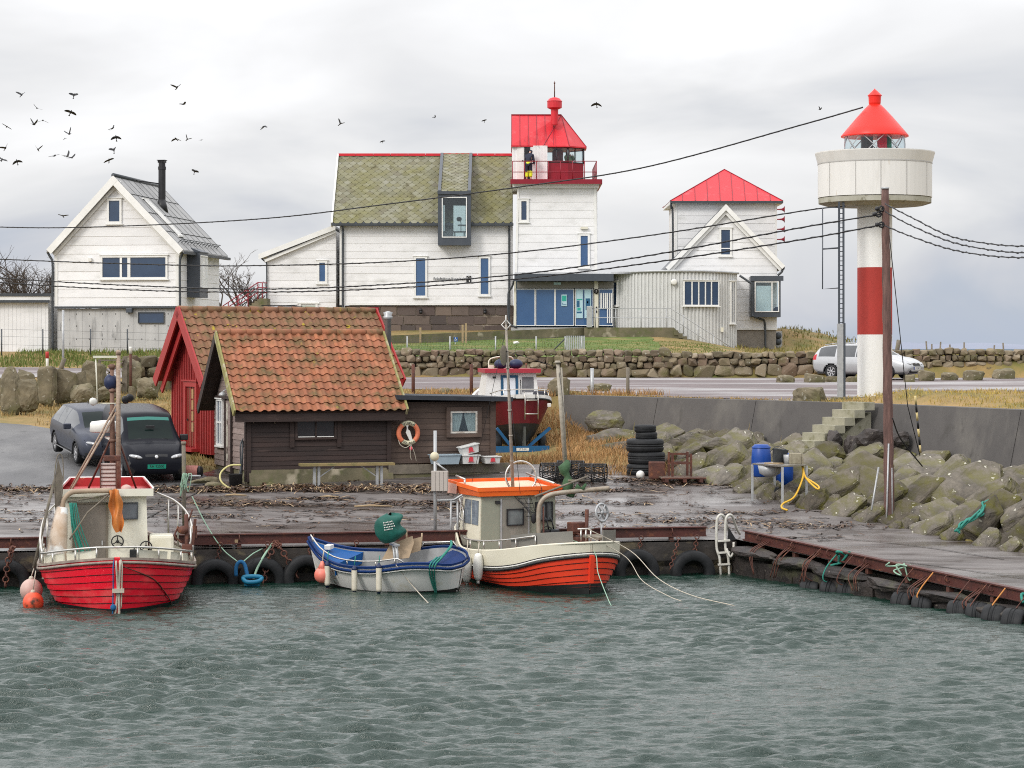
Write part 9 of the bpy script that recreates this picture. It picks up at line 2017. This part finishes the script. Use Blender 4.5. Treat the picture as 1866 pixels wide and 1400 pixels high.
 q=MB();q.tube([(fx(793,Y),Y-.02,fz(843,Y)),(fx(815,Y),Y-.05,fz(858,Y))],.02,5);q.tube([(fx(797,Y),Y,fz(843,Y)),(fx(810,Y),Y,fz(858,Y))],.015,5);q.build('brace',STEEL,t)
 q=MB();q.sph((fx(792,Y),Y-.01,fz(832,Y)),(.105,.105,.11),14,10);S('float',q,mat('ivory_float',(.60,.55,.40),(.5,.46,.33),4,.5),'ivory float stuck on the service box post','float')
 X=fx(828,Y);q=MB()
 for px in(822,834):q.tube([(fx(px,Y),Y,.75),(fx(px,Y),Y,fz(912,Y))],.028,6)
 for py in(915,945):q.tube([(fx(822,Y),Y,fz(py,Y)),(fx(834,Y),Y,fz(py,Y))],.022,6)
 q.tube([(fx(797,Y),Y,fz(912,Y)),(fx(828,Y),Y,fz(911,Y)),(fx(843,Y),Y-.2,fz(901,Y))],.03,6);q.tube([(fx(797,Y),Y,fz(978,Y)),(fx(834,Y),Y,fz(978,Y))],.025,6);S('grab_frame',q,STEEL,'rusty steel grab frame left of the cream bulwark of the orange boat','frame')
 Y=yq(4.9)-.12;t=T('quay_ladder','white tubular ladder over the quay edge at the corner','ladder',(fx(1318,Y),Y,.3),wc=True)
 for a in(1306,1322):
  q=MB();x=fx(a,Y);o=fx(a+33,Y+.7)-x
  q.tube(cr_path([(x+.10,Y,-.3),(x+.07,Y-.02,.35),(x,Y,.62),(x,Y+.0,fz(955,Y)),(x+.03,Y,fz(943,Y)),(x+.10,Y+.03,fz(938.5,Y)),(x+.18,Y+.1,fz(943,Y)),(x+.30,Y+.35,fz(965,Y)),(x+o*.8,Y+.6,.90)],6),.032,8);q.build('handrail',mat('white_tube',(.62,.61,.56),(.5,.48,.42),6,.4),t)if not bpy.data.materials.get('white_tube')else q.build('handrail',bpy.data.materials['white_tube'],t)
 WT=bpy.data.materials['white_tube']
 for z in(.78,.50,.22,-.05):
  q=MB();q.bar((fx(1304,Y)+.05,Y-.02,z),(fx(1324,Y)+.08,Y-.02,z+.02),.10,.04,up=(0,0,1));q.build('rung',WT,t)
 q=MB();q.tube(cr_path([(fx(1322,Y)+.02,Y-.03,.6),(fx(1330,Y),Y-.1,.42),(fx(1336,Y),Y-.05,.52),(fx(1337,Y),Y,.75)],6),.03,7);q.build('lower_loop',WT,t)
 q=MB();q.prism([(fx(1327,Y),Y+.2,.75),(fx(1343,Y),Y+.2,.8),(fx(1329,Y),Y+.2,fz(962,Y))],(0,.05,0));S('net_scrap',q,BLACK,'black net scrap hung on the white quay ladder','net')
 Y=64.5;X=fx(1176,Y);zg=land(X,Y)-.05;z=zg
 for i,(Ro,w,dx,lab)in enumerate(((.52,.32,.0,'bottom tyre of the stack of old tyres'),(.53,.34,.03,'second tyre from the bottom of the stack'),(.53,.36,-.01,'third tyre from the bottom of the stack, a wide truck tyre'),(.31,.2,.03,'small car tyre second from the top of the stack'),(.31,.2,.0,'small car tyre on top of the stack of old tyres'))):
  o=S('old_tyre',tyre_mb(Ro,Ro*.55,w,(0,0,1)),RUBBER,lab,'tyre','stack of old tyres');o.location=(X+dx,Y,z+w*.5);z+=w*.98
 q=MB();q.sph((0,0,0),.12,14,10);o=S('float',q,RADOME,'round white float lying before the tyre stack','float');o.location=(fx(1167,63.6),63.6,zslab(fx(1167,63.6),63.6)+.10)
 q=MB();q.cbox(-.22,.22,-.2,.2,0,.46,.02);q.box(-.20,.20,-.205,-.198,.05,.4);o=S('rusty_box',q,RUST,'rust-brown metal box right of the tyre stack','box');o.location=(fx(1197,63.5),63.5,zslab(fx(1197,63.5),63.5)+.02)
 X,Y=fx(1239,63.2),63.2;zg=zslab(X,Y);t=T('rusty_chair_frame','rusty chair frame standing on a low pallet right of the tyre stack','chair',(X,Y,zg+.14),R(10))
 for x in(-.26,.26):
  for y,h in((-.2,.62),(.2,.66)):
   q=MB();q.bar((x,y,0),(x,y,h),.06,.06);q.build('leg',RUST,t)
 for z,y in((.36,-.2),(.36,.2),(.6,.2)):
  q=MB();q.bar((-.26,y,z),(.26,y,z),.05,.06);q.build('rail',RUST,t)
 t=T('pallet','low dark wooden pallet under the rusty chair frame','pallet',(X+.06,Y-.1,zg),R(4))
 for k in range(5):
  q=MB();q.box(-.62,.58,-.5+.21*k,-.34+.21*k,.09,.13);q.build('slat',GREYWOOD if k%2 else RUST,t)
 for x in(-.5,0,.45):
  q=MB();q.box(x-.05,x+.05,-.5,.5,0,.088);q.build('bearer',RUST,t)
 NETM=mat('black_pot_net',(.014,.014,.014),(.03,.028,.025),9,.8)
 for px,Yp,rz,lab in((1010,62.9,.15,'left black lobster pot on the quay, half behind the green sail'),(1040,63.3,-.1,'middle lobster pot partly hidden by the green sail'),(1080,62.8,-.2,'right lobster pot lying open end left beside the dry grass')):
  X=fx(px,Yp);q=MB();r,l=.25,.36
  t=T('lobster_pot',lab,'lobster pot',(X,Yp,zslab(X,Yp)+.02),rz,'lobster pots')
  for x in(-l,0,l):q.torus((x,0,r),r,.018,(1,0,0),22,5)
  for k in range(8):a=2*math.pi*k/8;q.tube([(-l,r*math.cos(a),r+r*math.sin(a)),(l,r*math.cos(a),r+r*math.sin(a))],.012,4)
  q.build('frame',BLACK,t);q=MB()
  for k in range(22):
   for sg in(-1,1):
    q.tube([(lerp(-l,l,u/6),r*.99*math.cos(2*math.pi*k/22+sg*u*.19),r+r*.99*math.sin(2*math.pi*k/22+sg*u*.19))for u in range(7)],.0075,3)
  for k in range(6):a=2*math.pi*k/6;q.tube([(l,r*math.cos(a),r+r*math.sin(a)),(l-.1,.05*math.cos(a),r+.05*math.sin(a))],.008,3)
  q.build('netting',NETM,t)
 Y=60.2;X0,X1=fx(1371,Y),fx(1462,Y);xm=fx(1424,59);zt=2.32;t=T('steel_table','stainless steel cleaning table on thin legs beside the rock slope','table',((X0+X1)/2,Y,zslab(X0,Y)),wc=True)
 pl=[(X0,60.2),(fx(1426,58.9),58.9),(fx(1470,59.6),59.6),(fx(1412,61),61.0)]
 q=MB();q.prism([(x,y,zt)for x,y in pl],(0,0,.04));q.build('table_top',STAIN,t)
 for x,y in pl:
  q=MB();q.box(x-.03,x+.03,y-.0,y+.06,min(zslab(x,y),zt-.5)-.1,zt-.002);q.build('leg',STEEL,t)
 q=MB();cx_,cy_=fx(1403,60),60.0;q.lathe([(.32,-.01),(.27,-.22),(.12,-.30),(.0,-.31)],(cx_,cy_,zt),18);q.build('sink',STEEL,t)
 BB=mat('blue_plastic',(.006,.05,.26),(.008,.06,.30),3,.4)
 for px,yy,lab in((1387,61.3,'left upright blue plastic barrel behind the steel table'),(1428,61.6,'right blue barrel half hidden under the steel table')):
  x=fx(px,yy);q=MB();q.lathe([(.20,0),(.24,.03),(.26,.3),(.26,.5),(.24,.8),(.20,.84),(.18,.86)],(0,0,0),20);q.torus((0,0,.78),.24,.02,(0,0,1),20,5);o=S('blue_barrel',q,BB,lab,'barrel','blue barrels');o.location=(x,yy,zt-.38 if px<1400 else zt-.62)
 q=MB();q.lathe([(.16,0),(.21,.36),(.225,.37),(.18,.37),(.14,.05)],(0,0,0),18);q.tube(cr_path([(-.2,0,.36),(-.26,.05,.25),(-.1,.1,.42),(.2,0,.36)],5),.008,4);o=S('bucket',q,GUTTER,'dark grey bucket tilted on the steel table','bucket');o.location=(fx(1419,60.2),60.2,zt+.04);o.rotation_euler=(0,R(8),0)
 q=MB();q.lathe([(.12,0),(.14,.22),(.13,.23)],(0,0,0),14);o=S('tin_pail',q,STEEL,'small tin pail between the bucket and the stone block','pail');o.location=(fx(1437,60),60,zt+.04)
 q=MB();q.cbox(-.15,.15,-.14,.14,0,.28,.02);q.box(.151,.20,-.12,.12,.0,.26);o=S('worn_block',q,mat('worn_block',(.36,.33,.24),(.18,.15,.1),6,.8),'worn wooden block on the right end of the steel table','block');o.location=(fx(1449,59.8),59.8,zt+.04)
 q=MB();q.bar((fx(1396,60),60.0,zt+.05),(fx(1424,59.6),59.6,zt+.06),.16,.03);S('cutting_board',q,PALEWOOD,'brown cutting board at the left end of the steel table','board')
 q=MB();q.torus((fx(1416,60.6),60.6,zt-.78),.14,.045,(.9,-.4,0),20,8);q.lathe([(.11,-.02),(.11,.02)],(fx(1416,60.6),60.6,zt-.78),14,axis=(.9,-.4,0));S('barrow_wheel',q,RUBBER,'small dark wheel of a barrow standing under the steel table','wheel')
 q=MB();q.tube(cr_path([P(1462,848,59.7),P(1463,870,59.4),P(1448,905,59.0),P(1427,918,58.8),P(1425,926,58.6),P(1435,930,58.5)],7),.026,7);q.tube(cr_path([P(1462,848,59.7),P(1468,870,59.4),P(1485,888,59.0),P(1492,891,58.9),P(1490,885,59.1),P(1470,872,59.4)],7),.026,7);S('yellow_hose',q,mat('yellow_hose_rubber',(.68,.40,.03),(.6,.36,.04),4,.5),'bright yellow hose looping off the steel table','hose')
 q=MB();rr=random.Random(4);path=[P(1800,926,55.6),P(1790,932,55.3),P(1783,945,54.9),P(1765,955,54.4),P(1750,966,54.0),P(1740,978,53.6)]
 for k in range(6):q.tube(cr_path([p+Vector((rr.uniform(-.09,.09),-.25,rr.uniform(-.02,.12)+.12))for p in path],5),.028,5)
 S('rope_heap',q,ROPEG,'green rope heap draped over the rocks near the right edge','rope')
 q=MB();q.tube([P(1588,930,56.9),P(1601,852,57.4)],.025,6);S('steel_rod',q,STEEL,'grey rod leaning on the rocks left of the power pole','rod')
quay_things()
def back_things():
 Y=86.0;t=T('wooden_gate','grey wooden field gate with diagonal braces between boulders','gate',(fx(205,Y),Y,3.6),wc=True)
 for px,w in((181,.10),(227,.16)):
  q=MB();q.box(fx(px,Y)-w/2,fx(px,Y)+w/2,Y,Y+w,3.4,fz(650 if px>200 else 655,Y));q.build('post',GREYWOOD,t)
 for a,b in(((182,657),(226,656)),((182,700),(226,698)),((196,682),(224,660)),((190,670),(224,700))):
  q=MB();q.bar(P(*a,Y-.04),P(*b,Y-.04),.05,.12,up=(0,1,0));q.build('rail',GREYWOOD,t)
 def post(px,pyt,pyb,Y,r,m,name,lab,lean=0,band=None):
  X=fx(px,Y);zb=fz(pyb,Y)-.2;q=MB();q.tube([(X,Y,zb),(X+lean,Y,fz(pyt,Y))],r,8);t=T(name,lab,'post',(X,Y,zb),wc=True);q.build('shaft',m,t)
  if band:q=MB();zt=fz(pyt,Y);q.lathe([(r*1.25,-.26),(r*1.25,-.05),(r*1.25,0)],(X+lean,Y,zt),10);q.build('band',band,t)
 post(115,565,668,94,.05,STEEL,'steel_pole','tall plain grey pole before the concrete storey');post(86,641,672,91,.055,RADOME,'marker_post','white marker post with red reflector beside the tall grey pole',band=mat('red_reflector',(.5,.05,.05),rough=.5));post(108,653,672,90,.09,GREYWOOD,'leaning_stake','dark leaning wooden stake left of the tall grey pole',.2);post(238,632,715,85.5,.05,RUST,'marker_post','thin brown post with white cap right of the wooden gate',band=RADOME)
 for px,pyt,pyb,m,lab in((753,664,720,RUST,'rusty fence post on the verge right of the red shed'),(859,664,720,RUST,'rusty fence post just left of the maroon boat cabin'),(1079,671,730,STEEL,'thin grey post on the bank right of the maroon boat'),(1144,670,728,GREYWOOD,'squared wooden post at the end of the gravel verge')):
  post(px,pyt,pyb,79.5,.06,m,'fence_post',lab)
 post(959,662,700,92,.035,RUST,'thin_stake','thin rusty stake before the dry stone wall behind the beached boat')
 Y=108;t=T('wire_fence','thin wire mesh fence on steel posts across the lawn','fence',(fx(900,Y),Y,5),wc=True)
 pxs=(652,742,820,903,977,1030,1060)
 for px in pxs:q=MB();q.tube([(fx(px,Y),Y,4.9),(fx(px,Y),Y,fz(613,Y))],.035,6);q.build('post',STEEL,t)
 q=MB();zz=fz(615,Y)
 for k in range(9):z=lerp(5.0,zz,k/8);q.tube([(fx(652,Y),Y,z),(fx(1060,Y),Y,z)],.004,3)
 for k in range(75):x=lerp(fx(652,Y),fx(1060,Y),k/74);q.tube([(x,Y,5.0),(x,Y,zz)],.003,3)
 q.tube([P(1005,642,Y),P(1030,617,Y)],.03,5);q.build('mesh',GUTTER,t)
 q=MB()
 for k in range(9):x=lerp(fx(1032,Y),fx(1063,Y),k/8);q.box(x,x+.07,Y-.03,Y+.02,4.9,fz(612,Y))
 S('steel_gate',q,STEEL,'grey upright-bar gate against the left end of the concrete terrace','gate')
 for px,a,b,lab in((766,597,624,'single pale wooden stake at the left on the lawn path'),(843,592,624,'left pale wooden stake of the pair on the lawn path'),(849,589,624,'right, taller pale stake of the pair on the lawn path')):
  q=MB();X=fx(px,114);q.box(X-.05,X+.05,114,114.08,5.2,fz(a,114));S('wooden_stake',q,PALEWOOD,lab,'stake')
 sg=T('parking_sign','small blue wheelchair sign on the dark ramp wall','sign',(fx(830,113),113,5.6),wc=True);Yd=112.6
 q=MB();q.box(fx(827,Yd),fx(834,Yd),Yd,Yd+.03,fz(622.5,Yd),fz(614.5,Yd));q.build('panel',mat('sign_blue',(.01,.09,.35),rough=.4),sg);q=MB();c=Vector((fx(830.5,Yd),Yd-.01,fz(618.5,Yd)));q.torus(c+Vector((-.01,0,-.03)),.045,.009,(0,1,0),14,4);q.sph(c+Vector((-.015,0,.075)),.016,6,5);q.tube([c+Vector((-.015,0,.05)),c+Vector((-.01,0,.0)),c+Vector((.04,0,.0)),c+Vector((.06,0,-.06))],.010,4);q.build('wheelchair_mark',RADOME,sg)
 q=MB();q.tube([(fx(830,113),112.65,5.0),(fx(830,113),112.65,fz(616,112.65))],.02,5);q.build('stem',STEEL,sg)
 q=MB();q.rock((0,0,.1),(.22,.12,.10),5,2,.2);o=S('stone',q,RADOME,'single white stone lying on the green lawn','stone');o.location=(fx(941,113),113,land(fx(941,113),113))
 t=T('wire_fence','wire fence with dark posts in front of the white garage','fence',(fx(40,102),102,5),wc=True)
 for px in(3,78,165,232,310):q=MB();q.tube([(fx(px,102),102,4.9),(fx(px,102),102,fz(600,102))],.03,6);q.build('post',GUTTER,t)
 q=MB()
 for py in(602,615,630):q.tube([P(-40,py-3,102),P(80,py,102),P(311,py+6,102)],.005,3)
 q.build('wires',GUTTER,t)
 for i,px in enumerate((1690,1698,1712,1733,1757,1810,1830)):
  q=MB();Yp=190;q.tube([(fx(px,Yp),Yp,4.3),(fx(px,Yp)+.1*(i%3-1),Yp,fz(622+(i*5)%9,Yp))],.07,5)
  o=S('field_post',q,GREYWOOD,'distant thin fence post in the field above the right-hand stone wall','post','posts in the far field')
 q=MB();q.tube([P(1632,655,103.6),P(1638,620,103.4)],.1,8);S('leaning_post',q,GREYWOOD,'dark leaning post behind the wall right of the light tower','post')
back_things()
# ================================================================ GRASS AND SEAWEED
def blades(name,area,n,hmin,hmax,m,label,seed,w=.012,per=7,cl=.12,lean=.5):
 rnd=random.Random(seed);V=[];F=[]
 k=0
 while k<n:
  p=area(rnd)
  if p is None:continue
  X,Y=p;z=land(X,Y)-.02;k+=1;s=rnd.uniform(.6,1.25)
  for _ in range(per):
   a=rnd.uniform(0,6.283);x,y=X+rnd.gauss(0,cl),Y+rnd.gauss(0,cl);h=rnd.uniform(hmin,hmax)*s;ln=rnd.uniform(.15,lean)*h;b=rnd.uniform(0,6.283)
   dx,dy=math.cos(a)*w,math.sin(a)*w;lx,ly=math.cos(b)*ln,math.sin(b)*ln;o=len(V)
   V+=[(x-dx,y-dy,z),(x+dx,y+dy,z),(x+lx*.4+dx*.7,y+ly*.4+dy*.7,z+h*.6),(x+lx*.4-dx*.7,y+ly*.4-dy*.7,z+h*.6),(x+lx,y+ly,z+h)];F+=[(o,o+1,o+2,o+3),(o+3,o+2,o+4)]
 q=MB();q.v=V;q.f=F;q.m=[0]*len(F);q.s=[False]*len(F);stuff(name,q,m,label)
DRY=mat('dry_grass_blade',(.4,.27,.11),isl_c=[(.40,.27,.11),(.26,.17,.06),(.48,.34,.15),(.17,.15,.05),(.34,.21,.08)],rough=.9)
RUSTG=mat('russet_grass_blade',(.4,.2,.08),isl_c=[(.42,.23,.09),(.27,.15,.06),(.5,.30,.13),(.34,.2,.09),(.20,.14,.05)],rough=.9)
GREENG=mat('green_grass_blade',(.1,.14,.03),isl_c=[(.08,.14,.02),(.12,.16,.035),(.20,.18,.06),(.06,.11,.018)],rough=.9)
def a_bank(r):
 X,Y=r.uniform(-3.5,5.2),r.uniform(64.2,80);d,s=pdist(SEA,X,Y)
 if X>1.5 and s>0 and Y<79:return None
 if d<.7 and X>1.5:return None
 if Y<66.2 and X<1 or-1.4<X<1.5 and 69.2<Y<73:return None
 return X,Y
blades('dry_grass',a_bank,2800,.12,.32,RUSTG,'tall russet grass on the bank round the beached boat',1,.011,8,.13,.8)
def a_left(r):
 X,Y=r.uniform(-22,-7.6),r.uniform(64.5,90)
 if Y<77.5+.3*math.sin(X)and X<-9-(Y-64.5)*.62+.5:return None
 if Y<77.8 and X<-15.5:return None
 return X,Y
blades('dry_grass',a_left,3200,.06,.20,DRY,'dry grass between the road, the standing stones and the red shed',2,.012,6,.2,.8)
blades('rough_grass',lambda r:(r.uniform(-22,-8),r.uniform(96,104.5)),1500,.08,.28,GREENG,'rough green and straw grass below the concrete storey',3,.02,6,.25)
blades('dry_grass',lambda r:(r.uniform(-8,2.2),r.uniform(79.5,84.5)),900,.05,.16,DRY,'dry verge grass along the near side of the gravel lot',4,.014,6,.2)
def a_mound(r):
 X,Y=r.uniform(8.8,20),r.uniform(55,73.5);d,s=pdist(SEA,X,Y)
 return(X,Y)if s>0 and d>.65 else None
blades('dry_grass',a_mound,2000,.05,.15,mat('golden_grass_blade',(.4,.3,.08),isl_c=[(.42,.30,.07),(.30,.22,.05),(.50,.37,.11),(.20,.19,.05)],rough=.9),'golden grass strip along the top of the seawall at the right',5,.011,6,.2,.8)
def a_strip(r):
 t=r.random();p=w1[0];q_=w1[-1];X,Y=lerp(p[0],q_[0],t),lerp(p[1],q_[1],t);k=r.uniform(.6,1.5);return X+k*.75,Y+k*.55
blades('dry_grass',a_strip,350,.04,.12,DRY,'thin dry grass line along the top of the seawall',6,.011,6,.1)
def a_lawn(r):
 X,Y=r.uniform(-9,10),r.uniform(102.6,116);return X,Y
blades('lawn_grass',a_lawn,3000,.03,.10,GREENG,'short lawn grass before the glass entrance',7,.02,5,.3)
def a_far(r):X=r.uniform(11.5,30);return X,r.uniform(103.2,138)
blades('rough_grass',a_far,1400,.1,.3,mat('mound_grass_blade',(.2,.18,.05),isl_c=[(.17,.17,.04),(.26,.21,.07),(.12,.13,.03),(.32,.25,.1)],rough=.9),'rough olive grass on the mounds behind the right-hand stone wall',8,.03,6,.4)
def seaweed():
 rnd=random.Random(12);q=MB()
 def ribbon(X,Y,l,w,m,hump):
  a=rnd.uniform(0,6.283);bend=rnd.uniform(-1.6,1.6);n=5;L=[];
  x,y=X,Y
  for i in range(n+1):
   u=i/n;z=zslab(x,y)+.012+hump*math.sin(math.pi*u)*rnd.uniform(.5,1)+rnd.uniform(0,.012);ww=w*(1-.6*abs(2*u-1)**2)
   px,py=-math.sin(a)*ww,math.cos(a)*ww;L+=[(x-px,y-py,z),(x+px,y+py,z+rnd.uniform(-.5,.5)*w)]
   a+=bend/n;x+=math.cos(a)*l/n*1.3;y+=math.sin(a)*l/n*.75
  q.add(L,[(2*i,2*i+1,2*i+3,2*i+2)for i in range(n)],m,False)
 def patch(X,Y,sx,sy,n,pale=.12,hump=.05):
  for _ in range(n):
   x,y=X+rnd.gauss(0,sx),Y+rnd.gauss(0,sy)
   if y<yq(x)+.4 or y>max(62.8,yslab_end(x)-.2):continue
   p=rnd.random()<pale
   ribbon(x,y,rnd.uniform(.12,.5)if not p else rnd.uniform(.2,.7),rnd.uniform(.012,.04)if not p else .014,1 if p else 0,hump*rnd.uniform(.2,1.3))
 for k in range(60):patch(lerp(-16,1.2,k/59)+rnd.uniform(-.3,.3),lerp(60.9,61.5,rnd.random())+.035*max(0,k-28)*.4,.45,.16,34,.30,.09)
 for X,Y,sx,sy,n in((-14.6,59.8,1.1,.45,260),(-15.6,57.6,.8,.15,60),(-6.9,58.9,.8,.22,220),(-5.2,59.8,.6,.1,60),(-2.2,59.2,.9,.2,200),(-1.0,58.5,.6,.12,60),(-12,57.3,1.2,.12,60),(-10.8,56.0,1,.12,50),(-7.4,56.8,.7,.1,40),(2.4,61.6,.5,.12,110),(3.0,63.3,1.0,.14,120),(4.3,62.6,.8,.14,110),(1.2,57.9,1.3,.13,110),(4.6,57.2,1.2,.2,150),(7.4,56.6,.8,.16,110),(3.4,56.2,1.4,.12,80),(5.6,58.4,.7,.12,60),(-3.0,57.0,1.6,.1,60),(.2,60.6,1.2,.12,70),(2,59.6,1.6,.12,80)):patch(X,Y,sx,sy,n)
 for _ in range(260):patch(rnd.uniform(-17,8),rnd.uniform(54.5,63),.3,.05,rnd.randint(2,7),.04,.02)
 stuff('seaweed',q,[mat('brown_seaweed',(.05,.025,.015),isl_c=[(.030,.016,.012),(.075,.038,.02),(.02,.012,.01),(.11,.06,.03),(.045,.024,.016)],rough=.45),mat('pale_driftwood',(.4,.28,.16),isl_c=[(.42,.30,.18),(.30,.2,.11),(.5,.38,.24)],rough=.8)],'brown seaweed and pale driftwood strewn over the wet quay')
 for i,(px,py,l,rz,lab)in enumerate(((680,925,.95,.1,'longest pale driftwood stick on the quay, behind the open boat'),(430,905,.55,.0,'pale driftwood stick lying before the bench'),(600,908,.5,-.1,'pale plank piece in the wrack line under the bench'))):
  Y=60.0;
  for _ in range(20):X=fx(px,Y);Y+=(HY+(ZC-zslab(X,Y))*FPX/Y-py)*.08
  q=MB();q.tube([(-l/2,0,.03),(-l*.1,.03,.05),(l/2,-.02,.03)],[.022,.03,.018],6);o=S('driftwood_stick',q,PALEWOOD,lab,'stick');o.location=(X,Y,zslab(X,Y));o.rotation_euler.z=rz
seaweed()
